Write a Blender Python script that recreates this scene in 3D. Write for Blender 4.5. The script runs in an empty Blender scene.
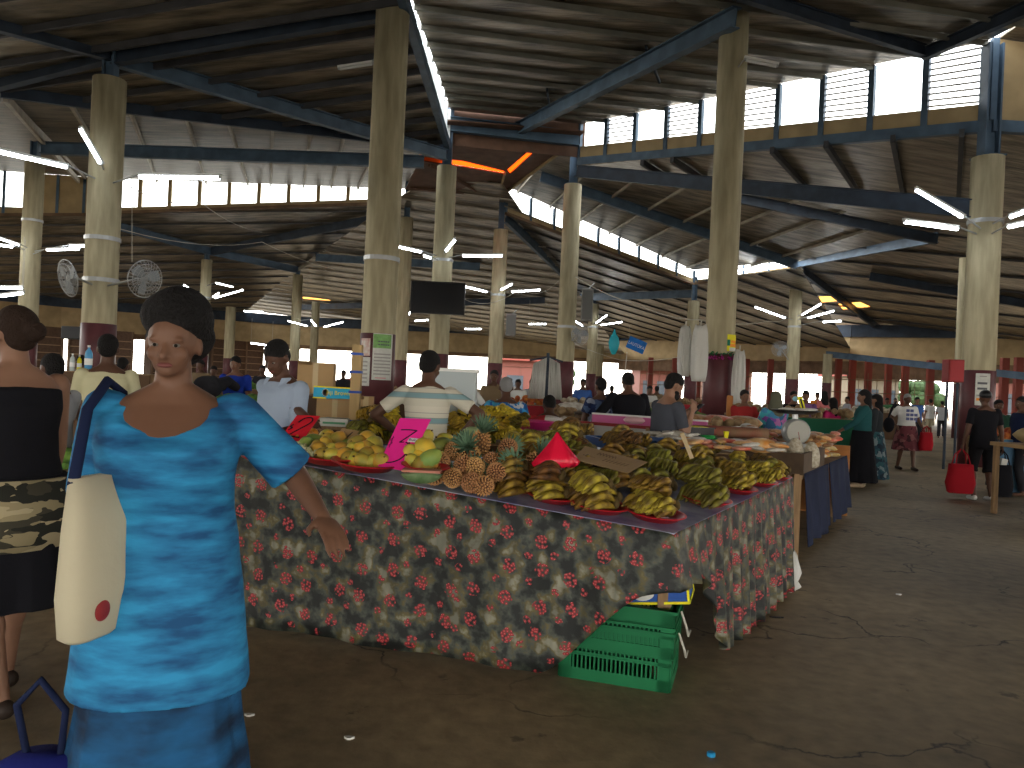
import bpy, math, random, bmesh
from mathutils import Vector as V, Matrix, noise
from mathutils.geometry import tessellate_polygon
random.seed(7)
SC = bpy.context.scene
COL = SC.collection
PI = math.pi
R = math.radians
# ------------------------------------------------------------------ camera
WORLD_STR = 7.5; EXPO = 0.0; SUN_STR = 0.0
FPX = 768.0
ROLL = R(2.6)
CR, SR = math.cos(ROLL), math.sin(ROLL)
EYE = 1.5

def at(px, py, d):
    """pixel + distance along the view -> point in the hall"""
    x, y = px - 512, 384 - py
    return V(((x*CR - y*SR)/FPX*d, d, EYE + (x*SR + y*CR)/FPX*d))

class Plane:
    """z = a + b x + c y through three points"""
    def __init__(s, p, q, r):
        n = (q-p).cross(r-p)
        s.b, s.c = -n.x/n.z, -n.y/n.z
        s.a = p.z - s.b*p.x - s.c*p.y
    def z(s, x, y): return s.a + s.b*x + s.c*y
    def hit(s, px, py, dz=0.0):
        d = at(px, py, 1.0) - V((0, 0, EYE))
        k = (s.a + dz - EYE)/(d.z - s.b*d.x - s.c*d.y)
        return V((d.x*k, d.y*k, EYE + d.z*k))
    def pt(s, x, y, dz=0): return V((x, y, s.z(x, y)+dz))

def floor_at(px, py):
    d = at(px, py, 1.0) - V((0, 0, EYE))
    k = -EYE/d.z
    return V((d.x*k, k, 0))

cam_data = bpy.data.cameras.new('camera')
cam_data.lens = 27.0; cam_data.sensor_width = 36.0
cam_data.clip_end = 500
cam = bpy.data.objects.new('camera', cam_data)
COL.objects.link(cam)
cam.matrix_world = Matrix(((CR, -SR, 0, 0), (0, 0, -1, 0), (SR, CR, 0, EYE), (0, 0, 0, 1)))
SC.camera = cam

# ------------------------------------------------------------------ materials
MATS = {}
def mat(name, col, rough=0.7, metal=0.0, var=0.0, vscale=6.0, bump=0.0, bscale=30.0, col2=None, emit=None, estr=0.0, spec=0.25, stretch=(1, 1, 1), objvar=0.0, alpha=None, detail=4):
    if name in MATS: return MATS[name]
    m = bpy.data.materials.new(name); m.use_nodes = True
    nt = m.node_tree; N = nt.nodes; L = nt.links
    b = N['Principled BSDF']
    b.inputs['Base Color'].default_value = (*col, 1)
    b.inputs['Roughness'].default_value = rough
    b.inputs['Metallic'].default_value = metal
    b.inputs['Specular IOR Level'].default_value = spec
    tc = N.new('ShaderNodeTexCoord'); mp = N.new('ShaderNodeMapping')
    mp.inputs['Scale'].default_value = stretch
    L.new(tc.outputs['Object'], mp.inputs['Vector'])
    out = None
    if var > 0 or col2:
        no = N.new('ShaderNodeTexNoise'); no.inputs['Scale'].default_value = vscale; no.inputs['Detail'].default_value = detail
        L.new(mp.outputs['Vector'], no.inputs['Vector'])
        cr = N.new('ShaderNodeValToRGB')
        c2 = col2 if col2 else tuple(c*(1-var) for c in col)
        cr.color_ramp.elements[0].position = 0.35; cr.color_ramp.elements[1].position = 0.65
        cr.color_ramp.elements[0].color = (*c2, 1); cr.color_ramp.elements[1].color = (*col, 1)
        L.new(no.outputs['Fac'], cr.inputs['Fac']); out = cr.outputs['Color']
    if objvar > 0:
        oi = N.new('ShaderNodeObjectInfo'); hs = N.new('ShaderNodeHueSaturation')
        mr = N.new('ShaderNodeMapRange'); mr.inputs['To Min'].default_value = 1-objvar; mr.inputs['To Max'].default_value = 1+objvar
        L.new(oi.outputs['Random'], mr.inputs['Value']); L.new(mr.outputs['Result'], hs.inputs['Value'])
        mh = N.new('ShaderNodeMapRange'); mh.inputs['To Min'].default_value = .5-objvar*.08; mh.inputs['To Max'].default_value = .5+objvar*.05
        L.new(oi.outputs['Random'], mh.inputs['Value']); L.new(mh.outputs['Result'], hs.inputs['Hue'])
        if out: L.new(out, hs.inputs['Color'])
        else: hs.inputs['Color'].default_value = (*col, 1)
        out = hs.outputs['Color']
    if out: L.new(out, b.inputs['Base Color'])
    if bump > 0:
        nb = N.new('ShaderNodeTexNoise'); nb.inputs['Scale'].default_value = bscale; nb.inputs['Detail'].default_value = 5
        L.new(mp.outputs['Vector'], nb.inputs['Vector'])
        bp = N.new('ShaderNodeBump'); bp.inputs['Strength'].default_value = bump; bp.inputs['Distance'].default_value = 0.02
        L.new(nb.outputs['Fac'], bp.inputs['Height']); L.new(bp.outputs['Normal'], b.inputs['Normal'])
    if emit:
        b.inputs['Emission Color'].default_value = (*emit, 1); b.inputs['Emission Strength'].default_value = estr
    if alpha is not None: b.inputs['Alpha'].default_value = alpha
    MATS[name] = m
    return m

def nodes_of(m): return m.node_tree.nodes, m.node_tree.links, m.node_tree.nodes['Principled BSDF']

def voro_mat(name, cols, scale, rough=0.8, coord='Object', stretch=(1, 1, 1), bump=0.0):
    """patchy printed cloth: random cell colours"""
    if name in MATS: return MATS[name]
    m = mat(name, cols[0], rough); N, L, b = nodes_of(m)
    tc = N.new('ShaderNodeTexCoord'); mp = N.new('ShaderNodeMapping'); mp.inputs['Scale'].default_value = stretch
    L.new(tc.outputs[coord], mp.inputs['Vector'])
    nz = N.new('ShaderNodeTexNoise'); nz.inputs['Scale'].default_value = scale*.8
    L.new(mp.outputs['Vector'], nz.inputs['Vector'])
    ad = N.new('ShaderNodeMixRGB'); ad.blend_type = 'ADD'; ad.inputs['Fac'].default_value = .6/scale*3
    L.new(mp.outputs['Vector'], ad.inputs['Color1']); L.new(nz.outputs['Color'], ad.inputs['Color2'])
    vo = N.new('ShaderNodeTexVoronoi'); vo.inputs['Scale'].default_value = scale
    L.new(ad.outputs['Color'], vo.inputs['Vector'])
    sp = N.new('ShaderNodeSeparateColor'); L.new(vo.outputs['Color'], sp.inputs['Color'])
    cr = N.new('ShaderNodeValToRGB'); cr.color_ramp.interpolation = 'CONSTANT'
    n = len(cols)
    for i, c in enumerate(cols):
        e = cr.color_ramp.elements[i] if i < 2 else cr.color_ramp.elements.new(i/n)
        e.position = i/n; e.color = (*c, 1)
    L.new(sp.outputs['Red'], cr.inputs['Fac']); L.new(cr.outputs['Color'], b.inputs['Base Color'])
    return m

def stripe_mat(name, stops, period, offset=0.0, axis='Z', rough=.85):
    m = mat(name, stops[0][1], rough); N, L, b = nodes_of(m)
    tc = N.new('ShaderNodeTexCoord'); sp = N.new('ShaderNodeSeparateXYZ'); L.new(tc.outputs['Object'], sp.inputs['Vector'])
    a = N.new('ShaderNodeMath'); a.operation = 'ADD'; a.inputs[1].default_value = offset; L.new(sp.outputs[axis], a.inputs[0])
    d = N.new('ShaderNodeMath'); d.operation = 'DIVIDE'; d.inputs[1].default_value = period; L.new(a.outputs[0], d.inputs[0])
    f = N.new('ShaderNodeMath'); f.operation = 'FRACT'; L.new(d.outputs[0], f.inputs[0])
    cr = N.new('ShaderNodeValToRGB'); cr.color_ramp.interpolation = 'CONSTANT'
    for i, (p, c) in enumerate(stops):
        e = cr.color_ramp.elements[i] if i < 2 else cr.color_ramp.elements.new(p)
        e.position = p; e.color = (*c, 1)
    L.new(f.outputs[0], cr.inputs['Fac']); L.new(cr.outputs['Color'], b.inputs['Base Color'])
    return m

# ------------------------------------------------------------------ mesh builder
class MB:
    def __init__(s): s.v = []; s.f = []; s.uv = None
    def add(s, vs, fs):
        o = len(s.v); s.v += [tuple(x) for x in vs]; s.f += [tuple(i+o for i in f) for f in fs]; return s
    def box(s, c, size, M=None, taper=1.0):
        hx, hy, hz = size[0]/2, size[1]/2, size[2]/2
        vs = []
        for z in (-hz, hz):
            t = taper if z < 0 else 1.0
            for x, y in ((-hx, -hy), (hx, -hy), (hx, hy), (-hx, hy)):
                p = V((x*t, y*t, z))
                if M is not None: p = M @ p
                vs.append(p + V(c))
        return s.add(vs, [(0, 3, 2, 1), (4, 5, 6, 7), (0, 1, 5, 4), (1, 2, 6, 5), (2, 3, 7, 6), (3, 0, 4, 7)])
    def beam(s, a, b, w, h, up=V((0, 0, 1))):
        """rectangular bar from a to b; w across, h along up"""
        a, b = V(a), V(b); d = (b-a).normalized()
        x = d.cross(up)
        if x.length < 1e-4: x = d.cross(V((1, 0, 0)))
        x.normalize(); u = x.cross(d).normalized()
        vs = [p + x*i*w/2 + u*j*h/2 for p in (a, b) for i, j in ((-1, -1), (1, -1), (1, 1), (-1, 1))]
        return s.add(vs, [(0, 1, 2, 3), (7, 6, 5, 4), (0, 4, 5, 1), (1, 5, 6, 2), (2, 6, 7, 3), (3, 7, 4, 0)])
    def ibeam(s, a, b, w, h):
        a, b = V(a), V(b); t = max(.02, h*.07)
        s.beam(a, b, t, h-2*t)
        d = (b-a).normalized(); x = d.cross(V((0, 0, 1)))
        if x.length < 1e-4: x = V((1, 0, 0))
        x.normalize(); u = x.cross(d).normalized()
        for k in (-1, 1): s.beam(a+u*k*(h/2-t/2), b+u*k*(h/2-t/2), w, t)
        return s
    def tube(s, pts, rad, n=8, closed_ends=True, sx=1.0, up=None):
        pts = [V(p) for p in pts]; m = len(pts)
        rad = rad if isinstance(rad, (list, tuple)) else [rad]*m
        rings = []; px = None
        for i, p in enumerate(pts):
            d = (pts[min(i+1, m-1)] - pts[max(i-1, 0)]).normalized()
            if px is None:
                px = d.cross(up if up is not None else (V((0, 0, 1)) if abs(d.z) < .9 else V((0, 1, 0))))
            px = (px - d*px.dot(d)).normalized(); py = d.cross(px)
            rings.append([p + px*math.cos(2*PI*k/n)*rad[i]*sx + py*math.sin(2*PI*k/n)*rad[i] for k in range(n)])
        vs = [q for r in rings for q in r]; fs = []
        for i in range(m-1):
            for k in range(n):
                fs.append((i*n+k, i*n+(k+1) % n, (i+1)*n+(k+1) % n, (i+1)*n+k))
        if closed_ends:
            fs.append(tuple(range(n-1, -1, -1))); fs.append(tuple((m-1)*n+k for k in range(n)))
        return s.add(vs, fs)
    def cap(s, a, b, ra, rb, n=12, flat=False, sx=1.0, up=None):
        """tapered capsule"""
        a, b = V(a), V(b); d = (b-a); l = d.length
        if l < 1e-6: d = V((0, 0, 1))
        d = d.normalized()
        if flat: return s.tube([a, a.lerp(b, .5), b], [ra, (ra+rb)/2, rb], n, True, sx, up)
        pts, rr = [], []
        for k in (85, 60, 35, 10): pts.append(a - d*ra*math.sin(R(k))); rr.append(ra*math.cos(R(k)))
        for t in (.33, .66): pts.append(a.lerp(b, t)); rr.append(ra*(1-t)+rb*t)
        for k in (10, 35, 60, 85): pts.append(b + d*rb*math.sin(R(k))); rr.append(rb*math.cos(R(k)))
        return s.tube(pts, rr, n, True, sx, up)
    def ell(s, c, r, M=None, nu=16, nv=10):
        vs = []; c = V(c)
        for i in range(nv+1):
            th = PI*i/nv
            for k in range(nu):
                p = V((r[0]*math.sin(th)*math.cos(2*PI*k/nu), r[1]*math.sin(th)*math.sin(2*PI*k/nu), -r[2]*math.cos(th)))
                if i in (0, nv) and k: continue
                vs.append(c + (M @ p if M is not None else p))
        fs = []
        def idx(i, k): return 0 if i == 0 else (1+(nv-1)*nu if i == nv else 1+(i-1)*nu+k % nu)
        for i in range(nv):
            for k in range(nu):
                q = [idx(i, k), idx(i, k+1), idx(i+1, k+1), idx(i+1, k)]
                r_ = []
                for x in q:
                    if x not in r_: r_.append(x)
                fs.append(tuple(r_))
        return s.add(vs, fs)
    def loft(s, rings, caps=True, closed=True):
        n = len(rings[0]); vs = [q for r in rings for q in r]; fs = []
        for i in range(len(rings)-1):
            for k in range(n if closed else n-1):
                fs.append((i*n+k, i*n+(k+1) % n, (i+1)*n+(k+1) % n, (i+1)*n+k))
        if caps and closed:
            fs.append(tuple(range(n-1, -1, -1))); fs.append(tuple((len(rings)-1)*n+k for k in range(n)))
        return s.add(vs, fs)
    def lathe(s, c, prof, n=20, M=None, caps=True):
        c = V(c); rings = []
        for r, z in prof:
            ring = []
            for k in range(n):
                p = V((r*math.cos(2*PI*k/n), r*math.sin(2*PI*k/n), z))
                ring.append(c + (M @ p if M is not None else p))
            rings.append(ring)
        return s.loft(rings, caps)
    def mesh(s, name='m'):
        me = bpy.data.meshes.new(name); me.from_pydata(s.v, [], s.f); me.update(); return me
    def build(s, name, m, parent=None, smooth=False, local=True):
        me = s.mesh(name)
        if m is not None: me.materials.append(m)
        if smooth: me.shade_smooth()
        o = bpy.data.objects.new(name, me); COL.objects.link(o)
        if parent is not None: o.parent = parent
        return o

def tag(o, label=None, cat=None, group=None, kind=None):
    if label: o['label'] = label
    if cat: o['category'] = cat
    if group: o['group'] = group
    if kind: o['kind'] = kind
    return o
def thing(name, label, cat, loc=(0, 0, 0), rz=0.0, group=None):
    o = bpy.data.objects.new(name, None); COL.objects.link(o); o.empty_display_size = .1
    o.location = loc; o.rotation_euler = (0, 0, rz)
    return tag(o, label, cat, group)
def dup(root, loc, rot=(0, 0, 0), scale=1.0, label=None, group=None, cat=None):
    r = root.copy(); COL.objects.link(r); r.location = loc; r.rotation_euler = rot
    r.scale = (scale,)*3 if not isinstance(scale, tuple) else scale
    if label: r['label'] = label
    if group: r['group'] = group
    for ch in list(root.children):
        c = ch.copy(); COL.objects.link(c); c.parent = r
    return r
def bevel(o, w=.01, seg=2):
    m = o.modifiers.new('bevel', 'BEVEL'); m.width = w; m.segments = seg; m.limit_method = 'ANGLE'; return o
def rot(axis, deg): return Matrix.Rotation(R(deg), 3, axis)

# ------------------------------------------------------------------ setting materials
M_FOIL = mat('roof_foil', (.34, .285, .205), .36, .6, col2=(.085, .07, .05), vscale=2.2, bump=1.0, bscale=7, stretch=(.35, 1.6, 1), detail=6)
M_ROOFTOP = mat('roof_top_metal', (.08,.075,.07), .7)
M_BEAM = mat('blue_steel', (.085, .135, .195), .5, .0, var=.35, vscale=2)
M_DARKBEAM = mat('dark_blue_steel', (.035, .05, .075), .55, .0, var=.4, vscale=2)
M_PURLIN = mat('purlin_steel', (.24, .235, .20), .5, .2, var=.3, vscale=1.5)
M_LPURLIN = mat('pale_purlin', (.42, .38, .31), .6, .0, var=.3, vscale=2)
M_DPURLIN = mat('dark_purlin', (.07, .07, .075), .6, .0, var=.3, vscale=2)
M_CONC = mat('column_concrete', (.50, .44, .285), .85, 0, col2=(.34, .295, .185), vscale=2.2, bump=.25, bscale=20, stretch=(2.5, 2.5, .35))
M_MAROON = mat('maroon_paint', (.105, .03, .035), .38, 0, var=.3, vscale=3)
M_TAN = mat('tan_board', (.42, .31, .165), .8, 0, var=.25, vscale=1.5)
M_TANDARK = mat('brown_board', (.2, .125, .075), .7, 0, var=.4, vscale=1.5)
M_BROWNCEIL = mat('brown_ceiling', (.16, .085, .055), .7, 0, var=.35, vscale=2)
M_LOUVRE = mat('white_louvre', (.78, .78, .74), .5)
M_STEEL = mat('galvanised', (.42, .43, .43), .4, .6)
M_WHITE = mat('white_enamel', (.75, .75, .72), .4)
M_BLACK = mat('black_plastic', (.012, .012, .014), .35)
M_WIRE = mat('pale_cable', (.5, .47, .4), .6)
M_RED = mat('red_paint', (.28, .025, .025), .5, var=.2)
TUBE_STR = 26.0
M_TUBE = mat('tube_glow', (.9, .95, 1), .4, emit=(.86, .93, 1.0), estr=TUBE_STR)
M_TUBEOFF = mat('tube_off', (.6, .6, .58), .3)

def glass_mat():
    m = bpy.data.materials.new('window_glass'); m.use_nodes = True
    N, L = m.node_tree.nodes, m.node_tree.links; N.clear()
    o = N.new('ShaderNodeOutputMaterial'); mx = N.new('ShaderNodeMixShader'); t = N.new('ShaderNodeBsdfTransparent'); g = N.new('ShaderNodeBsdfGlossy')
    t.inputs['Color'].default_value = (.93, .95, .95, 1); g.inputs['Roughness'].default_value = .08; mx.inputs['Fac'].default_value = .07
    L.new(t.outputs[0], mx.inputs[1]); L.new(g.outputs[0], mx.inputs[2]); L.new(mx.outputs[0], o.inputs['Surface']); return m
M_GLASS = glass_mat()
def trans_mat(name, col, mixf=.85):
    m = bpy.data.materials.new(name); m.use_nodes = True
    N, L = m.node_tree.nodes, m.node_tree.links; N.clear()
    o = N.new('ShaderNodeOutputMaterial'); mx = N.new('ShaderNodeMixShader'); t = N.new('ShaderNodeBsdfTranslucent'); g = N.new('ShaderNodeBsdfDiffuse')
    t.inputs['Color'].default_value = (*col, 1); g.inputs['Color'].default_value = (*col, 1); mx.inputs['Fac'].default_value = 1-mixf
    L.new(t.outputs[0], mx.inputs[1]); L.new(g.outputs[0], mx.inputs[2]); L.new(mx.outputs[0], o.inputs['Surface']); return m
M_ORANGE = trans_mat('orange_skylight_sheet', (.95, .25, .05))
M_AMBER = trans_mat('amber_skylight_sheet', (.95, .6, .25))

# ------------------------------------------------------------------ world
w = bpy.data.worlds.new('sky'); SC.world = w; w.use_nodes = True
wn, wl = w.node_tree.nodes, w.node_tree.links
bg = wn['Background']; bg.inputs['Strength'].default_value = WORLD_STR
tc = wn.new('ShaderNodeTexCoord'); sx = wn.new('ShaderNodeSeparateXYZ'); rp = wn.new('ShaderNodeValToRGB')
wl.new(tc.outputs['Generated'], sx.inputs[0]); wl.new(sx.outputs['Z'], rp.inputs['Fac'])
rp.color_ramp.elements[0].position = 0.0; rp.color_ramp.elements[0].color = (1, .94, .84, 1)
rp.color_ramp.elements[1].position = 0.5; rp.color_ramp.elements[1].color = (.9, .95, 1.0, 1)
wl.new(rp.outputs['Color'], bg.inputs['Color'])
SC.view_settings.view_transform = 'Standard'; SC.view_settings.look = 'None'
SC.view_settings.exposure = EXPO; SC.view_settings.gamma = 1; SC.view_settings.use_curve_mapping = False
SC.cycles.max_bounces = 10; SC.cycles.diffuse_bounces = 5; SC.cycles.sample_clamp_indirect = 6.0

sun_d = bpy.data.lights.new('sun', 'SUN'); sun_d.energy = SUN_STR; sun_d.angle = R(2); sun_d.color = (1, .95, .86)
sun = bpy.data.objects.new('sun', sun_d); COL.objects.link(sun); sun.rotation_euler = (R(28), R(14), 0); sun.location = (0, 0, 40)

# ------------------------------------------------------------------ roof planes
P0 = Plane(at(446,110,28.8), at(583,124,30), at(985,42,19))
P1 = Plane(at(447,146,28.8), at(404,0,17.2), at(110,52,18.6))
P2 = Plane(at(41,134,31), at(369,146,31), at(245,183,44))
P3 = Plane(at(121,209,44), at(369,199,44), at(298,268,57.6))
P4 = Plane(at(298,268,57.6), at(505,200,38), at(440,330,75))
P5 = Plane(at(508,208,38.4), at(693,280,46), at(600,335,75))
P6 = Plane(at(508,187,38.4), at(693,270,46), at(905,214,30))
P7 = Plane(at(797,262,44), at(960,342,58), at(1010,215,30))
RA = Plane(at(577,166,30), at(980,128,19), at(870,228,32))
PB = Plane(at(449,128,28.9), at(577,140,30.2), at(501,195,38.4))
P9 = Plane(V((12, 19, 10.5)), V((12, -12, 10.5)), V((32, 19, 8.5)))

def roof(pl, pts, m=M_FOIL, holes=(), th=.05, name='ceiling'):
    """pts: XY corners; a sheet with real thickness, with holes"""
    loops = [[V((x, y, 0)) for x, y in pts]] + [[V((x, y, 0)) for x, y in h] for h in holes]
    tri = tessellate_polygon(loops); flat = [p for l in loops for p in l]
    b = MB(); n = len(flat)
    b.v = [tuple(pl.pt(p.x, p.y)) for p in flat] + [tuple(pl.pt(p.x, p.y, th)) for p in flat]
    b.f = [tuple(t) for t in tri] + [tuple(i+n for i in reversed(t)) for t in tri]
    o = 0
    for l in loops:
        k = len(l)
        for i in range(k): b.f.append((o+i, o+(i+1) % k, o+n+(i+1) % k, o+n+i))
        o += k
    ob = b.build(name, m); ob.data.materials.append(M_ROOFTOP)
    for i in range(len(tri), 2*len(tri)): ob.data.polygons[i].material_index = 1
    return tag(ob, kind='structure')

def xy(pl, *pix): return [tuple(pl.hit(*p).xy) for p in pix]

def clip_line(pts, o, d):
    """intervals of the line o + t d inside polygon pts"""
    ts = []; n = len(pts)
    for i in range(n):
        ax, ay = pts[i]; bx, by = pts[(i+1) % n]; ex, ey = bx-ax, by-ay
        den = d[0]*ey - d[1]*ex
        if abs(den) < 1e-9: continue
        t = ((ax-o[0])*ey - (ay-o[1])*ex)/den; u = ((ax-o[0])*d[1] - (ay-o[1])*d[0])/den
        if 0 <= u < 1: ts.append(t)
    ts.sort(); return [(ts[i], ts[i+1]) for i in range(0, len(ts)-1, 2)]

def purlins(parent, pl, pts, dvec, spacing, w_, h_, m, phase=0.0, limit=60, skip=None):
    l = math.hypot(*dvec); d = (dvec[0]/l, dvec[1]/l); nrm = (-d[1], d[0])
    ks = [p[0]*nrm[0]+p[1]*nrm[1] for p in pts]; k = math.floor(min(ks)/spacing)*spacing + phase; c = 0
    while k < max(ks) and c < limit:
        for t0, t1 in clip_line(pts, (nrm[0]*k, nrm[1]*k), d):
            if t1-t0 < .6: continue
            a = (nrm[0]*k + d[0]*t0, nrm[1]*k + d[1]*t0); b_ = (nrm[0]*k + d[0]*t1, nrm[1]*k + d[1]*t1)
            if max(a[1], b_[1]) < 9: continue
            mb = MB().beam(pl.pt(*a, -h_/2-.005), pl.pt(*b_, -h_/2-.005), w_, h_)
            mb.build('purlin', m, parent); c += 1
        k += spacing

# centre roof rising towards the camera
c3 = P0.hit(446, 110); c4 = P0.hit(583, 124); c6 = P0.hit(985, 42)
pts0 = [(-2.75, -14), (-2.75, c3.y), (c4.x, c4.y), (c6.x, c6.y), (12, -14)]
r0 = roof(P0, pts0)
dv0 = (c4.x-c3.x, c4.y-c3.y)
purlins(r0, P0, pts0, dv0, 1.3, .07, .13, M_PURLIN, .3)
# left roof
pts1 = [(-2.85, -14), (-2.85, 28.6)] + xy(P1, (369,133), (125,103), (0,86)) + [(-24, 12), (-34, 4), (-34, -14)]
r1 = roof(P1, pts1)
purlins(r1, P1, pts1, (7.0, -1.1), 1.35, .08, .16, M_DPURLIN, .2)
# roof behind it, lit by the far windows
kl = at(-140, 208, 40); klw = at(30, 208, 43)
w2a, w2b = at(110, 208, 44), at(437, 197, 44)
pts2 = [(-40, 14), (-24, 12.2)] + [tuple(P1.hit(0,86).xy)] + [tuple(P1.hit(125,103).xy)] + [tuple(P1.hit(369,133).xy)] + [(-2.9, 29.5), (w2b.x+.3, 44.1), (w2a.x, 44.1), (klw.x, 43.1), (kl.x-6, 40)]
pts2 = [(x, y+.3) if i in (2, 3, 4) else (x, y) for i, (x, y) in enumerate(pts2)]
r2 = roof(P2, pts2, mat('darker_foil', (.21,.17,.12), .5, .3, col2=(.07,.058,.042), vscale=2.6, bump=1.0, bscale=8, stretch=(.3,1.8,1), detail=7))  # darker, duller foil than on the other roof planes
for px0, px1 in ((127,146),(12,60),(70,100),(182,197),(228,238),(273,272),(312,308),(348,340),(390,375)):
    a = P2.hit(px0, 100 if px0 < 200 else 118); b_ = P2.hit(px1, 150)
    d = (b_-a).normalized(); e = a + d*((43.9-a.y)/d.y)
    a2 = P2.pt(a.x, a.y, -.1); e2 = P2.pt(e.x, e.y, -.1)
    MB().beam(a2, e2, .1, .16).build('purlin', M_LPURLIN, r2)
# roofs beyond
pts3 = [(-50, 42), (kl.x-6, 40.2), (klw.x, 43.4), (w2a.x, 44.4), (w2b.x, 44.4)] + xy(P3, (298,268), (225,328)) + [(-50, 78)]
r3 = roof(P3, pts3)
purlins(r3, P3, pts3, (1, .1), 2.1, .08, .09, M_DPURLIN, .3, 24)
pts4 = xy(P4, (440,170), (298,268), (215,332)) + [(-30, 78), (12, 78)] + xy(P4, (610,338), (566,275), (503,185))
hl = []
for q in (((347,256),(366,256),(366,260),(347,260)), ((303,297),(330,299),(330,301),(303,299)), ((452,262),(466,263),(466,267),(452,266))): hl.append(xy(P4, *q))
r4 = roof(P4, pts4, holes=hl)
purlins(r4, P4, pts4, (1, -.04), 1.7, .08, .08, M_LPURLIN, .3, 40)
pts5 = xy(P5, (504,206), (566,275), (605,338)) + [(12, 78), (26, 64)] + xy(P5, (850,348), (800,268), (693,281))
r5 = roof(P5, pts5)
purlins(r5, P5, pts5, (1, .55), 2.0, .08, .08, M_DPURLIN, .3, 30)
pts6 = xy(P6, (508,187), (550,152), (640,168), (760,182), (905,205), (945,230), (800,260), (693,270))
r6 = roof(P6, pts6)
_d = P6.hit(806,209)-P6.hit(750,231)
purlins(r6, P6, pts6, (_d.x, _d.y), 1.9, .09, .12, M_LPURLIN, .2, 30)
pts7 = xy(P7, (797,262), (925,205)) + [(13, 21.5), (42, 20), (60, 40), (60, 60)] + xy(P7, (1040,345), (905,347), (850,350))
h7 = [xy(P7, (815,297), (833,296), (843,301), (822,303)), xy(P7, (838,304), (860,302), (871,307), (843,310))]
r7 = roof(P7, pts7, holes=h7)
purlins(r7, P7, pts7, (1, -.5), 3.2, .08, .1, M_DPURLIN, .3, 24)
ptsA = [tuple(at(577,166,30).xy), tuple(at(980,128,19).xy), (34, 19)] + [(34, 30)] + xy(RA, (936,232), (897,224), (812,203), (737,190), (640,178), (577,172))
rA = roof(RA, ptsA)
for px0, py0, px1, py1 in ((642,159,668,176),(672,156,705,178),(716,150,745,180),(772,146,808,186),(826,140,860,192),(893,134,905,200),(962,128,958,205)):
    a, b_ = RA.hit(px0, py0), RA.hit(px1, py1)
    MB().beam(a-V((0, 0, .12)), b_-V((0, 0, .12)), .12, .2).build('purlin', M_DPURLIN, rA)
ptsB = xy(PB, (440,120), (585,132), (566,148), (501,198), (405,190))
ho = [xy(PB, (424,157), (463,161), (504,171), (504,174), (463,167), (424,162)), xy(PB, (507,170), (536,145), (541,146), (510,174))]
rB = roof(PB, ptsB, M_BROWNCEIL, holes=ho)
for q in (((429,164),(488,196)), ((453,130),(560,143)), ((566,147),(502,194)), ((410,187),(497,195)), ((505,172),(498,194))):
    MB().beam(PB.hit(*q[0])-V((0,0,.06)), PB.hit(*q[1])-V((0,0,.06)), .1, .1).build('ceiling_batten', M_TAN if q[0][0] > 500 else M_BROWNCEIL, rB)
pts9 = [(11.6, 19.4), (34, 19.4), (34, -14), (11.6, -14)]
r9 = roof(P9, pts9)
# roofs out of sight behind and beside the camera
cnt = 0
def sky_sheet(pl, hole, m, up=.06):
    global cnt; cnt += 1
    cx = sum(p[0] for p in hole)/len(hole); cy = sum(p[1] for p in hole)/len(hole)
    g = [(cx+(x-cx)*1.12, cy+(y-cy)*1.12) for x, y in hole]
    b = MB(); n = len(g); b.v = [tuple(pl.pt(x, y, up)) for x, y in g]+[tuple(pl.pt(x, y, up+.01)) for x, y in g]
    b.f = [tuple(range(n)), tuple(range(2*n-1, n-1, -1))] + [(i, (i+1) % n, n+(i+1) % n, n+i) for i in range(n)]
    o = b.build('window_%d' % (20+cnt), m); tag(o, kind='structure')
for h in hl: sky_sheet(P4, h, M_AMBER)
for h in h7: sky_sheet(P7, h, M_AMBER)
for h in ho: sky_sheet(PB, h, M_ORANGE)

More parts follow.
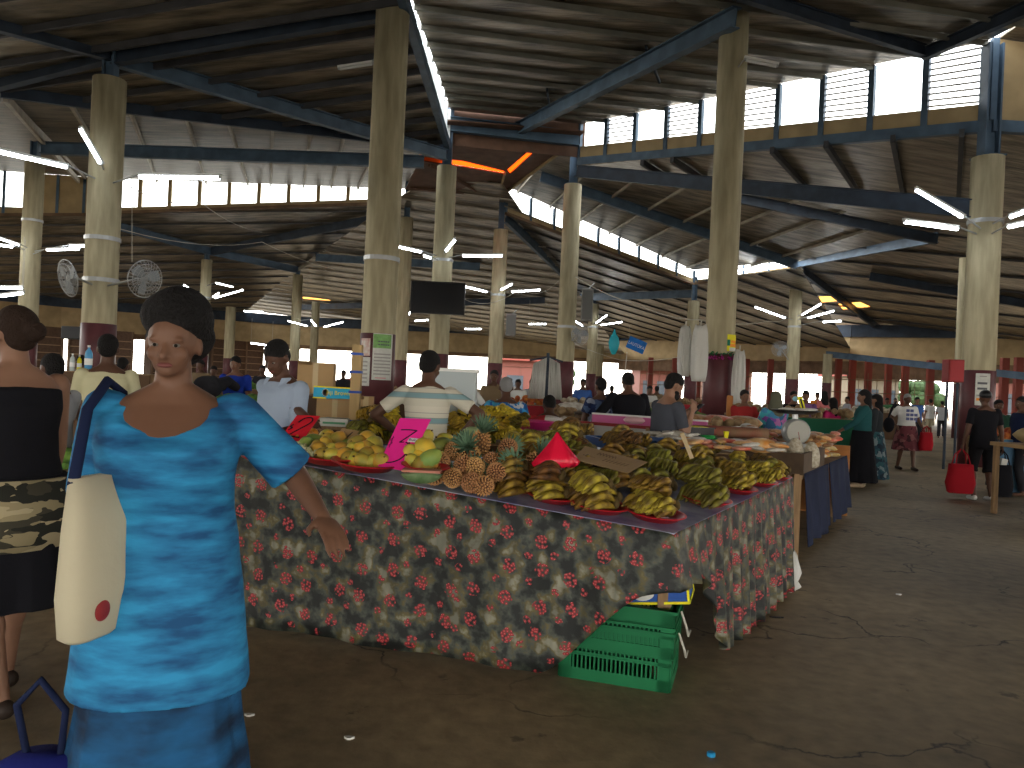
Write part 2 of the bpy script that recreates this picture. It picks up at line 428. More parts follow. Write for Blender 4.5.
# ------------------------------------------------------------------ clerestories
WN = [0]
def clerestory(A, B, zA, zB, top, n, kinds, mul=.12, board=M_TAN, beam=M_BEAM, bh=.28, t=.06, mulm=M_BEAM):
    """A,B: XY ends; zA,zB: (window bottom, board bottom); top: plane or (zA,zB)"""
    WN[0] += 1
    root = tag(bpy.data.objects.new('window_%d' % WN[0], None), kind='structure'); COL.objects.link(root)
    A = V((A[0], A[1], 0)); B = V((B[0], B[1], 0)); d = (B-A).normalized(); nx = V((-d.y, d.x, 0))
    def Z(i, u): return zA[i]*(1-u)+zB[i]*u
    def T(p, u): return (top.z(p.x, p.y) if isinstance(top, Plane) else top[0]*(1-u)+top[1]*u) - .02
    if beam: MB().beam(A+V((0,0,zA[1]-bh/2)), B+V((0,0,zB[1]-bh/2)), .2, bh).build('sill_beam', beam, root)
    if zA[0]-zA[1] > .02:
        b = MB(); q = []
        for s_ in (-t/2, t/2): q += [A+nx*s_+V((0,0,zA[1])), B+nx*s_+V((0,0,zB[1])), B+nx*s_+V((0,0,zB[0])), A+nx*s_+V((0,0,zA[0]))]
        b.add(q, [(0,1,2,3),(7,6,5,4),(0,4,5,1),(1,5,6,2),(2,6,7,3),(3,7,4,0)]); b.build('sill_board', board, root)
    for i in range(n+1):
        u = i/n; p = A.lerp(B, u); M = Matrix.Rotation(math.atan2(d.y, d.x), 3, 'Z'); z0, z1 = Z(1, u), T(p, u)
        MB().box(p+V((0,0,(z0+z1)/2)), (mul, .14, z1-z0), M).build('mullion', mulm, root)
    for i in range(n):
        k = kinds[i % len(kinds)]; u0, u1 = (i+.0)/n, (i+1.0)/n; p0, p1 = A.lerp(B, u0)+d*mul/2, A.lerp(B, u1)-d*mul/2
        z0a, z0b = Z(0, u0), Z(0, u1); ta, tb = T(p0, u0), T(p1, u1)
        if k == 'L':
            b = MB(); ns = max(5, int((ta-z0a)/.15))
            for j in range(ns):
                f = (j+.5)/ns; a_ = p0+V((0,0,z0a+(ta-z0a)*f)); b_ = p1+V((0,0,z0b+(tb-z0b)*f))
                up = (V((0,0,1))*.95-nx*.3).normalized()
                b.beam(a_, b_, .008, .055, up)
            b.build('louvre_panel', M_LOUVRE, root)
        elif k == 'G':
            b = MB(); q = []
            for s_ in (-.004, .004): q += [p0+nx*s_+V((0,0,z0a)), p1+nx*s_+V((0,0,z0b)), p1+nx*s_+V((0,0,tb)), p0+nx*s_+V((0,0,ta))]
            b.add(q, [(0,1,2,3),(7,6,5,4),(0,4,5,1),(1,5,6,2),(2,6,7,3),(3,7,4,0)]); b.build('pane', M_GLASS, root)
        elif k == 'B':
            b = MB(); q = []
            for s_ in (-.02, .02): q += [p0+nx*s_+V((0,0,z0a)), p1+nx*s_+V((0,0,z0b)), p1+nx*s_+V((0,0,tb)), p0+nx*s_+V((0,0,ta))]
            b.add(q, [(0,1,2,3),(7,6,5,4),(0,4,5,1),(1,5,6,2),(2,6,7,3),(3,7,4,0)]); b.build('panel', M_TAN, root)
    return root
a, b_ = at(579, 158, 30), at(985, 121, 19)
clerestory(a.xy, b_.xy, (at(583,147,30).z, a.z), (at(985,104,19).z, b_.z), P0, 10, 'GLGLGLGLGL', mul=.16)
clerestory((-2.8, 28.6), (-2.8, -13), (P1.z(-2.8, 28.6)+.15, P1.z(-2.8, 28.6)+.12), (P1.z(-2.8, -13)+.15, P1.z(-2.8, -13)+.12), P0, 34, 'G', mul=.08, bh=.32, mulm=M_STEEL)
clerestory(w2a.xy, w2b.xy, (w2a.z, w2a.z-.2), (w2b.z, w2b.z-.2), P2, 11, 'G', mul=.2, bh=.15, beam=M_TANDARK, mulm=M_TAN)
clerestory(kl.xy, klw.xy, (kl.z, kl.z-.3), (klw.z, klw.z-.3), P2, 6, 'GGGGGG', mul=.14, bh=.15, beam=M_TANDARK)
clerestory(klw.xy, w2a.xy, (klw.z, klw.z-.3), (w2a.z, w2a.z-.3), P2, 3, 'B', mul=.14, bh=.15, beam=M_TANDARK)
a, b_ = at(506,207,38.4), at(694,279,46)
clerestory(a.xy, b_.xy, (a.z, a.z-.25), (b_.z, b_.z-.25), P6, 9, 'G', mul=.12, bh=.12, beam=M_TANDARK)
a, b_ = at(694,281,46), at(795,266,44)
clerestory(a.xy, b_.xy, (a.z, a.z-.12), (b_.z, b_.z-.12), (a.z+.6, b_.z+.55), 4, 'G', mul=.1, bh=.12, beam=M_TANDARK)
a = at(985,121,19)
clerestory((a.x+.1, 18.9), (34, 18.7), (a.z, a.z-.02), (a.z-.4, a.z-.42), P9, 9, 'B', mul=.16)

# ------------------------------------------------------------------ steel beams
def steel(a, b_, wd, h, label, m=M_BEAM, name='steel_beam', i=True, group=None, cat='beam'):
    a, b_ = V(a), V(b_); c = (a+b_)/2; mb = MB()
    (mb.ibeam if i else mb.beam)(a-c, b_-c, wd, h)
    o = mb.build(name, m); o.location = c
    return tag(o, label, cat, group)
def onl(pl, x, y, dz): return pl.hit(x, y)+V((0, 0, dz))
wb = MB(); q_ = [V((c3.x-.1, c3.y+.03, P0.z(c3.x, c3.y)+.4)), V((c4.x+.1, c4.y+.03, P0.z(c4.x, c4.y)+.4))]; q_ += [q_[1]-V((0,0,1.7)), q_[0]-V((0,0,1.7))]; q_ += [p+V((0,.06,0)) for p in q_]
tag(wb.add(q_, [(0,3,2,1),(4,5,6,7),(0,1,5,4),(1,2,6,5),(2,3,7,6),(3,0,4,7)]).build('wall_centre', M_BROWNCEIL), kind='structure')
for e_ in (((0,86),(125,103)), ((125,103),(369,133)), ((369,133),(447,146))): MB().beam(P1.hit(*e_[0])-V((0,0,.12)), P1.hit(*e_[1])-V((0,0,.12)), .12, .36).build('edge_beam', M_DARKBEAM, r1)
steel(at(450,124,28.6), at(579,139,29.7), .25, .55, 'blue cross beam above the brown ceiling, between two tall posts')
steel(onl(P0,510,122,-.45), onl(P0,737,-2,-.42), .25, .46, 'long blue girder slanting from the tall round column up the centre roof')
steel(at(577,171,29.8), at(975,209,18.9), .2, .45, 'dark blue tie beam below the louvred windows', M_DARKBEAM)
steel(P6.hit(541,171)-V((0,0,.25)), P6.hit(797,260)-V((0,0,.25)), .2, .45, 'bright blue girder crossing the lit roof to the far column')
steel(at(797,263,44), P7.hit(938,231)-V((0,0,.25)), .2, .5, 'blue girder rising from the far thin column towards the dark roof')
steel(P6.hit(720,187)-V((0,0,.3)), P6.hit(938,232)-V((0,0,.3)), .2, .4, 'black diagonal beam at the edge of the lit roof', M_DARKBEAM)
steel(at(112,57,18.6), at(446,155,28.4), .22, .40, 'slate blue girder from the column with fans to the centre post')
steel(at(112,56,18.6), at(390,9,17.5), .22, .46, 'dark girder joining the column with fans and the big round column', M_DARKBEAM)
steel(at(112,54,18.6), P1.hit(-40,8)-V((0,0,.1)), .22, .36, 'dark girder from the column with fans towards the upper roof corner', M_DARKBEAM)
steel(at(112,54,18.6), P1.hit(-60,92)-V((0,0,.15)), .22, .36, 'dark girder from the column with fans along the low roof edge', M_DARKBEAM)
steel(at(41,148,31), at(424,162,31), .25, .48, 'long horizontal blue beam across the foil roof above the row of windows')
steel(P2.hit(6,88)-V((0,0,.3)), P2.hit(93,193)-V((0,0,.3)), .14, .25, 'pale diagonal timber rafter beside the column with fans', M_LPURLIN, 'timber_rafter', False)
steel(P3.hit(121,222)-V((0,0,.3)), P3.hit(211,247)-V((0,0,.3)), .2, .5, 'blue girder under the far roof, sloping to the far thin column')
steel(P3.hit(211,247)-V((0,0,.3)), P3.hit(298,266)-V((0,0,.3)), .2, .5, 'blue girder between two far thin columns')
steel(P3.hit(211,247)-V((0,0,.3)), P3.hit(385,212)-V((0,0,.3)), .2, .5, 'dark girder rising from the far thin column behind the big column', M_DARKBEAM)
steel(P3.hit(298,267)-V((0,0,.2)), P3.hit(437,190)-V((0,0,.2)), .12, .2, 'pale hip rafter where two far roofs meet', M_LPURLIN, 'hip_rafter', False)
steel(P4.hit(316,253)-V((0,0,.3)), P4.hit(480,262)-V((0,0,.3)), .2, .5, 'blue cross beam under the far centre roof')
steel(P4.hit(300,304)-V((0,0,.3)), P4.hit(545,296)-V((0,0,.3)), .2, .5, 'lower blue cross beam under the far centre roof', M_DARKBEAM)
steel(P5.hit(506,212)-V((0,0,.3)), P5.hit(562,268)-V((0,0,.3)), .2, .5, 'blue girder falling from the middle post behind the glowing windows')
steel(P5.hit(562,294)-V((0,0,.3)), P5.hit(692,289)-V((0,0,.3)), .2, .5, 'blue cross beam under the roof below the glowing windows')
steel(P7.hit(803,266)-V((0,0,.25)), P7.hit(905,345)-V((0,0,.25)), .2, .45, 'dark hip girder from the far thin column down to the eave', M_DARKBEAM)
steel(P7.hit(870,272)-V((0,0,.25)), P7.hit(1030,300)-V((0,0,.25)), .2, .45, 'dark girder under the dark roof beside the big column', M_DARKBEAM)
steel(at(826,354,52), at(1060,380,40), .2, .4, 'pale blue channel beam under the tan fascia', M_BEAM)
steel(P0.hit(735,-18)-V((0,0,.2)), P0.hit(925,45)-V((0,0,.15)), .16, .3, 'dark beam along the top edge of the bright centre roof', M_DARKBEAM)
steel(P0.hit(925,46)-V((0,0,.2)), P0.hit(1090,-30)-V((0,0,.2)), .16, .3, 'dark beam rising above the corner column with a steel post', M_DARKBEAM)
for (p, q, l) in (((646,45,.2),(660,72,0),'upper'), ((547,88,.2),(552,110,0),'lower')):
    a = P0.hit(p[0], p[1]) ; b_ = P0.hit(q[0], q[1])
    steel(a-V((0,0,.05)), b_-V((0,0,.3)), .06, .1, '%s short brace clamped to the long blue girder' % l, M_DARKBEAM, 'steel_brace', False, cat='brace')

# ------------------------------------------------------------------ columns
COLS = {}
def column(key, px, py, w_, d, boundary, label, ptop=None, shape=24, radius=None, postw=.26):
    top = at(px, py, d); r_ = radius or w_*d/FPX/2
    t = tag(thing('concrete_column', label, 'column', (top.x, top.y, 0)), kind='thing')
    h = top.z; zb = boundary
    MB().lathe((0,0,0), [(r_, zb), (r_, zb+.01), (r_*.99, h*.6), (r_*.985, h)], shape).build('shaft', M_CONC, t, True)
    for f in t.children[0].data.polygons:
        if len(f.vertices) > 4: f.use_smooth = False
    MB().lathe((0,0,0), [(r_*1.03, 0), (r_*1.03, zb-.01), (r_*1.01, zb)], shape).build('painted_base', M_MAROON, t, True)
    if ptop:
        pz = at(ptop[0], ptop[1], d).z
        b = MB()
        for s_ in (-1, 1): b.box((s_*postw*.45, 0, (h+pz)/2), (.05, postw, pz-h+.02))
        b.box((0, 0, (h+pz)/2), (postw*.9, .05, pz-h+.02)); b.box((0, 0, h+.02), (postw*1.6, postw*1.6, .04))
        b.build('steel_post', M_BEAM, t)
    COLS[key] = (top.x, top.y, r_, t); return t
def collar(key, zc):
    x, y, r_, t = COLS[key]
    MB().lathe((0,0,zc), [(r_*1.0,-.05),(r_*1.06,-.05),(r_*1.06,.05),(r_*1.0,.05)], 24, caps=False).build('collar', M_STEEL, t)
column('C2', 393, 10, 34, 17.5, 2.5, 'big round concrete column with posters, nearest to the camera', (393,-4))
column('C1', 110, 80, 31.5, 18.6, 2.5, 'round concrete column carrying two wall fans', (112,50))
column('C5', 735, 8, 29, 17.7, 2.4, 'tall round concrete column with sacks hung at its maroon base', (737,-6))
column('C6', 988, 158, 30.5, 18.9, 2.35, 'round concrete column with a steel post and notices, by the aisle', (978,45), 16, postw=.36)
column('C3', 447, 167, 20, 28.8, 2.5, 'round concrete column behind the black television', (449,108), postw=.32)
column('C4', 573, 185, 18, 31, 2.5, 'round concrete column with dark base behind the white cloth screen', (577,128), postw=.32)
column('C7', 501, 230, 14.5, 38.4, 2.5, 'far concrete column under the glowing windows corner', (503,190))
column('C8', 797, 270, 12.5, 44, 2.5, 'thin far column with one fan under the blue girders', (797,260))
column('C9', 694, 301, 12, 46, 2.5, 'far column hidden partly by the tall column with sacks', (694,277))
column('C13', 35, 163, 18, 31, 2.5, 'concrete column at the left end of the long blue beam', (36,142))
column('C12', 407, 218, 13, 41, 2.5, 'far column peeking out beside the big round column', (403,176))
column('C10', 207, 260, 10.5, 52, 2.5, 'thin far column in front of the brown shop fronts, tube lights fanned around it', (209,250))
column('C11', 298, 275, 9.8, 57.6, 2.5, 'thin far column at the meeting of two far roofs', (299,266))
column('C14', 594, 304, 10, 56, 2.5, 'thin far column beside the blue banner', (594,298))
column('C15', 316, 302, 8, 64, 2.5, 'far column close to the bright opening', None)
column('C16', 231, 307, 10, 60, 2.5, 'short far column in front of the tan fascia', None)
column('C17', 828, 354, 9, 50, 2.5, 'short far column under the tan fascia beside the aisle stalls', None)
column('C18', 965, 258, 10, 34, 2.4, 'slim concrete column just behind the corner column', None)
column('C19', 600, 345, 8, 66, 2.5, 'short brown far column left of the blue banner', None)
for k, zc in (('C1', 4.55), ('C1', 3.55), ('C2', 4.2), ('C6', 6.0), ('C3', 6.0), ('C7', 5.9), ('C8', 5.5), ('C10', 6.4), ('C13', 7.2), ('C4', 3.9), ('C14', 5.9)): collar(k, zc)

# ------------------------------------------------------------------ floor, outside ground, fascia, far shops
fm = mat('floor_concrete', (.135, .108, .074), .62, 0, bump=.3, bscale=9, spec=.35); N, L, b = nodes_of(fm)
tcn = N.new('ShaderNodeTexCoord')
n1 = N.new('ShaderNodeTexNoise'); n1.inputs['Scale'].default_value = .55; n1.inputs['Detail'].default_value = 8; L.new(tcn.outputs['Object'], n1.inputs['Vector'])
n2 = N.new('ShaderNodeTexNoise'); n2.inputs['Scale'].default_value = 9; n2.inputs['Detail'].default_value = 6; L.new(tcn.outputs['Object'], n2.inputs['Vector'])
r1_ = N.new('ShaderNodeValToRGB'); r1_.color_ramp.elements[0].position = .35; r1_.color_ramp.elements[1].position = .68
r1_.color_ramp.elements[0].color = (.185, .14, .083, 1); r1_.color_ramp.elements[1].color = (.345, .262, .15, 1)
L.new(n1.outputs['Fac'], r1_.inputs['Fac'])
mx = N.new('ShaderNodeMixRGB'); mx.blend_type = 'OVERLAY'; mx.inputs['Fac'].default_value = .55; L.new(r1_.outputs['Color'], mx.inputs['Color1']); L.new(n2.outputs['Fac'], mx.inputs['Color2'])
# cracks: warped cell borders, kept only in patches
wp = N.new('ShaderNodeTexNoise'); wp.inputs['Scale'].default_value = 2.2; wp.inputs['Detail'].default_value = 6; L.new(tcn.outputs['Object'], wp.inputs['Vector'])
ad = N.new('ShaderNodeMixRGB'); ad.blend_type = 'ADD'; ad.inputs['Fac'].default_value = .7; L.new(tcn.outputs['Object'], ad.inputs['Color1']); L.new(wp.outputs['Color'], ad.inputs['Color2'])
vo = N.new('ShaderNodeTexVoronoi'); vo.feature = 'DISTANCE_TO_EDGE'; vo.inputs['Scale'].default_value = .75; L.new(ad.outputs['Color'], vo.inputs['Vector'])
cr = N.new('ShaderNodeValToRGB'); cr.color_ramp.elements[0].position = .0; cr.color_ramp.elements[0].color = (1, 1, 1, 1); cr.color_ramp.elements[1].position = .011; cr.color_ramp.elements[1].color = (0, 0, 0, 1)
L.new(vo.outputs['Distance'], cr.inputs['Fac'])
pm = N.new('ShaderNodeTexNoise'); pm.inputs['Scale'].default_value = .9; L.new(tcn.outputs['Object'], pm.inputs['Vector'])
pr = N.new('ShaderNodeValToRGB'); pr.color_ramp.elements[0].position = .47; pr.color_ramp.elements[1].position = .56; L.new(pm.outputs['Fac'], pr.inputs['Fac'])
ml = N.new('ShaderNodeMath'); ml.operation = 'MULTIPLY'; L.new(cr.outputs['Color'], ml.inputs[0]); L.new(pr.outputs['Color'], ml.inputs[1])
m2 = N.new('ShaderNodeMixRGB'); m2.inputs['Color2'].default_value = (.025, .02, .016, 1); L.new(ml.outputs[0], m2.inputs['Fac']); L.new(mx.outputs['Color'], m2.inputs['Color1'])
# dark spills
sp = N.new('ShaderNodeTexNoise'); sp.inputs['Scale'].default_value = 2.4; sp.inputs['Detail'].default_value = 9; sp.inputs['Roughness'].default_value = .7; L.new(tcn.outputs['Object'], sp.inputs['Vector'])
sr = N.new('ShaderNodeValToRGB'); sr.color_ramp.elements[0].position = .62; sr.color_ramp.elements[1].position = .66; sr.color_ramp.elements[1].color = (.75, .75, .75, 1); L.new(sp.outputs['Fac'], sr.inputs['Fac'])
m3 = N.new('ShaderNodeMixRGB'); m3.inputs['Color2'].default_value = (.09,.066,.045,1); L.new(sr.outputs['Color'], m3.inputs['Fac']); L.new(m2.outputs['Color'], m3.inputs['Color1'])
L.new(m3.outputs['Color'], b.inputs['Base Color'])
tag(MB().box((0, 34, -.1), (130, 100, .2)).build('floor', fm), kind='structure')
M_GROUND = mat('outside_ground', (.2, .185, .16), .9)
tag(MB().box((0, 40, -.35), (400, 300, .2)).build('ground', M_GROUND), kind='structure')

fas = [(-60, 34), (-47, 52), at(60,340,64).xy, at(300,340,75).xy, at(620,340,75).xy, at(850,350,58).xy, (48, 46), (62, 30)]
for i in range(len(fas)-1):
    a, b_ = V((*fas[i], 5.3)), V((*fas[i+1], 5.3))
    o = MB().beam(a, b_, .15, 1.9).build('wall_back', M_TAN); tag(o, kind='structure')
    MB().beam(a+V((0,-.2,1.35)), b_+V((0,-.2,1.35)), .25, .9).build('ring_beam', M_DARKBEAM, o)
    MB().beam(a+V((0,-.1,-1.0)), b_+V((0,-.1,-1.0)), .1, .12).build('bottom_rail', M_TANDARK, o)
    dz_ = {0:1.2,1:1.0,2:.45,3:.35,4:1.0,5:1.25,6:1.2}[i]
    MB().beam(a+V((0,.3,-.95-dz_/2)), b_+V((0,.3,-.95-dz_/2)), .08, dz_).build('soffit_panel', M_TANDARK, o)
for x0, y0, x1, y1 in ((-60, 34, -60, -14), (62, 30, 62, -14), (-60, -14, 62, -14)):
    tag(MB().beam(V((x0, y0, 6.6)), V((x1, y1, 6.6)), .15, 4.5).build('wall_front', M_TAN), kind='structure')
for (pl, pts) in ((P9, [(34, 19.4), (62, 30), (62, -14), (34, -14)]), (P1, [(-34, 4), (-34, -14), (-60, -14), (-60, 34), (-40, 13)])):
    zz = 7.5
    q = Plane(V((0, 0, zz)), V((1, 0, zz)), V((0, 1, zz)))
    roof(q, pts)
# ------------------------------------------------------------------ tube lights
def tube_light(p, q, label, group=None, on=True, holder=True):
    a, b_ = at(*p), at(*q); c = (a+b_)/2
    t = thing('fluorescent_tube_light', label, 'light', c, 0, group)
    MB().tube([a-c, b_-c], .04, 8).build('tube', M_TUBE if on else M_TUBEOFF, t)
    d = (b_-a).normalized(); up = V((0,0,1)); up = (up-d*up.dot(d)).normalized()
    MB().beam(a-c-d*.05+up*.06, b_-c+d*.05+up*.06, .07, .05, up).build('housing', M_WHITE, t)
    b = MB()
    for e in (a-c-d*.02, b_-c+d*.02): b.box(e+up*.02, (.05, .05, .07))
    b.build('end_cap', M_STEEL, t)
    best = None
    for k_, (x, y, cr_, _t) in COLS.items():
        for e in (a, b_):
            dd = math.hypot(e.x-x, e.y-y)
            if dd < 4.2 and (best is None or dd < best[0]): best = (dd, e, V((x, y, e.z)), cr_)
    if best:
        dd, e, q, cr_ = best; w2_ = (q-e); q2 = q-w2_.normalized()*cr_*.9 if w2_.length > cr_ else q
        if (q2-e).length > .05: MB().tube([e-c+V((0,0,.06)), q2-c+V((0,0,.0))], .02, 6).build('support_arm', M_STEEL, t)
    else:
        for e in (a, b_): MB().tube([e-c+V((0,0,.06)), e-c+V((0,0,1.6))], .01, 5).build('suspension_wire', M_WIRE, t)
    return t
LT = [
 ((916,190,18),(962,217,17.6),'upper tube light on the left arm of the corner column by the aisle'),
 ((905,222,17.5),(957,229,18.3),'lower horizontal tube light on the left arm of the corner column by the aisle'),
 ((1011,217,17.8),(1046,204,16.5),'upper tube light pointing away from the corner column at the picture edge'),
 ((1009,227,17.8),(1046,219,16.5),'lower tube light pointing away from the corner column at the picture edge'),
 ((755,307,43),(785,318,43),'tube light slanting on the near side of the thin column with one fan'),
 ((802,315,43),(821,304,42.5),'steep tube light rising from the thin column with one fan'),
 ((808,318,42.6),(834,311,42),'middle tube light fanned out beside the thin column with one fan'),
 ((823,322,41),(841,321,41),'short flat tube light lowest beside the thin column with one fan'),
 ((66,167,17.3),(-22,147,15),'long tube light reaching from the column with two fans to the picture edge'),
 ((80,129,17.4),(100,163,17.7),'steep tube light leaning on the column with two fans'),
 ((140,177,17.7),(219,178,16.2),'horizontal tube light in front of the bright window row beside the fan column'),
 ((-8,236,30),(19,245,30),'upper of two crossed tube lights at the hall edge above the short-haired woman'),
 ((-14,243,29),(12,247,30),'lower of two crossed tube lights at the hall edge above the short-haired woman'),
 ((47,250,29.5),(79,249,29.5),'horizontal tube light between the end column and the column with fans'),
 ((70,246,29),(89,246,29),'short tube light just before the column with two fans'),
 ((-12,288,24),(22,288,24),'upper tube light above the head of the woman in black'),
 ((-12,298,23),(23,293,23),'lower tube light above the head of the woman in black'),
 ((169,288,50),(198,297,50),'long slanting tube light near the far thin column, outer one'),
 ((184,285,50),(200,295,50),'steeper slanting tube light touching the far thin column'),
 ((215,298,50),(243,290,50),'long tube light rising on the far side of the far thin column'),
 ((213,297,49),(219,293,49),'tiny tube light close against the far thin column'),
 ((216,283,50),(233,287,50),'short tube light higher up beside the far thin column'),
 ((244,311,55),(263,312,55),'flat tube light between the far thin column and the short column'),
 ((251,343,50),(272,346,50),'tube light low behind the head of the man in the light blue shirt'),
 ((288,321,56),(307,326,56),'tube light sloping to the column where two roofs meet'),
 ((311,320,56),(316,326,56),'nearly end-on tube light on the column where two roofs meet'),
 ((324,327,56),(343,322,56),'tube light rising beyond the column where two roofs meet'),
 ((399,247,27.5),(421,252,27.8),'tube light above the television, sloping from the big column'),
 ((424,256,28),(431,258,28),'small tube light above the television against its column'),
 ((446,251,27.9),(455,240,27.6),'steep tube light above the television on its column'),
 ((463,256,28),(502,256,28),'long horizontal tube light between the television column and the next'),
 ((454,284,37),(487,292,37),'tube light sloping just beyond the television edge'),
 ((501,290,37.3),(512,284,37.3),'short rising tube light on the middle column'),
 ((512,292,38),(540,290,38),'flat tube light beyond the middle column'),
 ((406,320,50),(410,312,50),'tiny upright tube light behind the big column with posters'),
 ((415,321,50),(428,320,50),'short flat tube light below the television'),
 ((465,329,52),(481,329,52),'short flat tube light far behind the television column'),
 ((529,324,52),(546,324,52),'short flat tube light left of the column with dark base'),
 ((575,321,55),(583,326,55),'short sloping tube light beyond the column with dark base'),
 ((596,323,55),(607,315,55),'steep tube light on the thin column beside the blue banner'),
 ((601,325,54.5),(622,322,54.5),'flat tube light on the thin column beside the blue banner'),
 ((734,271,42),(789,263,42),'long tube light leading to the thin column with one fan'),
]
for p, q, l in LT: tube_light(p, q, l)
tube_light((492,10,19),(551,20,19.5), 'unlit tube light fixed under the centre roof', on=False)
tube_light((340,69,19),(372,64,19), 'unlit tube light under the dark roof beside the big column', on=False)
tube_light((746,60,17),(776,66,17), 'unlit tube light under the bright roof beside the tall column', on=False)

# ------------------------------------------------------------------ cables
def cable(pts, label, r_=.012, m=M_WIRE, sag=0):
    p = [at(*q) for q in pts]; out = []
    for i in range(len(p)-1):
        for k in range(8):
            t = k/8; out.append(p[i].lerp(p[i+1], t)-V((0,0,sag*4*t*(1-t))))
    out.append(p[-1]); c = out[0].copy()
    o = MB().tube([q-c for q in out], r_, 5).build('hanging_cable', m); o.location = c
    return tag(o, label, 'cable')
cable([(576,277,25),(640,305,22),(700,320,18),(768,321,24),(786,318,43)], 'pale cable swooping past the tall column to the thin column with a fan', .016, sag=.1)
cable([(130,187,20),(200,202,26),(262,232,36)], 'pale cable crossing below the bright window row', .014, sag=.2)
cable([(132,174,19),(132,262,19)], 'thin wire hanging straight down beside the fans', .008)
cable([(455,294,30),(520,288,31),(566,272,31)], 'cable sagging from the television column to the column with dark base', .014, sag=.5)
cable([(120,229,24),(262,242,34),(372,275,40)], 'long thin cable running behind the big column', .014, sag=.3)
cable([(534,322,40),(620,360,40),(700,352,40)], 'thin wire strung below the blue banner', .014, sag=.2)

# ------------------------------------------------------------------ fans
def fan(px, py, d, r_, yaw, pitch, label, colkey, zc):
    c = at(px, py, d)
    t = thing('wall_fan', label, 'fan', c)
    M = Matrix.Rotation(R(yaw), 3, 'Z') @ Matrix.Rotation(R(pitch), 3, 'X')
    b = MB()
    for k in range(28):
        a = 2*PI*k/28; e = V((math.cos(a), 0, math.sin(a)))
        pts = [M @ (e*r_*.15+V((0,-.10,0))), M @ (e*r_*.6+V((0,-.09,0))), M @ (e*r_+V((0,0,0))), M @ (e*r_*.6+V((0,.08,0))), M @ (e*r_*.2+V((0,.10,0)))]
        b.tube(pts, .005, 4)
    for rr, yy in ((.15,-.1),(.4,-.095),(.6,-.09),(.8,-.05),(1,0),(.6,.08)):
        pts = [M @ V((math.cos(2*PI*k/24)*r_*rr, yy, math.sin(2*PI*k/24)*r_*rr)) for k in range(25)]
        b.tube(pts, .006 if rr < 1 else .012, 4)
    b.build('cage', M_STEEL, t)
    b = MB()
    for k in range(3):
        a = 2*PI*k/3+.4; e = V((math.cos(a), 0, math.sin(a))); s_ = V((-math.sin(a), 0, math.cos(a)))
        b.loft([[M @ (e*r_*u+s_*w_*sg+V((0, .03*sg+ty, 0))) for sg, ty in ((-1,-.004),(1,-.004),(1,.004),(-1,.004))] for u, w_ in ((.15,.05),(.5,.12),(.85,.1))])
    b.build('blade', mat('fan_blade', (.3,.32,.33), .4), t)
    MB().lathe((0,0,0), [(.02,-.02),(.09,0),(.09,.16),(.03,.22)], 14, M @ Matrix.Rotation(R(-90), 3, 'X')).build('motor', M_STEEL, t)
    x, y, cr_, _ = COLS[colkey]; e = V((x, y, zc)); dd = (e-c); dd = dd - dd.normalized()*cr_*.9
    MB().tube([M @ V((0,.15,0)), dd], .025, 6).build('bracket', M_STEEL, t)
fan(68, 278, 17.3, .42, -35, 15, 'round cage fan on the near side of the concrete fan column', 'C1', 3.4)
fan(145, 279, 17.3, .42, 60, 10, 'round cage fan turned sideways behind the hair of the woman in blue', 'C1', 3.4)
fan(780, 349, 43.5, .45, -30, 5, 'small far cage fan on the thin column', 'C8', 3.3)
fan(580, 335, 30.3, .4, 30, 0, 'dim cage fan on the column with dark base', 'C4', 3.2)

# television and panels
c = at(438, 298, 27.6)
t = thing('television', 'large black television hung in front of a concrete column', 'television', c)
bevel(MB().box((0,0,0), (1.86, .1, 1.08)).build('screen', mat('tv_screen', (.012,.013,.016), .18), t), .01)
b = MB()
for x, z, sx, sz in ((0,.56,1.92,.04),(0,-.56,1.92,.04),(-.95,0,.04,1.16),(.95,0,.04,1.16)): b.box((x,0,z), (sx,.13,sz))
b.build('bezel', M_BLACK, t); MB().beam((0,.05,0), (0,.8,0), .2, .2).build('bracket', M_STEEL, t)
for px, py, d, w_, h_, l, nm in ((511,325,38,.5,1.1,'grey hanging speaker box beside the middle column','speaker_box'), (587,305,30.5,.45,1.3,'tall grey panel hung on the column with dark base','speaker_box'),
                             (75,333,24,.75,.4,'small black screen hung beside the column with two fans','television')):
    t = thing(nm, l, 'television' if nm == 'television' else 'speaker', at(px, py, d))
    bevel(MB().box((0,0,0), (w_,.25,h_)).build('cabinet', M_BLACK if nm == 'television' else mat('grey_box', (.3,.29,.27), .7, var=.3), t), .03)
    MB().box((0,-.13,0), (w_*.85,.01,h_*.88)).build('front_panel', M_BLACK if nm == 'television' else mat('grille', (.16,.16,.15), .8), t)
    MB().tube([(0,.1,h_/2-.05), (.3,.5,h_/2+.3)], .02).build('bracket', M_STEEL, t)

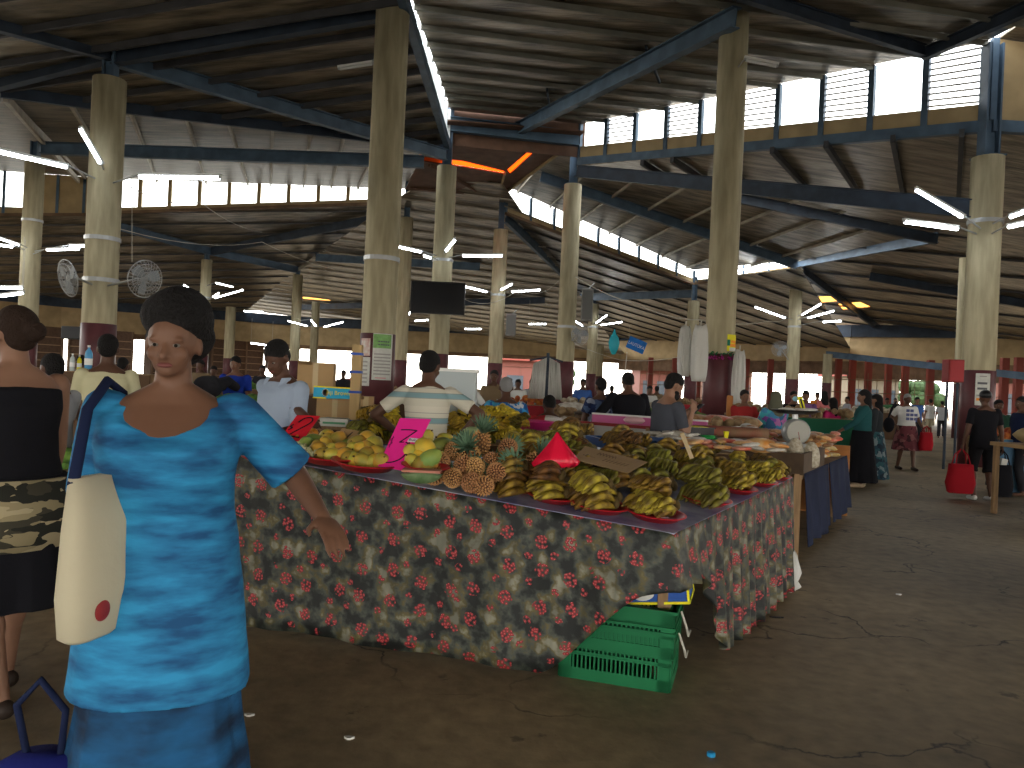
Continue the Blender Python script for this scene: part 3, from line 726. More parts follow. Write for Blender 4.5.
# ------------------------------------------------------------------ flat hand-lettering
def text_obj(body, size, m, parent, loc, rotm, name='lettering', thick=.0008, sx=1.0, shear=0, ofs=0.0):
    cu = bpy.data.curves.new(name, 'FONT'); cu.body = body; cu.size = size; cu.align_x = 'CENTER'; cu.align_y = 'CENTER'; cu.extrude = thick; cu.shear = shear; cu.offset = ofs
    o = bpy.data.objects.new(name, cu); COL.objects.link(o); cu.materials.append(m)
    M = rotm.to_4x4() @ Matrix.Diagonal((sx, 1, 1, 1)); M.translation = V(loc); o.matrix_world = M
    if parent: o.parent = parent
    return o
def stroke(b, pts, wd, M, o, lift=.002):
    """pen line: flat ribbon through 2-D points in the board's plane"""
    P = [V((x, y, 0)) for x, y in pts]; L_, R_ = [], []
    for i, p in enumerate(P):
        d = (P[min(i+1, len(P)-1)]-P[max(i-1, 0)]).normalized(); n_ = V((-d.y, d.x, 0))*wd/2
        L_.append(p+n_); R_.append(p-n_)
    for z in (lift,):
        vs = [o+M @ (q+V((0,0,z))) for q in L_]+[o+M @ (q+V((0,0,z))) for q in R_]; n = len(P)
        vs += [o+M @ (q+V((0,0,z+.001))) for q in L_]+[o+M @ (q+V((0,0,z+.001))) for q in R_]
        fs = []
        for i in range(n-1):
            fs += [(i, i+1, n+i+1, n+i), (2*n+i, 3*n+i, 3*n+i+1, 2*n+i+1), (i, 2*n+i, 2*n+i+1, i+1), (n+i, n+i+1, 3*n+i+1, 3*n+i)]
        b.add(vs, fs)
def curve2(pts, n=10):
    out = []; m = len(pts)
    for i in range(m-1):
        p0, p1, p2, p3 = [V((*pts[max(0, min(m-1, j))], 0)) for j in (i-1, i, i+1, i+2)]
        for k in range(n):
            t = k/n; q = .5*((2*p1)+(p2-p0)*t+(2*p0-5*p1+4*p2-p3)*t*t+(3*p1-p0-3*p2+p3)*t**3); out.append((q.x, q.y))
    out.append(pts[-1]); return out

# blue banner
M_BLUEB = mat('banner_blue', (.01,.16,.55), .6)
c = at(636.5, 345, 30); ang = R(-21)
t = thing('banner', 'blue hanging banner with white lettering', 'banner', c)
Mb = Matrix(((math.cos(ang), -math.sin(ang), 0), (0, 0, -1), (math.sin(ang), math.cos(ang), 0)))
b = MB(); g = []
for i in range(9):
    x = -.36+.72*i/8
    g.append([Mb @ V((x, y, .02*math.sin(x*9)+(.004 if s_ else 0))) for y, s_ in ((-.24,0),(.24,0),(.24,1),(-.24,1))])
b.loft(g).build('sheet', M_BLUEB, t)
text_obj('LAUTOKA', .17, M_WHITE, t, (0,0,0), Mb, sx=.85).location = Mb @ V((0,-.02,.03))
cable([(629,338,30),(629.5,325,30)], 'short string holding up the blue banner', .008)
cable([(627,352,30),(623,392,30)], 'thin pole under the blue banner', .02)
# bright plastic streamers beside it
for px, col, l in ((614,(.03,.4,.5),'teal plastic bag hung beside the blue banner'),):
    c = at(px, 343, 28); b = MB()
    b.loft([[c*0+V((math.cos(a)*r_*1.3, math.sin(a)*r_*.5, z)) for a in [2*PI*k/10 for k in range(10)]] for r_, z in ((.02,.5),(.05,.35),(.12,.2),(.16,0),(.13,-.2),(.05,-.42))])
    o = b.build('plastic_bag', mat('teal_bag', col, .4), None, True); o.location = c; tag(o, l, 'bag')

# posters on the big round column (curved sheets hugging it)
def wrap(name, colkey, a0, a1, z0, z1, m, label, cat='poster', off=.02, parts=()):
    x, y, r_, _ = COLS[colkey]; t = thing(name, label, cat, (x, y, z0))
    def sheet(nm, a0, a1, z0_, z1_, m_, o_):
        rings = []
        for k in range(9):
            a = R(a0+(a1-a0)*k/8)
            e = V((math.sin(a), -math.cos(a), 0))
            rings.append([e*(r_+o_)+V((0,0,z0_-z0)), e*(r_+o_)+V((0,0,z1_-z0)), e*(r_+o_+.004)+V((0,0,z1_-z0)), e*(r_+o_+.004)+V((0,0,z0_-z0))])
        return MB().loft(rings).build(nm, m_, t)
    sheet('sheet', a0, a1, z0, z1, m, off)
    for nm, b0, b1, y0, y1, m_ in parts: sheet(nm, b0, b1, y0, y1, m_, off+.006)
    return t
M_PAPER = mat('paper', (.62,.62,.57), .75, var=.12, vscale=14)
M_PGREEN = mat('green_print', (.25,.5,.17), .7, var=.3, vscale=10)
M_INK = mat('ink', (.12,.12,.13), .8)
M_LINEINK = mat('pale_ink', (.34,.33,.31), .8)
M_PINKINK = mat('pink_ink', (.62,.3,.3), .8)
def lines(a0, a1, z0, z1, n, m): return [('text_line', a0, a1, z0+(z1-z0)*(k+.2)/n, z0+(z1-z0)*(k+.6)/n, m) for k in range(n)]
zt = at(380, 333, 17).z; zb_ = at(380, 380, 17).z
wrap('poster', 'C2', -5, 62, zb_, zt, M_PAPER, 'tall poster with green heading on the big round column', parts=[('heading', -4, 55, zt-.33, zt-.02, M_PGREEN)] + lines(10, 48, zt-.28, zt-.14, 2, M_INK) + lines(0, 55, zb_+.1, zt-.42, 7, M_LINEINK)+lines(5, 40, zb_+.02, zb_+.08, 1, M_PINKINK))
zt2 = at(368, 357, 17).z; zb2 = at(368, 386, 17).z
wrap('poster', 'C2', -72, -12, zb2, zt2, M_PAPER, 'white typed notice pasted beside the green poster', parts=lines(-62, -20, zb2+.05, zt2-.05, 6, M_LINEINK))
wrap('poster', 'C2', -52, -14, zt2+.03, zt2+.42, mat('redprint', (.55,.25,.2), .7, col2=(.7,.65,.6), vscale=8), 'small red and white picture above the typed notice')
za, zb3 = at(728,333,17).z, at(728,350,17).z
M_YEL = mat('yellow_print', (.75,.68,.02), .7)
wrap('poster', 'C5', 12, 62, zb3, za, M_YEL, 'yellow poster with green and orange bands on the tall column', parts=[('green_mark', 12, 24, zb3+.12, za-.12, mat('dkgreen', (.02,.2,.12), .7)), ('orange_band', 24, 60, zb3+.1, zb3+.17, mat('orange_p', (.85,.3,.03), .7)), ('white_band', 22, 60, zb3, zb3+.08, M_PAPER), ('orange_band', 28, 58, za-.19, za-.13, mat('orange_p', (.85,.3,.03), .7))])
# garland at the top of the maroon base
x, y, r_, _ = COLS['C5']
t = thing('garland', 'green and magenta garland tied around the tall column', 'garland', (x, y, 2.4))
for zz, m_, nm in ((.0, mat('green_tinsel', (.02,.18,.06), .6), 'green_fringe'), (-.09, mat('magenta_tinsel', (.35,.02,.2), .6), 'magenta_fringe')):
    b = MB()
    for k in range(90):
        a = random.uniform(0, 2*PI); e = V((math.cos(a), math.sin(a), 0)); p = e*(r_*1.04)+V((0,0,zz+random.uniform(-.03,.03)))
        b.tube([p, p+e*random.uniform(.03,.08)+V((random.uniform(-.04,.04), random.uniform(-.04,.04), random.uniform(-.06,.05)))], [.02,.004], 4)
    b.build(nm, m_, t)
# notices and red box by the corner column
za, zb4 = at(972,372,18).z, at(972,405,18).z
wrap('poster', 'C6', -38, 8, zb4, za, M_PAPER, 'long notice with drawings on the corner column', parts=lines(-32, -2, za-.42, za-.16, 2, M_INK)+lines(-34, -20, zb4+.08, zb4+.24, 1, mat('orange_p', (.85,.3,.03), .7))+lines(-18, 0, zb4+.04, zb4+.3, 1, mat('tealp', (.15,.35,.4), .7)) + lines(-26,-4, za-.1, za-.03, 1, M_LINEINK))
c = at(953, 371, 17.6)
t = thing('hose_cabinet', 'red box on two dark posts beside the corner column', 'cabinet', (c.x, c.y, 0))
bevel(MB().box((0,0,c.z), (.36,.3,.52)).build('body', M_RED, t), .02)
MB().box((-.0,-.155,c.z), (.3,.012,.45)).build('door', mat('red_door', (.36,.022,.028), .45), t)
for s_ in (-.12, .12): MB().tube([(s_,0,0), (s_,0,c.z-.25)], .03, 8).build('post', M_DARKBEAM, t)

# ------------------------------------------------------------------ far shops, brown shutters (left) and posts (right)
def kiosk(px0, px1, d0, d1, z1, label, m, slat, idx):
    a, b_ = at(px0, 380, d0), at(px1, 380, d1); a.z = b_.z = 0
    d = (b_-a); l = d.length; ang = math.atan2(d.y, d.x); Mr = Matrix.Rotation(ang, 3, 'Z'); c = (a+b_)/2
    t = thing('shop_kiosk', label, 'shop', c, ang)
    MB().box((0, .6, z1/2), (l, 1.2, z1)).build('body', m, t)
    b = MB()
    for k in range(6): b.box((0, -.03, .5+k*(z1-.7)/6), (l*.94, .05, .07))
    b.build('shutter', slat, t)
    for k in range(4): MB().box((-l/2+.1+k*(l-.2)/3, -.06, z1/2), (.14, .1, z1)).build('post', M_TANDARK, t)
    return t
for i, (x0, x1, d0, d1, l) in enumerate(((-160,-62,50,54,'closed brown shop front at the far hall edge'), (-58,62,54,60,'brown shuttered shop front behind the woman in black'), (66,132,60,62,'brown shuttered shop beside the column with two fans'),
        (150,206,64,68,'brown shuttered shop behind the woman in blue'), (210,262,68,72,'brown shuttered shop behind the blue T-shirt vendor'))):
    kiosk(x0, x1, d0, d1, 4.3, l, mat('shop_brown', (.12,.07,.045), .8, var=.3), mat('shop_slat', (.3,.2,.12), .7), i)
M_PINKW = mat('pink_wall', (.15,.055,.04), .85, var=.15)
M_REDP = mat('red_post', (.22,.05,.035), .7)
# posts at the open front of the hall
posts = [(438,72),(560,72),(352,72)]+[(650+k*24, 68-k*1.4) for k in range(0, 7)]+[(838,56),(852,55),(868,54),(888,54),(905,53),(930,52),(1004,46),(1018,45)]
for i, (px, d) in enumerate(posts):
    p = at(px, 380, d); p.z = 0
    red = px > 640
    t = thing('eave_post', '', 'post', p, 0, 'posts along the open far side of the hall')
    t['label'] = 'red painted post at the open side of the hall' if red else 'brown post at the open far end of the hall'
    t['group'] = 'red posts along the open side' if red else 'brown posts at the far end'
    MB().box((0,0,2.2), (.42 if red else .2,.3,4.4)).build('shaft', M_REDP if red else M_TANDARK, t)
    MB().box((0,0,.15), (.6,.5,.3)).build('footing', M_CONC, t)
# fence grille between posts on the open right side
for i, (x0, x1, d0, d1) in enumerate(((640,700,66,62),(700,770,62,58),(770,850,58,54.5),(850,935,54.5,51),(935,1080,51,42),(260,440,72,72),(440,600,72,72))):
    a, b_ = at(x0,380,d0), at(x1,380,d1); a.z = b_.z = 0; c = (a+b_)/2
    t = thing('security_fence', ('thin metal fence rails between the red posts' if i < 5 else 'thin metal rails across the open far end'), 'fence', c, 0, 'rails between the red posts' if i < 5 else 'rails at the far end')
    for z in (1.1, 2.0, 2.9) if i < 5 else (1.0, 3.1): MB().beam(a-c+V((0,0,z)), b_-c+V((0,0,z)), .04, .05).build('rail', M_TANDARK, t)
    b = MB(); n = 9 if i < 5 else 4
    for k in range(n+1):
        p = a.lerp(b_, k/n)-c; b.beam(p+V((0,0,0)), p+V((0,0,3.4)), .03, .03, V((0,1,0)))
    b.build('upright', M_TANDARK, t)
# buildings outside
def outside(px0, px1, d, z1, m, label, wins=0, roofm=None):
    a, b_ = at(px0,380,d), at(px1,380,d); l = b_.x-a.x; c = V(((a.x+b_.x)/2, (a.y+b_.y)/2, 0))
    t = thing('outside_building', label, 'building', c)
    MB().box((0, 3, z1/2-.25), (l, 6, z1)).build('wall', m, t)
    MB().box((0, 2.8, z1-.1), (l+.8, 7.2, .35)).build('roof', roofm or M_REDP, t)
    for k in range(wins):
        f = MB().box((-l/2+l*(k+.5)/wins, -.03, 1.6), (l/wins*.55, .1, 1.9)).build('window', mat('dark_glass', (.06,.07,.08), .2), t)
    return t
outside(500, 560, 92, 4.6, mat('salmon_wall', (.17,.06,.045), .85), 'salmon building with a red sign band beyond the hall end', 2)
outside(640, 682, 84, 4.0, M_PINKW, 'pink building beyond the red posts near the column base', 3)
outside(706, 752, 80, 4.2, mat('salmon_wall2', (.15,.075,.05), .85), 'long pale salmon building seen between red posts', 4)
outside(848, 900, 74, 4.0, mat('cream_wall', (.16,.13,.09), .85), 'cream building beyond the fence above the shoppers', 3)
outside(1000, 1060, 64, 4.2, M_PINKW, 'pink building beyond the fence at the picture edge', 2)
for px, d, h_, l in ((560,84,3.0,'dark bushy tree outside beside the salmon building'), (922,70,2.6,'green tree outside behind the walking woman')):
    p = at(px,380,d); t = thing('street_tree', l, 'tree', (p.x, p.y, 0))
    MB().tube([(0,0,-.2),(.1,0,h_*.6)], [.2,.1], 8).build('trunk', M_TANDARK, t)
    b = MB(); rr = random.Random(px)
    for k in range(26):
        b.ell((rr.uniform(-1.3,1.3), rr.uniform(-1,1), h_*.6+rr.uniform(0,1.6)), (rr.uniform(.4,.7),)*3, None, 8, 6)
    b.build('crown', mat('leaf_green', (.05,.09,.03), .8, var=.5, vscale=4), t)

# ------------------------------------------------------------------ people
SKIN = {'dark': mat('skin_dark', (.10,.048,.03), .5, var=.12, vscale=6), 'mid': mat('skin_brown', (.17,.085,.052), .5, var=.12, vscale=6), 'light': mat('skin_tan', (.26,.14,.09), .5, var=.1, vscale=6)}
HAIRM = mat('hair_black', (.008,.007,.007), .8, bump=.8, bscale=90)
HAIRG = mat('hair_grey', (.25,.25,.25), .8, bump=.8, bscale=90)
M_EYE = mat('eye_white', (.3,.27,.24), .6, spec=.1); M_IRIS = mat('eye_dark', (.01,.008,.006), .6, spec=.1)
M_LIP = mat('lips', (.16,.05,.045), .5)
PENDING = []
def remeshed(mb, name, m, parent, vox, smooth=3, noise_amt=0, keep_loc=None):
    me = mb.mesh(name); o = bpy.data.objects.new(name, me); COL.objects.link(o)
    r_ = o.modifiers.new('r', 'REMESH'); r_.mode = 'VOXEL'; r_.voxel_size = vox; r_.use_smooth_shade = True
    s_ = o.modifiers.new('s', 'SMOOTH'); s_.factor = .5; s_.iterations = smooth
    me.materials.append(m); PENDING.append((o, noise_amt))
    if parent is not None: o.parent = parent
    return o

def person(loc, face, label, H=1.68, g=1.0, skin='mid', hair='short', hairm=None, top=None, bottom=None, shoes=None, lean=0, side=0, hands=None, feet=None, hipz=None,
           head=(0, 0), vox=.016, elbow=(None, None), knees=None, fingers='relaxed', bust=0, scoop=.012, beard=False, group=None, head_ofs=(0, 0)):
    s = H/1.7
    hz = hipz if hipz is not None else .93*s
    root_name = 'person'
    la, sa = R(lean), R(side)
    def U(x, y, z):
        """upper-body point (standing coordinates) -> leaned"""
        x, y, z = x*s, y*s, (z-.93)*s
        y, z = y*math.cos(la)+z*math.sin(la), z*math.cos(la)-y*math.sin(la)
        x, z = x*math.cos(sa)+z*math.sin(sa), z*math.cos(sa)-x*math.sin(sa)
        return V((x, y, z+hz))
    def ring(z, hx, hy, yc=0.0, n=22, ex=2.3, xc=0, dz=None):
        out = []
        for k in range(n):
            a = 2*PI*k/n; c_, s_ = math.cos(a), math.sin(a)
            x = math.copysign(abs(c_)**(2/ex), c_)*hx; y = math.copysign(abs(s_)**(2/ex), s_)*hy
            out.append(U(x+xc, y+yc, z+(dz(x, y) if dz else 0)))
        return out
    def torso(b, o=0.0, z0=.86, z1=1.47):
        rs = [(.84,.15,.11,-.01),(.90,.168*g,.125*g,-.01),(.98,.165*g,.12*g,-.005),(1.07,.142*g,.108*g,.0),(1.18,.15*g,.115*g+bust*.4,.005+bust*.3),(1.28,.165*g,.12*g+bust,.01+bust*.5),(1.36,.168*g,.105*g,.0),(1.41,.15*g**.5,.082,-.005),(1.445,.105,.068,-.01),(1.47,.062,.058,-.008)]
        rr = [ring(z, hx+o, hy+o, yc) for z, hx, hy, yc in rs if z0 <= z <= z1]
        b.loft(rr)
    def ik(S, T, l1, l2, hint):
        d = T-S; L_ = min(d.length, (l1+l2)*.995); dn = d.normalized()
        a = (l1*l1-l2*l2+L_*L_)/(2*L_); h = math.sqrt(max(l1*l1-a*a, 0))
        hp = (hint-dn*hint.dot(dn)); hp = hp.normalized() if hp.length > 1e-4 else V((0,-1,0))
        return S+dn*a+hp*h, S+dn*L_
    body = MB(); torso(body)
    if bust: pass
    # shoulders, arms
    Sh = [U(-.172*g**.6, -.005, 1.385), U(.172*g**.6, -.005, 1.385)]
    hands = hands or [(-.27, .06, .80), (.27, .06, .80)]
    arms = []
    for i in (0, 1):
        T = V(hands[i])*s if hands[i] else V((0,0,0))
        hint = V(elbow[i]) if elbow[i] else V(((-1, 1)[i]*.35, -.8, -.2))
        E_, W = ik(Sh[i], T, .285*s, .25*s, hint)
        arms.append((Sh[i], E_, W))
        ga = .5+.5*g
        body.cap(Sh[i], E_, .052*ga*s, .04*ga*s); body.cap(E_, W, .041*ga*s, .026*s)
        # hand
        d = (W-E_).normalized(); up = V((0,0,1)); sd = d.cross(up)
        if sd.length < .2: sd = d.cross(V((0,1,0)))
        sd.normalize(); 
        if i == 0: sd = -sd
        nrm = sd.cross(d) if i == 1 else d.cross(sd)
        if abs(d.z) > .75:      # hanging arm: palm faces the thigh, thumb forward
            sd = V((0,1,0)); sd = (sd-d*sd.dot(d)).normalized(); nrm = V(((1,-1)[i],0,0))
        else: nrm = V((0,0,-1)); nrm = (nrm-d*nrm.dot(d)).normalized(); sd = V(((1,-1)[i],0,0)); sd = (sd-d*sd.dot(d)-nrm*sd.dot(nrm)).normalized()
        pc = W+d*.05*s
        Mh = Matrix((sd, nrm, d)).transposed()
        body.ell(pc, (.042*s, .017*s, .055*s), Mh, 12, 8)
        curl = {'relaxed': 18, 'grip': 55, 'flat': 6}[fingers]
        for k, (ox, ln) in enumerate(((.033,.072),(.011,.08),(-.012,.075),(-.034,.06))):
            p = W+d*.088*s+sd*ox*s; dd = d.copy(); pts = [p-d*.02*s]
            for j in range(3):
                dd = (Matrix.Rotation(R(curl*(1 if j else .6)), 3, nrm.cross(d)) @ dd); 
                if dd.dot(nrm) < d.dot(nrm): dd = (Matrix.Rotation(R(-2*curl*(1 if j else .6)), 3, nrm.cross(d)) @ dd)
                pts.append(p); p = p+dd*ln/3*s*1.25
            pts.append(p); body.tube(pts, [.0082*s,.0082*s,.008*s,.0075*s,.005*s], 8)
        p = W+d*.03*s+sd*.035*s; td = (d*.6+sd*.75+nrm*.2).normalized()
        body.tube([p-td*.015*s, p, p+td*.035*s, p+(td+d*.5).normalized()*.062*s], [.013*s,.0125*s,.0105*s,.007*s], 8)
    # neck and head
    hy_, hp_ = R(head[0]), R(head[1])
    N0 = U(0, -.01, 1.43); 
    fwd_lean = lean*.5
    HB = U(0+head_ofs[0], .012+head_ofs[1], 1.515)
    Mhd = Matrix.Rotation(hy_, 3, 'Z') @ Matrix.Rotation(-hp_-la*.45, 3, 'X')
    def Hd(x, y, z): return HB + Mhd @ (V((x, y, z))*s)
    body.cap(N0, Hd(0,-.01,.03), .058*s*(g**.3), .052*s)
    body.ell(Hd(0,-.008,.105), (.074*s,.094*s,.096*s), Mhd, 20, 14)
    body.ell(Hd(0,.03,.045), (.056*s,.062*s,.066*s), Mhd, 16, 10)
    body.ell(Hd(0,.062,.005), (.028*s,.025*s,.022*s), Mhd, 12, 8)
    body.cap(Hd(0,.083,.085), Hd(0,.104,.052), .008*s, .014*s, 8)
    body.ell(Hd(0,.092,.05), (.02*s,.013*s,.011*s), Mhd, 10, 6)
    for sx in (-1, 1):
        body.ell(Hd(sx*.033,.073,.1), (.022*s,.012*s,.009*s), Mhd, 8, 6)
        body.ell(Hd(sx*.04,.06,.055), (.022*s,.022*s,.024*s), Mhd, 10, 6)
        body.ell(Hd(sx*.078,-.008,.075), (.01*s,.018*s,.03*s), Mhd, 10, 8)
        
    # legs
    feet = feet or [(-.1, 0, 0), (.1, 0, 0)]
    legs = []
    for i in (0, 1):
        Hp = V(((-1, 1)[i]*.088*s*g**.5, 0, hz-.02)); A = V((feet[i][0]*s, feet[i][1]*s-.02, feet[i][2]+.075*s))
        K, A2 = ik(Hp, A, .43*s, .425*s, V(((-1, 1)[i]*.08, 1, 0)))
        legs.append((Hp, K, A2))
        body.cap(Hp, K, .085*s*g, .055*s*(.5+.5*g)); body.cap(K, A2, .055*s*(.5+.5*g), .036*s)
        mid = K.lerp(A2, .3); body.ell(mid+V((0,-.015,0)), (.05*s*(.5+.5*g),.052*s,.1*s), None, 10, 8)
        body.cap(A2+V((0,-.02,-.035*s)), A2+V((0,.15*s,-.05*s)), .036*s, .024*s, 10, False)
    root = remeshed(body, root_name, SKIN[skin], None, vox, 3)
    tag(root, label, 'person', group)
    # eyes and lips
    if vox < .02:
        for sx in (-1, 1):
            ey_ = MB().ell(Hd(sx*.031,.0762,.083), (.0115*s,.009*s,.006*s), Mhd, 10, 6).build('eye', M_EYE, root, True)
            MB().ell(Hd(sx*.031,.0828,.083), (.0058*s,.0045*s,.0055*s), Mhd, 8, 6).build('iris', M_IRIS, ey_, True)
        MB().ell(Hd(0,.086,.022), (.024*s,.01*s,.0085*s), Mhd, 12, 6).build('lips', M_LIP, root, True)
    hm = hairm or HAIRM
    if beard:
        b = MB(); b.ell(Hd(0,.055,.0), (.052*s,.05*s,.045*s), Mhd); b.ell(Hd(0,.035,.03), (.066*s,.045*s,.03*s), Mhd)
        remeshed(b, 'beard', hm, root, max(.008, vox*.6), 2, .003)
    hv = max(.008, vox*.6); b = MB()
    if hair == 'short':
        b.ell(Hd(0,-.018,.125), (.08*s,.098*s,.088*s), Mhd, 18, 12); b.ell(Hd(0,-.05,.085), (.072*s,.06*s,.07*s), Mhd)
        remeshed(b, 'hair', hm, root, hv, 2, .004)
    elif hair == 'afro':
        b.ell(Hd(0,-.04,.168), (.112*s,.112*s,.095*s), Mhd, 18, 12); b.ell(Hd(0,-.06,.10), (.106*s,.085*s,.10*s), Mhd)
        remeshed(b, 'hair', hm, root, hv, 2, .012)
    elif hair == 'bun':
        b.ell(Hd(0,-.02,.125), (.082*s,.1*s,.09*s), Mhd); b.ell(Hd(0,-.05,.085), (.075*s,.062*s,.075*s), Mhd); b.ell(Hd(0,-.125,.1), (.045*s,.045*s,.045*s), Mhd)
        remeshed(b, 'hair', hm, root, hv, 2, .005)
    elif hair == 'long':
        b.ell(Hd(0,-.02,.125), (.085*s,.102*s,.09*s), Mhd)
        b.cap(Hd(0,-.05,.1), Hd(0,-.08,-.17), .088*s, .07*s, 14, False, 1.0)
        remeshed(b, 'hair', hm, root, hv, 3, .008)
    elif hair == 'cap':
        b.ell(Hd(0,-.012,.13), (.086*s,.106*s,.085*s), Mhd); remeshed(b, 'cap', M_BLACK, root, hv, 2)
        MB().ell(Hd(0,.12,.125), (.07*s,.07*s,.008*s), Mhd).build('cap_brim', M_BLACK, root, True)
    elif hair == 'scarf':
        b.ell(Hd(0,-.015,.12), (.09*s,.11*s,.1*s), Mhd); b.cap(Hd(0,-.03,.08), U(0,-.02,1.36), .092*s, .14*s, 16)
        remeshed(b, 'headscarf', hm, root, hv, 3, .006)
    # top
    if top:
        kind, tm = top; b = MB(); o = .018
        sl = {'tshirt': .72, 'shirt': .85, 'tank': 0, 'long': 1.0, 'tunic': .95, 'dress': .6}[kind]
        hem = {'tshirt': .82, 'shirt': .80, 'tank': .84, 'long': .8, 'tunic': .5, 'dress': .42}[kind]
        rs = [(.90,.185*g,.14*g),(.98,.18*g,.135*g),(1.07,.163*g,.127*g),(1.18,.165*g,.13*g+bust*.6),(1.28,.178*g,.132*g+bust*1.2),(1.36,.178*g,.115*g+bust*.3),(1.405,.158*g**.5,.092),(1.43,.115,.078),(1.445,.085,.07)]
        if kind == 'tank': rs = [(z, hx-.008, hy-.004) for z, hx, hy in rs if z < 1.37]+[(1.39,.12,.08)]
        fl = {'tunic': .035, 'dress': .12}.get(kind, 0)
        rr = []
        nz = 8
        for k in range(nz):
            z = hem+(.88-hem)*k/nz; f = (1-k/nz)
            rr.append((z, (.19+fl*f)*g, (.148+fl*.8*f)*g))
        allr = [(z, hx, hy, (.005+bust*.4 if 1.1 < z < 1.33 else .0)) for z, hx, hy in rr+rs]
        def dzf(x, y): return 0
        rings = []
        for z, hx, hy, yc in allr:
            n = 40; out = []
            for k in range(n):
                a = 2*PI*k/n; c_, s_ = math.cos(a), math.sin(a); w_ = 1+(fl*.55*max(0,(.88-z))/.4)*math.sin(a*9+z*3)*.5
                x = math.copysign(abs(c_)**.9, c_)*hx*w_; y = math.copysign(abs(s_)**.9, s_)*hy*w_+yc
                if z < .9 and kind in ('tunic', 'dress'):
                    out.append(V((x*s, y*s, z*s+hz-.93*s)))
                else: out.append(U(x, y, z - (scoop*(max(0, 1-(x/.125)**2) if y > -.02 else .1)*min(1, max(0, (z-1.34)/.07)) if kind != 'tank' else 0)))
            rings.append(out)
        b.loft(rings)
        for i in (0, 1):
            if sl <= 0: continue
            S_, E_, W = arms[i]; ga = .5+.5*g
            b.cap(S_.lerp(U(0,0,1.36), .12), S_, .054*ga*s, .06*ga*s)
            if sl <= .98: b.cap(S_, S_.lerp(E_, sl), .062*ga*s, (.056+(.02 if kind in ('tunic','dress') else 0))*ga*s, 14, True)
            else: b.cap(S_, E_, .062*ga*s, .053*ga*s); b.cap(E_, E_.lerp(W, .92), .055*ga*s, .038*s, 14, True)
        remeshed(b, {'tshirt':'t_shirt','shirt':'shirt','tank':'tank_top','long':'long_sleeved_shirt','tunic':'tunic','dress':'dress'}[kind], tm, root, max(.009, vox*.7), 2, .004)
        if kind == 'shirt':
            b = MB()
            for sx in (-1, 1):
                b.loft([[U(sx*.075+q[0], .045+q[1], 1.425+q[2]) for q in ((-.03,-.04,.03),(.012,.0,.028),(.02,.035,-.03),(-.02,.03,-.045))], [U(sx*.075+q[0], .055+q[1], 1.43+q[2]) for q in ((-.03,-.04,.03),(.012,.0,.028),(.02,.035,-.03),(-.02,.03,-.045))]])
            b.build('collar', tm, root)
    if bottom:
        kind, bm = bottom; b = MB()
        if kind in ('trousers', 'shorts'):
            b.loft([ring(z, hx, hy) for z, hx, hy in ((.80,.13*g,.12*g),(.86,.17*g,.14*g),(.93,.178*g,.135*g),(1.0,.17*g,.13*g))])
            for Hp, K, A in legs:
                e = 1.0 if kind == 'trousers' else .0
                b.cap(Hp, K, .1*s*g, .075*s, 14); 
                if kind == 'trousers': b.cap(K, K.lerp(A, .95), .075*s, .065*s, 14, True)
                else: b.cap(K, K.lerp(A, .12), .08*s, .082*s, 14, True)
        else:
            hem = {'skirt': .45, 'long_skirt': .10}[kind]; rings = []
            cx = sum(f[0] for f in feet)/2*s; cy = sum(f[1] for f in feet)/2*s
            for k in range(14):
                f = k/13; z = hem*s+(hz+(.0 if top and top[0] == 'tunic' else .07)-hem*s)*f; o_ = []; tk = .76 if (top and top[0] == 'tunic') else 1.0
                tk_ = tk+(.10*(1-f) if tk < 1 else 0)
                for j in range(40):
                    a = 2*PI*j/40; w_ = 1+.05*(1-f)*math.sin(a*8+1.3)+.02*(1-f)*math.sin(a*17)
                    o_.append(V((math.cos(a)*(.19+.09*(1-f))*g*s*w_*tk_+cx*(1-f), math.sin(a)*(.15+.11*(1-f))*g*s*w_*tk_+cy*(1-f), z)))
                rings.append(o_)
            b.loft(rings)
        remeshed(b, {'trousers':'trousers','shorts':'shorts','skirt':'skirt','long_skirt':'long_skirt'}[kind], bm, root, max(.01, vox*.8), 2, .004)
    if shoes:
        for Hp, K, A in legs:
            b = MB(); b.cap(A+V((0,-.03*s,-.03*s)), A+V((0,.16*s,-.045*s)), .042*s, .034*s, 12)
            remeshed(b, 'shoe', shoes, root, .012, 2)
    root.location = loc; root.rotation_euler = (0, 0, R(face))
    root['_arms'] = 0; del root['_arms']
    M = Matrix.Translation(V(loc)) @ Matrix.Rotation(R(face), 4, 'Z')
    return root, {'hands': [M @ (a[2]+(a[2]-a[1]).normalized()*.08) for a in arms], 'U': lambda x, y, z: M @ U(x, y, z), 'H': lambda x, y, z: M @ Hd(x, y, z), 'sh': [M @ q for q in Sh]}

def gx(px, d):
    p = at(px, 384, d); return (p.x, p.y, 0)
# cloth materials
def cloth(name, col, **k): return mat(name, col, .95, bump=.35, bscale=12, spec=.12, **k)
M_DRESS = mat('dress_print', (.03,.27,.52), .8, bump=.3, bscale=10, col2=(.012,.075,.19), vscale=7, stretch=(.7,.7,2.8), detail=8)

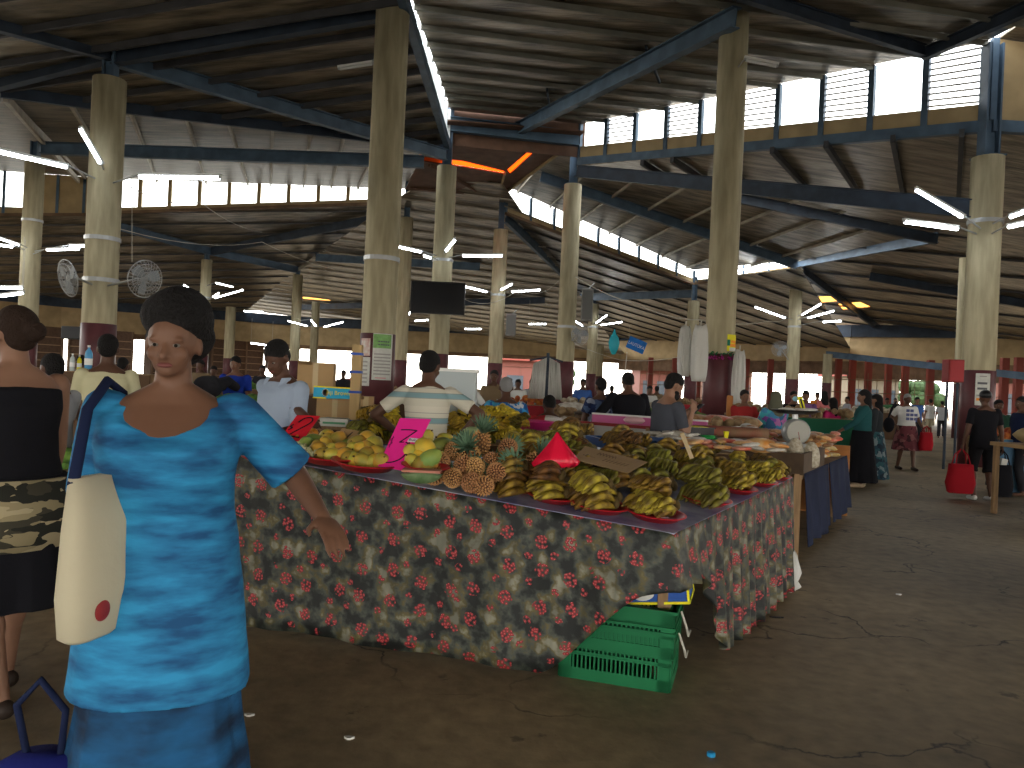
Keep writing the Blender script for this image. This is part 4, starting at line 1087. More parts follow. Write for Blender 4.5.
# ------------------------------------------------------------------ main fruit stall
FB, FA, FC = floor_at(668, 697), floor_at(256, 629), floor_at(791, 593)
TB, TA, TC = at(672, 534, FB.y), at(256, 457, FA.y), at(791, 478, FC.y)
PT = Plane(TB, TA, TC)
B2, U2, V2 = V((TB.x, TB.y, 0)), (V((TA.x, TA.y, 0))-V((TB.x, TB.y, 0))).normalized(), (V((TC.x, TC.y, 0))-V((TB.x, TB.y, 0))).normalized()
LV = (V((TC.x, TC.y, 0))-V((TB.x, TB.y, 0))).length
def ab(a, b_, dz=0): p = B2+U2*a+V2*b_; return V((p.x, p.y, PT.z(p.x, p.y)+dz))
WAREA = 1.75
M_WOOD = mat('plain_wood', (.32,.2,.1), .7, var=.4, vscale=3, stretch=(8,1,1))
M_PLASTIC = mat('table_plastic', (.42,.46,.55), .25, col2=(.16,.17,.33), vscale=3)
st = thing('market_table', 'long L-shaped fruit table covered with floral cloth', 'table', B2)
def slab(poly, z0, th, nm, m, parent, org):
    n = len(poly); b = MB(); b.v = [tuple(ab(a, c_, z0)-org) for a, c_ in poly]+[tuple(ab(a, c_, z0-th)-org) for a, c_ in poly]
    b.f = [tuple(range(n)), tuple(range(2*n-1, n-1, -1))]+[(i, n+i, n+(i+1) % n, (i+1) % n) for i in range(n)]
    return b.build(nm, m, parent)
slab([(.02,.02),(WAREA,.02),(WAREA,LV-.02),(.02,LV-.02)], -.005, .04, 'tabletop', M_WOOD, st, B2)
slab([(WAREA,.02),(3.6,.02),(3.6,1.0),(WAREA,1.0)], -.005, .04, 'tabletop', M_WOOD, st, B2)
for a, c_ in ((.08,.15),(1.6,.1),(3.3,.1),(3.3,.85),(.08,LV-.1),(1.6,LV-.1)):
    p = ab(a, c_, -.05)-B2; MB().box((p.x, p.y, p.z/2), (.07,.07,p.z)).build('leg', M_WOOD, st)
# printed cloth: dark grey-green foliage with clusters of red blossoms
fl = mat('floral_cloth', (.1,.1,.08), .55, spec=.35); N, L, b = nodes_of(fl)
uvn = N.new('ShaderNodeUVMap'); 
wn_ = N.new('ShaderNodeTexNoise'); wn_.inputs['Scale'].default_value = 9.5; wn_.inputs['Detail'].default_value = 5; L.new(uvn.outputs[0], wn_.inputs['Vector'])
rp = N.new('ShaderNodeValToRGB'); e = rp.color_ramp.elements; e[0].position = .42; e[0].color = (.012,.014,.013,1); e[1].position = .64; e[1].color = (.22,.215,.165,1)
for p_, c_ in ((.47,(.035,.042,.036,1)),(.52,(.075,.08,.065,1)),(.57,(.11,.09,.03,1))): q = e.new(p_); q.color = c_
L.new(wn_.outputs['Fac'], rp.inputs['Fac'])
lf = N.new('ShaderNodeTexVoronoi'); lf.inputs['Scale'].default_value = 15; mp = N.new('ShaderNodeMapping'); mp.inputs['Rotation'].default_value = (0,0,.6); mp.inputs['Scale'].default_value = (1.6,.55,1); L.new(uvn.outputs[0], mp.inputs['Vector']); L.new(mp.outputs[0], lf.inputs['Vector'])
lm = N.new('ShaderNodeMixRGB'); lm.blend_type = 'MULTIPLY'; lm.inputs['Fac'].default_value = .6; L.new(rp.outputs['Color'], lm.inputs['Color1'])
lr = N.new('ShaderNodeValToRGB'); lr.color_ramp.elements[0].color = (1.35,1.35,1.25,1); lr.color_ramp.elements[1].color = (.35,.38,.35,1); lr.color_ramp.elements[1].position = .75; L.new(lf.outputs['Distance'], lr.inputs['Fac']); L.new(lr.outputs['Color'], lm.inputs['Color2'])
def blossoms(scale, rnd, r_big, petal, off, src):
    m1 = N.new('ShaderNodeMapping'); m1.inputs['Location'].default_value = off; L.new(uvn.outputs[0], m1.inputs['Vector'])
    wa = N.new('ShaderNodeTexNoise'); wa.inputs['Scale'].default_value = 30; L.new(m1.outputs[0], wa.inputs['Vector'])
    aa = N.new('ShaderNodeMixRGB'); aa.blend_type = 'ADD'; aa.inputs['Fac'].default_value = .035; L.new(m1.outputs[0], aa.inputs['Color1']); L.new(wa.outputs['Color'], aa.inputs['Color2'])
    v1 = N.new('ShaderNodeTexVoronoi'); v1.voronoi_dimensions = '2D'; v1.inputs['Scale'].default_value = scale; v1.inputs['Randomness'].default_value = rnd; L.new(aa.outputs['Color'], v1.inputs['Vector'])
    t1 = N.new('ShaderNodeMath'); t1.operation = 'LESS_THAN'; t1.inputs[1].default_value = r_big; L.new(v1.outputs['Distance'], t1.inputs[0])
    v2 = N.new('ShaderNodeTexVoronoi'); v2.voronoi_dimensions = '2D'; v2.inputs['Scale'].default_value = petal; L.new(uvn.outputs[0], v2.inputs['Vector'])
    cr_ = N.new('ShaderNodeValToRGB'); k = cr_.color_ramp.elements; k[0].position = .0; k[0].color = (.7,.33,.3,1); k[1].position = .55; k[1].color = (.11,.015,.02,1); q = k.new(.13); q.color = (.40,.035,.04,1); L.new(v2.outputs['Distance'], cr_.inputs['Fac'])
    t2 = N.new('ShaderNodeMath'); t2.operation = 'LESS_THAN'; t2.inputs[1].default_value = .52; L.new(v2.outputs['Distance'], t2.inputs[0])
    mm = N.new('ShaderNodeMath'); mm.operation = 'MULTIPLY'; L.new(t1.outputs[0], mm.inputs[0]); L.new(t2.outputs[0], mm.inputs[1])
    o = N.new('ShaderNodeMixRGB'); L.new(mm.outputs[0], o.inputs['Fac']); L.new(src, o.inputs['Color1']); L.new(cr_.outputs['Color'], o.inputs['Color2']); return o.outputs['Color']
s1 = blossoms(6.0, .3, .215, 58, (0,0,0), lm.outputs['Color'])
s2 = blossoms(6.0, .45, .115, 58, (.085,.09,0), s1)
L.new(s2, b.inputs['Base Color'])

def drape(nm, label, path, hem, fold, m, nseg, nrow=14, lift=.0, freq=14, zt_=None):
    """hanging cloth: path(s)->top point, out normal; hem(s)->z; outward folds grow downward"""
    bm_v, uvs, fs = [], [], []
    for i in range(nseg+1):
        s_ = i/nseg; p, n_, arc = path(s_)
        h = hem(s_, arc)
        for j in range(nrow+1):
            t = j/nrow
            w_ = fold(arc)*(t**.8)
            q = p+n_*(.012+w_+.03*t); z = p.z-(p.z-h)*t
            bm_v.append(V((q.x, q.y, z))); uvs.append((arc, -(p.z-h)*t))
    for i in range(nseg):
        for j in range(nrow):
            a = i*(nrow+1)+j; fs.append((a, a+1, a+nrow+2, a+nrow+1))
    return bm_v, fs, uvs
def cloth_obj(nm, label, parts, m, cat='tablecloth', group=None, th=.004):
    vs, fs, uv = [], [], []
    for v_, f_, u_ in parts: o = len(vs); vs += v_; uv += u_; fs += [tuple(i+o for i in f) for f in f_]
    org = vs[0].copy(); me = bpy.data.meshes.new(nm); me.from_pydata([tuple(v-org) for v in vs], [], fs); me.update()
    ul = me.uv_layers.new(name='UVMap')
    for l in me.loops: ul.data[l.index].uv = uv[l.vertex_index]
    me.materials.append(m); me.shade_smooth(); o = bpy.data.objects.new(nm, me); COL.objects.link(o); o.location = org
    bmm = bmesh.new(); bmm.from_mesh(me); bmesh.ops.remove_doubles(bmm, verts=bmm.verts, dist=.0005); bmm.to_mesh(me); bmm.free()
    so = o.modifiers.new('t', 'SOLIDIFY'); so.thickness = th; so.offset = 1
    return tag(o, label, cat, group)
nF = V((-U2.y, U2.x, 0)); nF = nF if nF.y < 0 else -nF
nR = V((V2.y, -V2.x, 0)); nR = nR if nR.x > 0 else -nR
FLEN = 3.55
def sm(x): x = max(0, min(1, x)); return x*x*(3-2*x)
def pathF(s_):
    a = FLEN*(1-s_); p = ab(a, 0, .004); n_ = nF
    k_ = max(0,1-a/.12); n_ = (nF+nR*k_).normalized()
    return p, n_, -a
def hemF(s_, arc):
    a = -arc; return .035+.50*sm(1-a/.64)**.8+.004*math.sin(a*7)
def foldF(arc): a = -arc; return (.012*math.sin(a*9)+.008*math.sin(a*23+1))*sm(a/.2)+.05*sm(1-a/.5)
def pathR(s_):
    b_ = LV*s_; p = ab(0, b_, .004); n_ = nR
    k_ = max(0,1-b_/.12); n_ = (nR+nF*k_).normalized()
    return p, n_, b_
def hemR(s_, arc): return .535 if arc < .30 else .03+.505*sm(1-(arc-.30)/.5)+.02*sm((arc-1.7)/.5)+.006*math.sin(arc*20)
def foldR(arc): return (.02*math.sin(arc*38)+.016*math.sin(arc*61+2)+.012)*sm(arc/.25)+.05*sm(1-arc/.3)
fF = drape('c', '', pathF, hemF, foldF, fl, 170); fR = drape('c', '', pathR, hemR, foldR, fl, 200)
cloth_obj('tablecloth', 'dark floral cloth with red blossoms draped round the fruit table', [fF, fR], fl)
# thin shiny sheet over the top
so = slab([(-.015,-.015),(WAREA+.03,-.015),(WAREA+.03,LV),(-.015,LV)], .008, .008, 'plastic_sheet', M_PLASTIC, None, B2); so.location = B2
tag(so, 'shiny bluish plastic sheet under the banana trays', 'table cover')
so = slab([(WAREA+.03,-.015),(3.6,-.015),(3.6,1.0),(WAREA+.03,1.0)], .008, .008, 'plastic_sheet', mat('violet_plastic', (.2,.17,.26), .3, col2=(.1,.09,.14), vscale=3), None, B2); so.location = B2
tag(so, 'violet plastic sheet under the papaya and mango trays', 'table cover')
p = ab(-.03, LV-.02); b = MB(); 
for k in range(7): b.tube([p+V((.02*k,.03*k,-.55-.02*k)), p+V((.03+.03*math.sin(k),.03*k,-.72)), p+V((.02*k,.02*k,-.86))], [.03,.045,.02], 7)
o = b.build('plastic_bag', mat('white_film', (.55,.55,.52), .4), None, True); tag(o, 'crumpled white plastic bag tucked at the far corner of the floral cloth', 'bag')

# ------------------------------------------------------------------ crates
M_CRATE = mat('green_crate', (.008,.14,.05), .5, spec=.2, var=.2, vscale=3)
def crate(loc, ang, lx, ly, h, label, m=M_CRATE):
    t = thing('plastic_crate', label, 'crate', loc, ang)
    for sx, sy, ln, rz in ((0,-ly/2,lx,0),(0,ly/2,lx,0),(-lx/2,0,ly,90),(lx/2,0,ly,90)):
        b = MB(); Mz = rot('Z', rz); c_ = V((sx, sy, 0))
        def bx(x, z, wx, wz, d=.018): b.box(c_+Mz @ V((x, 0, z)), (wx, d, wz), Mz)
        bx(0, .03, ln, .06); bx(0, h-.045, ln, .09); bx(0, h*.45, ln, .02); bx(0, h*.66, ln, .02)
        bx(-ln/2+.03, h/2, .06, h); bx(ln/2-.03, h/2, .06, h)
        n = int((ln-.12)/.022)
        for k in range(n): bx(-ln/2+.06+(k+.5)*(ln-.12)/n, h/2, .009, h-.1, .014)
        b.build('side', m, t)
        b = MB(); b.box(c_+V((0,0,h-.008))+Mz @ V((0, 0, 0)), (ln+.04, .045, .016), Mz); b.box(c_+V((0,0,h-.09)), (ln+.02,.03,.014), Mz); b.build('rim', m, t)
    MB().box((0,0,.01), (lx-.02, ly-.02, .012)).build('base', m, t)
    b = MB()
    e = lx/2+.03; b.tube([(e,-.12,h-.02),(e+.03,-.12,h-.10),(e+.035,-.05,h-.16),(e+.035,.08,h-.17)], .006, 6); b.build('wire_handle', M_WIRE, t)
    return t
U2a = math.atan2(-U2.y, -U2.x)
cc = floor_at(668, 697)+U2*.30+V2*.26; cc.z = 0; cc = cc-U2*-.05
crate(cc, U2a, .56, .40, .30, 'green slatted plastic crate standing on the floor under the table corner')
cc2 = cc.copy(); cc2.z = .165
t = crate(cc2, U2a, .575, .415, .245, 'green plastic crate nested on top of the slatted floor crate')
# printed carton
t = thing('carton', 'blue printed carton with yellow edges lying on the green crates', 'box', cc-U2*.14+V((0,0,.411)), U2a)
bevel(MB().box((0,0,.05), (.42,.28,.095), rot('Y', -8)).build('body', mat('carton_blue', (.02,.08,.32), .6), t), .004)
b = MB(); My = rot('Y', -8)
for y in (-.14,.14):
    for z in (-.047,.047): b.box(My @ V((0,y,z))+V((0,0,.05)), (.43,.012,.012), My)
for x in (-.21,.21):
    for z in (-.047,.047): b.box(My @ V((x,0,z))+V((0,0,.05)), (.012,.29,.012), My)
    for y in (-.14,.14): b.box(My @ V((x,y,0))+V((0,0,.05)), (.012,.012,.1), My)
b.build('yellow_edging', M_YEL, t)
MB().ell(My @ V((-.02,-.14,0))+V((0,0,.05)), (.06,.006,.035), My).build('printed_emblem', M_PAPER, t)

# ------------------------------------------------------------------ fruit
def bmat(name, c1, c2, ov): return mat(name, c1, .5, 0, col2=c2, vscale=26, objvar=ov, detail=3)
M_BAN = bmat('banana_olive', (.38,.27,.03), (.11,.065,.015), .35)
M_BANG = bmat('banana_green', (.25,.235,.03), (.08,.065,.015), .35)
M_BANB = bmat('banana_ripe', (.30,.175,.035), (.06,.035,.016), .35)
M_BANY = bmat('banana_yellow', (.68,.50,.045), (.36,.26,.03), .25)
M_CROWN = mat('banana_crown', (.09,.06,.02), .8)
def banana_hand(m, seed, L_=.145, n=8):
    r = random.Random(seed)
    root = MB(); cr_ = MB()
    for lay in range(2):
        for i in range(n-lay):
            a = R(-34+68*(i+.5*lay)/(n-1))+r.uniform(-.04,.04); z0 = .018+.028*lay; ln = L_*r.uniform(.88,1.08)
            pts = []
            for k in range(7):
                t = k/6; rad = ln*t; bend = a*(1-.75*t*t)
                x = rad*math.cos(a*.6)*.95; y = .10*math.sin(a*1.35)*(.35+.95*math.sin(PI*min(t,.75)/1.5)) ; z = z0+.035*math.sin(PI*t)*(1 if lay else .6)-.012*lay*t
                pts.append((x, y, z))
            root.tube(pts, [.006,.011,.0155,.0165,.0155,.011,.004], 7)
    o = root.build('banana_hand', m, None, True)
    cr_.ell((-.005,0,.035), (.02,.045,.028), None, 10, 6); cr_.build('crown', M_CROWN, o, True); return o
BH = {}
def hand_proto(m):
    if m.name not in BH: BH[m.name] = [[banana_hand(m, s_), False] for s_ in range(3)]
    lst = BH[m.name]; e = random.choice(lst); return e
def put_hand(m, p, rz, tilt, sc, label, group, roll=0):
    e = hand_proto(m); rt = (R(roll), R(tilt), R(rz))
    if not e[1]:
        e[1] = True; o = e[0]; o.location = p; o.rotation_euler = rt; o.scale = (sc,)*3; tag(o, label, 'bananas', group)
    else: o = dup(e[0], p, rt, sc, label, group)
    o['category'] = 'bananas'; return o
M_TRAY = mat('red_tray', (.45,.012,.02), .3)
TRAY = None
def tray(p, r_, label, group=None, m=M_TRAY):
    global TRAY
    nrm = V((-PT.b, -PT.c, 1)).normalized(); q = V((0,0,1)).rotation_difference(nrm).to_euler()
    if m is M_TRAY and TRAY is not None: o = dup(TRAY, p, tuple(q), r_/.16, label, group); return o
    o = MB().lathe((0,0,0), [(.0,.0),(.115,.0),(.15,.03),(.165,.032),(.165,.036),(.148,.036),(.112,.006),(.0,.006)], 28, caps=False).build('serving_tray', m, None, True)
    o.location = p; o.rotation_euler = q; o.scale = (r_/.16,)*3; tag(o, label, 'tray', group)
    if m is M_TRAY: TRAY = o
    return o
rnd = random.Random(11)
TR = [(517,490,.14,'next to the pineapples'),(553,500,.145,'third in the front row from the corner'),(600,510,.15,'second in the front row from the corner'),(655,518,.155,'at the table corner'),
      (706,503,.145,'first in the aisle row from the corner'),(735,491,.14,'second in the aisle row from the corner'),(757,484,.135,'third in the aisle row from the corner'),(774,478,.12,'at the far aisle end')]
mats3 = [M_BAN, M_BAN, M_BANG, M_BANB]
for i, (px, py, r_, where) in enumerate(TR):
    c = PT.hit(px, py, .012); tray(c, r_, 'red plastic tray of bananas '+where)
    mm = [M_BANB, M_BAN, M_BAN, M_BAN, M_BANG, M_BAN, M_BAN, M_BANG][i]
    base = rnd.uniform(150, 200) if i < 4 else rnd.uniform(170, 230)
    for k, (dx, dy, dz, dr) in enumerate(((.05,-.04,.0,0),(.0,.05,.0,20),(.05,.03,.05,-15),(.02,-.01,.095,10),(.09,.0,.03,-5))):
        if i >= 5 and k == 3: continue
        put_hand(mm if rnd.random() < .75 else rnd.choice(mats3), c+V((dx+.01,dy,dz+.006)), base+dr+rnd.uniform(-12,12), rnd.uniform(-8,14)-8*(dz > .05), rnd.uniform(1.1,1.3)*(1 if i < 5 else .85), 'hand of bananas heaped on the red tray '+where, 'bananas on the red tray '+where, rnd.uniform(-12,12))
rows = [('just behind the front trays', 492, range(530, 690, 20), 2), ('behind the front trays', 481, range(512, 650, 24), 2), ('in the middle of the stall below the cardboard sign', 470, range(545, 700, 25), 2), ('beyond the corner tray on the aisle half', 482, range(668, 735, 22), 2),
        ('in the row just past the cardboard sign', 463, range(645, 772, 21), 1), ('in the back row near the plank', 455, range(640, 740, 20), 1), ('at the far aisle end of the stall', 470, range(716, 782, 17), 1)]
for where, py, xs, lay in rows:
    for px in xs:
        for k in range(lay):
            c = PT.hit(px+rnd.uniform(-5,5), py+rnd.uniform(-3,3), .012)
            put_hand(rnd.choice(mats3), c+V((0,0,.06*k)), rnd.uniform(140,235), rnd.uniform(-10,12), rnd.uniform(1.0,1.25)*(1 if px < 710 else .85), 'hand of mottled cooking bananas piled '+where, 'cooking bananas piled '+where, rnd.uniform(-15,15))
for cx, cy, wx, n, where, lay in ((575,452,24,18,'in the tall heap behind the red plastic bag',3),(532,455,20,10,'in the low heap between the pineapple crowns and the tall heap',2),(632,447,12,5,'in the small heap beside the blue tray',2)):
    for k in range(n):
        c = PT.hit(cx+rnd.uniform(-wx,wx)*(1-.16*(k*lay//n)), cy+rnd.uniform(-3,3), .012)
        put_hand(M_BANB if (cx == 632 and k > 2) else rnd.choice(mats3), c+V((0,0,.06*(k*lay//n))), rnd.uniform(120,250), rnd.uniform(-15,15), rnd.uniform(1.0,1.25), 'hand of bananas '+where, 'bananas '+where, rnd.uniform(-20,20))

# pineapples lying with their bases towards the aisle
M_PINE = mat('pineapple_skin', (.26,.12,.045), .8, col2=(.08,.04,.02), vscale=30, objvar=.2)
M_SPIKE = mat('pineapple_spikes', (.55,.30,.12), .7, objvar=.2)
M_LEAF = mat('pineapple_leaf', (.16,.27,.17), .55, col2=(.07,.14,.09), vscale=8, objvar=.2)
def pineapple_mesh():
    o = MB().ell((0,.05,0), (.058,.095,.058), None, 22, 14).build('pineapple', M_PINE, None, True)
    b = MB(); n = 150
    for k in range(n):
        z = 1-2*(k+.5)/n; a = k*2.39996; rr = math.sqrt(1-z*z)
        d = V((rr*math.cos(a), z, rr*math.sin(a))); p = V((d.x*.058, .05-d.y*.095, d.z*.058)); nn = V((d.x, -d.y*.6, d.z)).normalized()
        b.tube([p-nn*.004, p+nn*.006, p+nn*.013+V((0,.006,0))], [.0075,.005,.001], 5)
    b.build('skin_eyes', M_SPIKE, o)
    b = MB(); r = random.Random(3)
    for k in range(34):
        a = k*2.4; sp = .15+.75*(k/34); d = V((math.cos(a)*sp, 1, math.sin(a)*sp)).normalized(); ln = .12*(1.15-.35*sp)
        s_ = d.cross(V((math.cos(a),0,math.sin(a)))).normalized(); p0 = V((0,.13,0)); rings = []
        for t, w_ in ((0,.010),(.4,.012),(.8,.006),(1,.001)):
            q = p0+d*ln*t+V((math.cos(a),0,math.sin(a)))*.03*t*t; rings.append([q+s_*w_, q+d.cross(s_)*.003, q-s_*w_, q-d.cross(s_)*.001])
        b.loft(rings)
    b.build('leaf_crown', M_LEAF, o); return o
PA = pineapple_mesh(); first = True
PIN = [(432,477,0,'lowest at the end beside the cut melon'),(453,480,0,'second in the bottom row'),(471,484,0,'third in the bottom row'),(487,488,0,'at the banana end of the bottom row'),
       (441,465,1,'end one of the middle row'),(461,468,1,'centre left of the middle row'),(475,470,1,'centre of the middle row'),(498,476,1,'middle row, next to the banana tray'),(491,463,1,'upper row beside the leafy crowns'),(453,455,2,'topmost, beside the green papaya'),(506,449,2,'behind the crowns near the yellow bananas'),(524,459,1,'half hidden behind the red plastic bag')]
PIN = [(432,476,.05,3.95+.22,'lowest, beside the cut green melon'),(453,479,.05,4.12,'second in the bottom row from the melon'),(471,483,.05,4.08,'third in the bottom row from the melon'),(486,486,.05,4.05,'at the banana end of the bottom row'),
       (441,463,.15,4.28,'in the middle row above the melon end'),(462,466,.15,4.25,'in the middle row, darkest of the heap'),(475,468,.15,4.22,'in the middle row at its centre'),(498,473,.12,4.18,'in the middle row closest to the banana tray'),
       (491,461,.2,4.35,'in the upper row beside the leafy crowns'),(453,452,.24,4.4,'topmost of the heap, beside the green papaya'),(506,448,.2,4.6,'set apart behind the leafy crowns')]
for px, py, dz, d, where in PIN:
    loc = at(px, py, d); lab = 'golden spiky pineapple '+where
    rt = (R(rnd.uniform(-8,6)), R(rnd.uniform(0,360)), R(rnd.uniform(-22,22)))
    if first: first = False; PA.location = loc; PA.rotation_euler = rt; PA.scale = (.84,)*3; tag(PA, lab, 'pineapple')
    else: dup(PA, loc, rt, rnd.uniform(.80,.88), lab)
for px, py, d, rt, where in ((478,449,4.55,(60,0,200),'lying crown first towards the camera above the pineapple heap'),(470,458,4.4,(35,0,170),'tucked crown forward between the heap and the cabbage'),(530,468,4.35,(40,0,215),'with its blue-green crown beside the red plastic bag'),(521,472,4.3,(25,0,160),'with its crown resting by the banana tray')):
    dup(PA, at(px, py, d)+V((0,.12,-.02)), tuple(R(x) for x in rt), .95, 'pineapple '+where)
# cabbage, papayas, mangoes, oranges
M_CAB = mat('cabbage_leaf', (.42,.52,.27), .55, col2=(.28,.38,.18), vscale=6, bump=.6, bscale=12)
c = at(472, 437, 4.75); t = thing('cabbage', 'pale green cabbage above the pineapples', 'cabbage', c)
b = MB(); b.ell((0,0,0), (.075,.075,.065), None, 18, 12); b.build('heart', M_CAB, t, True)
for k in range(6):
    a = k*1.05; b = MB(); rings = []
    for i in range(8):
        th = R(10+i*14); rings.append([V((math.cos(a+ph)*(.082+.006*math.sin(j*2))*math.sin(th), math.sin(a+ph)*(.082+.004*math.cos(j*3))*math.sin(th), -.072*math.cos(th)+.002*math.sin(j*2+i))) for j, ph in enumerate([R(-48+16*q) for q in range(7)])] )
    vs = [q for r_ in rings for q in r_]; fs = [(i*7+j, i*7+j+1, (i+1)*7+j+1, (i+1)*7+j) for i in range(7) for j in range(6)]
    MB().add(vs, fs).build('outer_leaf', M_CAB, t, True)
def fruit_mesh(name, prof, m, stem=True, n=14):
    o = MB().lathe((0,0,0), prof, n, caps=False).build(name, m, None, True)
    if stem: MB().tube([(0,0,prof[-1][1]-.004),(0.002,0,prof[-1][1]+.008)], [.006,.004], 6).build('stem', M_CROWN, o)
    return o
M_ORG = mat('orange_skin', (.80,.36,.03), .45, col2=(.72,.42,.05), vscale=6, objvar=.15, bump=.1, bscale=120)
M_MANGO = mat('mango_skin', (.70,.40,.05), .4, col2=(.32,.33,.06), vscale=7, objvar=.25)
M_PAP = mat('papaya_skin', (.66,.42,.05), .42, col2=(.16,.22,.05), vscale=5, objvar=.25)
M_GRN = mat('green_fruit', (.16,.25,.06), .45, col2=(.3,.33,.07), vscale=6, objvar=.2)
ORG = fruit_mesh('orange', [(.0,-.038),(.02,-.034),(.034,-.018),(.039,0),(.034,.018),(.02,.033),(.0,.037)], M_ORG)
MAN = fruit_mesh('mango', [(.0,-.06),(.022,-.055),(.040,-.03),(.046,0),(.040,.03),(.026,.052),(.0,.062)], M_MANGO)
PAP = fruit_mesh('papaya', [(.0,-.1),(.03,-.092),(.06,-.055),(.068,-.02),(.06,.03),(.04,.075),(.02,.1),(.0,.105)], M_PAP)
GRN = fruit_mesh('green_papaya', [(.0,-.085),(.03,-.078),(.055,-.045),(.06,-.01),(.052,.03),(.03,.07),(.0,.085)], M_GRN)
def heap(proto, spots, label, group, cat, sc=(.9,1.1)):
    f = not proto.get('used')
    for px, py, d in spots:
        loc = at(px, py, d); rt = (R(rnd.uniform(0,180)), R(rnd.uniform(0,180)), R(rnd.uniform(0,360)))
        if f: f = False; proto['used'] = 1; proto.location = loc; proto.rotation_euler = rt; o = tag(proto, label, cat, group)
        else: o = dup(proto, loc, rt, rnd.uniform(*sc), label, group)
        o['label'] = label; o['group'] = group; o['category'] = cat
heap(ORG, [(262,447,4.75),(268,450,4.6),(274,452,4.55),(280,449,4.6),(267,440,4.8),(275,442,4.7),(270,435,4.85),(277,437,4.75),(285,446,4.65),(262,455,4.5),(271,457,4.45),(279,456,4.45),(264,432,4.9),(286,440,4.7)], 'ripe orange in the pile beside the blue dress', 'oranges beside the blue dress', 'orange')
heap(ORG, [(292,441,4.75),(299,440,4.75),(295,436,4.8),(304,438,4.8),(309,436,4.85),(313,434,4.9),(310,441,4.75)], 'yellow-orange fruit in the row behind the pale pods', 'fruit behind the pale pods', 'orange')
heap(MAN, [(318,447,4.6),(326,446,4.6),(334,450,4.5),(342,449,4.5),(330,441,4.7),(337,440,4.7),(324,455,4.4),(334,457,4.38),(343,456,4.38),(327,436,4.75)], 'yellow-green mango on the red tray under the brown sign', 'mangoes under the brown sign', 'mango')
heap(MAN, [(353,451,4.45),(361,449,4.45),(369,449,4.45),(377,453,4.4),(355,460,4.32),(364,462,4.3),(373,463,4.3),(381,462,4.28),(366,455,4.35),(374,444,4.5),(358,443,4.55),(349,458,4.35)], 'ripe yellow mango on the red tray beside the pink sign', 'mangoes beside the pink sign', 'mango')
heap(PAP, [(420,444,4.4),(427,452,4.3),(317,452,4.5),(366,441,4.6)], 'large mottled papaya lying among the mangoes and the signs', 'mottled papayas among the signs', 'papaya', (.8,.95))
heap(GRN, [(441,447,4.5),(430,459,4.2),(348,446,4.6),(306,448,4.62),(315,443,4.7)], 'unripe green papaya lying between yellow fruit', 'unripe green papayas', 'papaya', (.75,.95))
heap(MAN, [(413,462,4.22),(420,465,4.2),(427,464,4.2),(411,455,4.3),(436,456,4.35),(446,441,4.6),(452,445,4.6),(419,456,4.28)], 'yellow mango between the pink sign and the pineapples', 'mangoes between the pink sign and the pineapples', 'mango')
tray(at(330,461,4.42), .2, 'red plastic tray heaped with mangoes under the brown sign'); tray(at(366,468,4.3), .19, 'red plastic tray heaped with mangoes beside the pink sign'); tray(at(270,462,4.5), .16, 'red plastic tray of oranges beside the blue dress'); tray(at(425,470,4.15), .13, 'red plastic tray behind the cut melon')
# cut melon wedge
c = at(421, 478, 3.98); t = thing('melon_wedge', 'cut green melon piece at the table edge beside the pineapples', 'melon', c)
rings = []
for i in range(9):
    a = R(-75+150*i/8); rings.append([V((math.sin(a)*.11*k_, -.02+.02*k_, -.06*math.cos(a)*k_+.03)) for k_ in (.0,.5,1)]+[V((math.sin(a)*.11*k_, .09, -.06*math.cos(a)*k_+.03)) for k_ in (1,.5,0)])
MB().loft(rings).build('rind', mat('melon_rind', (.07,.14,.05), .45, col2=(.2,.28,.14), vscale=12), t, True)
MB().box((0,.035,.035), (.2,.11,.012)).build('flesh', mat('melon_flesh', (.5,.2,.14), .5), t)
# bundle of pale pods
c = at(294, 452, 4.42); b = MB(); r = random.Random(5)
for k in range(130):
    p = V((r.gauss(0,.05), r.gauss(0,.035), r.uniform(-.045,.055))); p.z *= max(.3, 1-abs(p.x)/.12)
    d = V((r.uniform(-1,1), r.uniform(-1,1), r.uniform(-.6,.6))).normalized()*.017
    b.cap(p-d, p+d, .0085, .0085, 6)
o = b.build('pod_bundle', mat('pale_pods', (.55,.52,.33), .7, objvar=0, col2=(.33,.4,.18), vscale=22), None, True); o.location = c
tag(o, 'bundle of pale cream and green pods at the front edge of the table', 'vegetable bundle', kind='stuff')
# red plastic bag peak
c = at(556, 457, 4.25); t = MB(); rings = []
for z, rx, ry in ((.13,.006,.006),(.09,.03,.02),(.05,.06,.04),(.01,.09,.06),(-.03,.12,.07),(-.05,.11,.06)):
    rings.append([V((math.cos(2*PI*k/18)*rx*(1+.25*math.sin(k*2.1)), math.sin(2*PI*k/18)*ry*(1+.2*math.cos(k*3)), z+.008*math.sin(k*1.7))) for k in range(18)])
o = t.loft(rings).build('plastic_bag', mat('red_bag', (.72,.01,.045), .22), None, True); o.location = c; tag(o, 'bright red plastic bag standing in a peak among the bananas', 'bag')

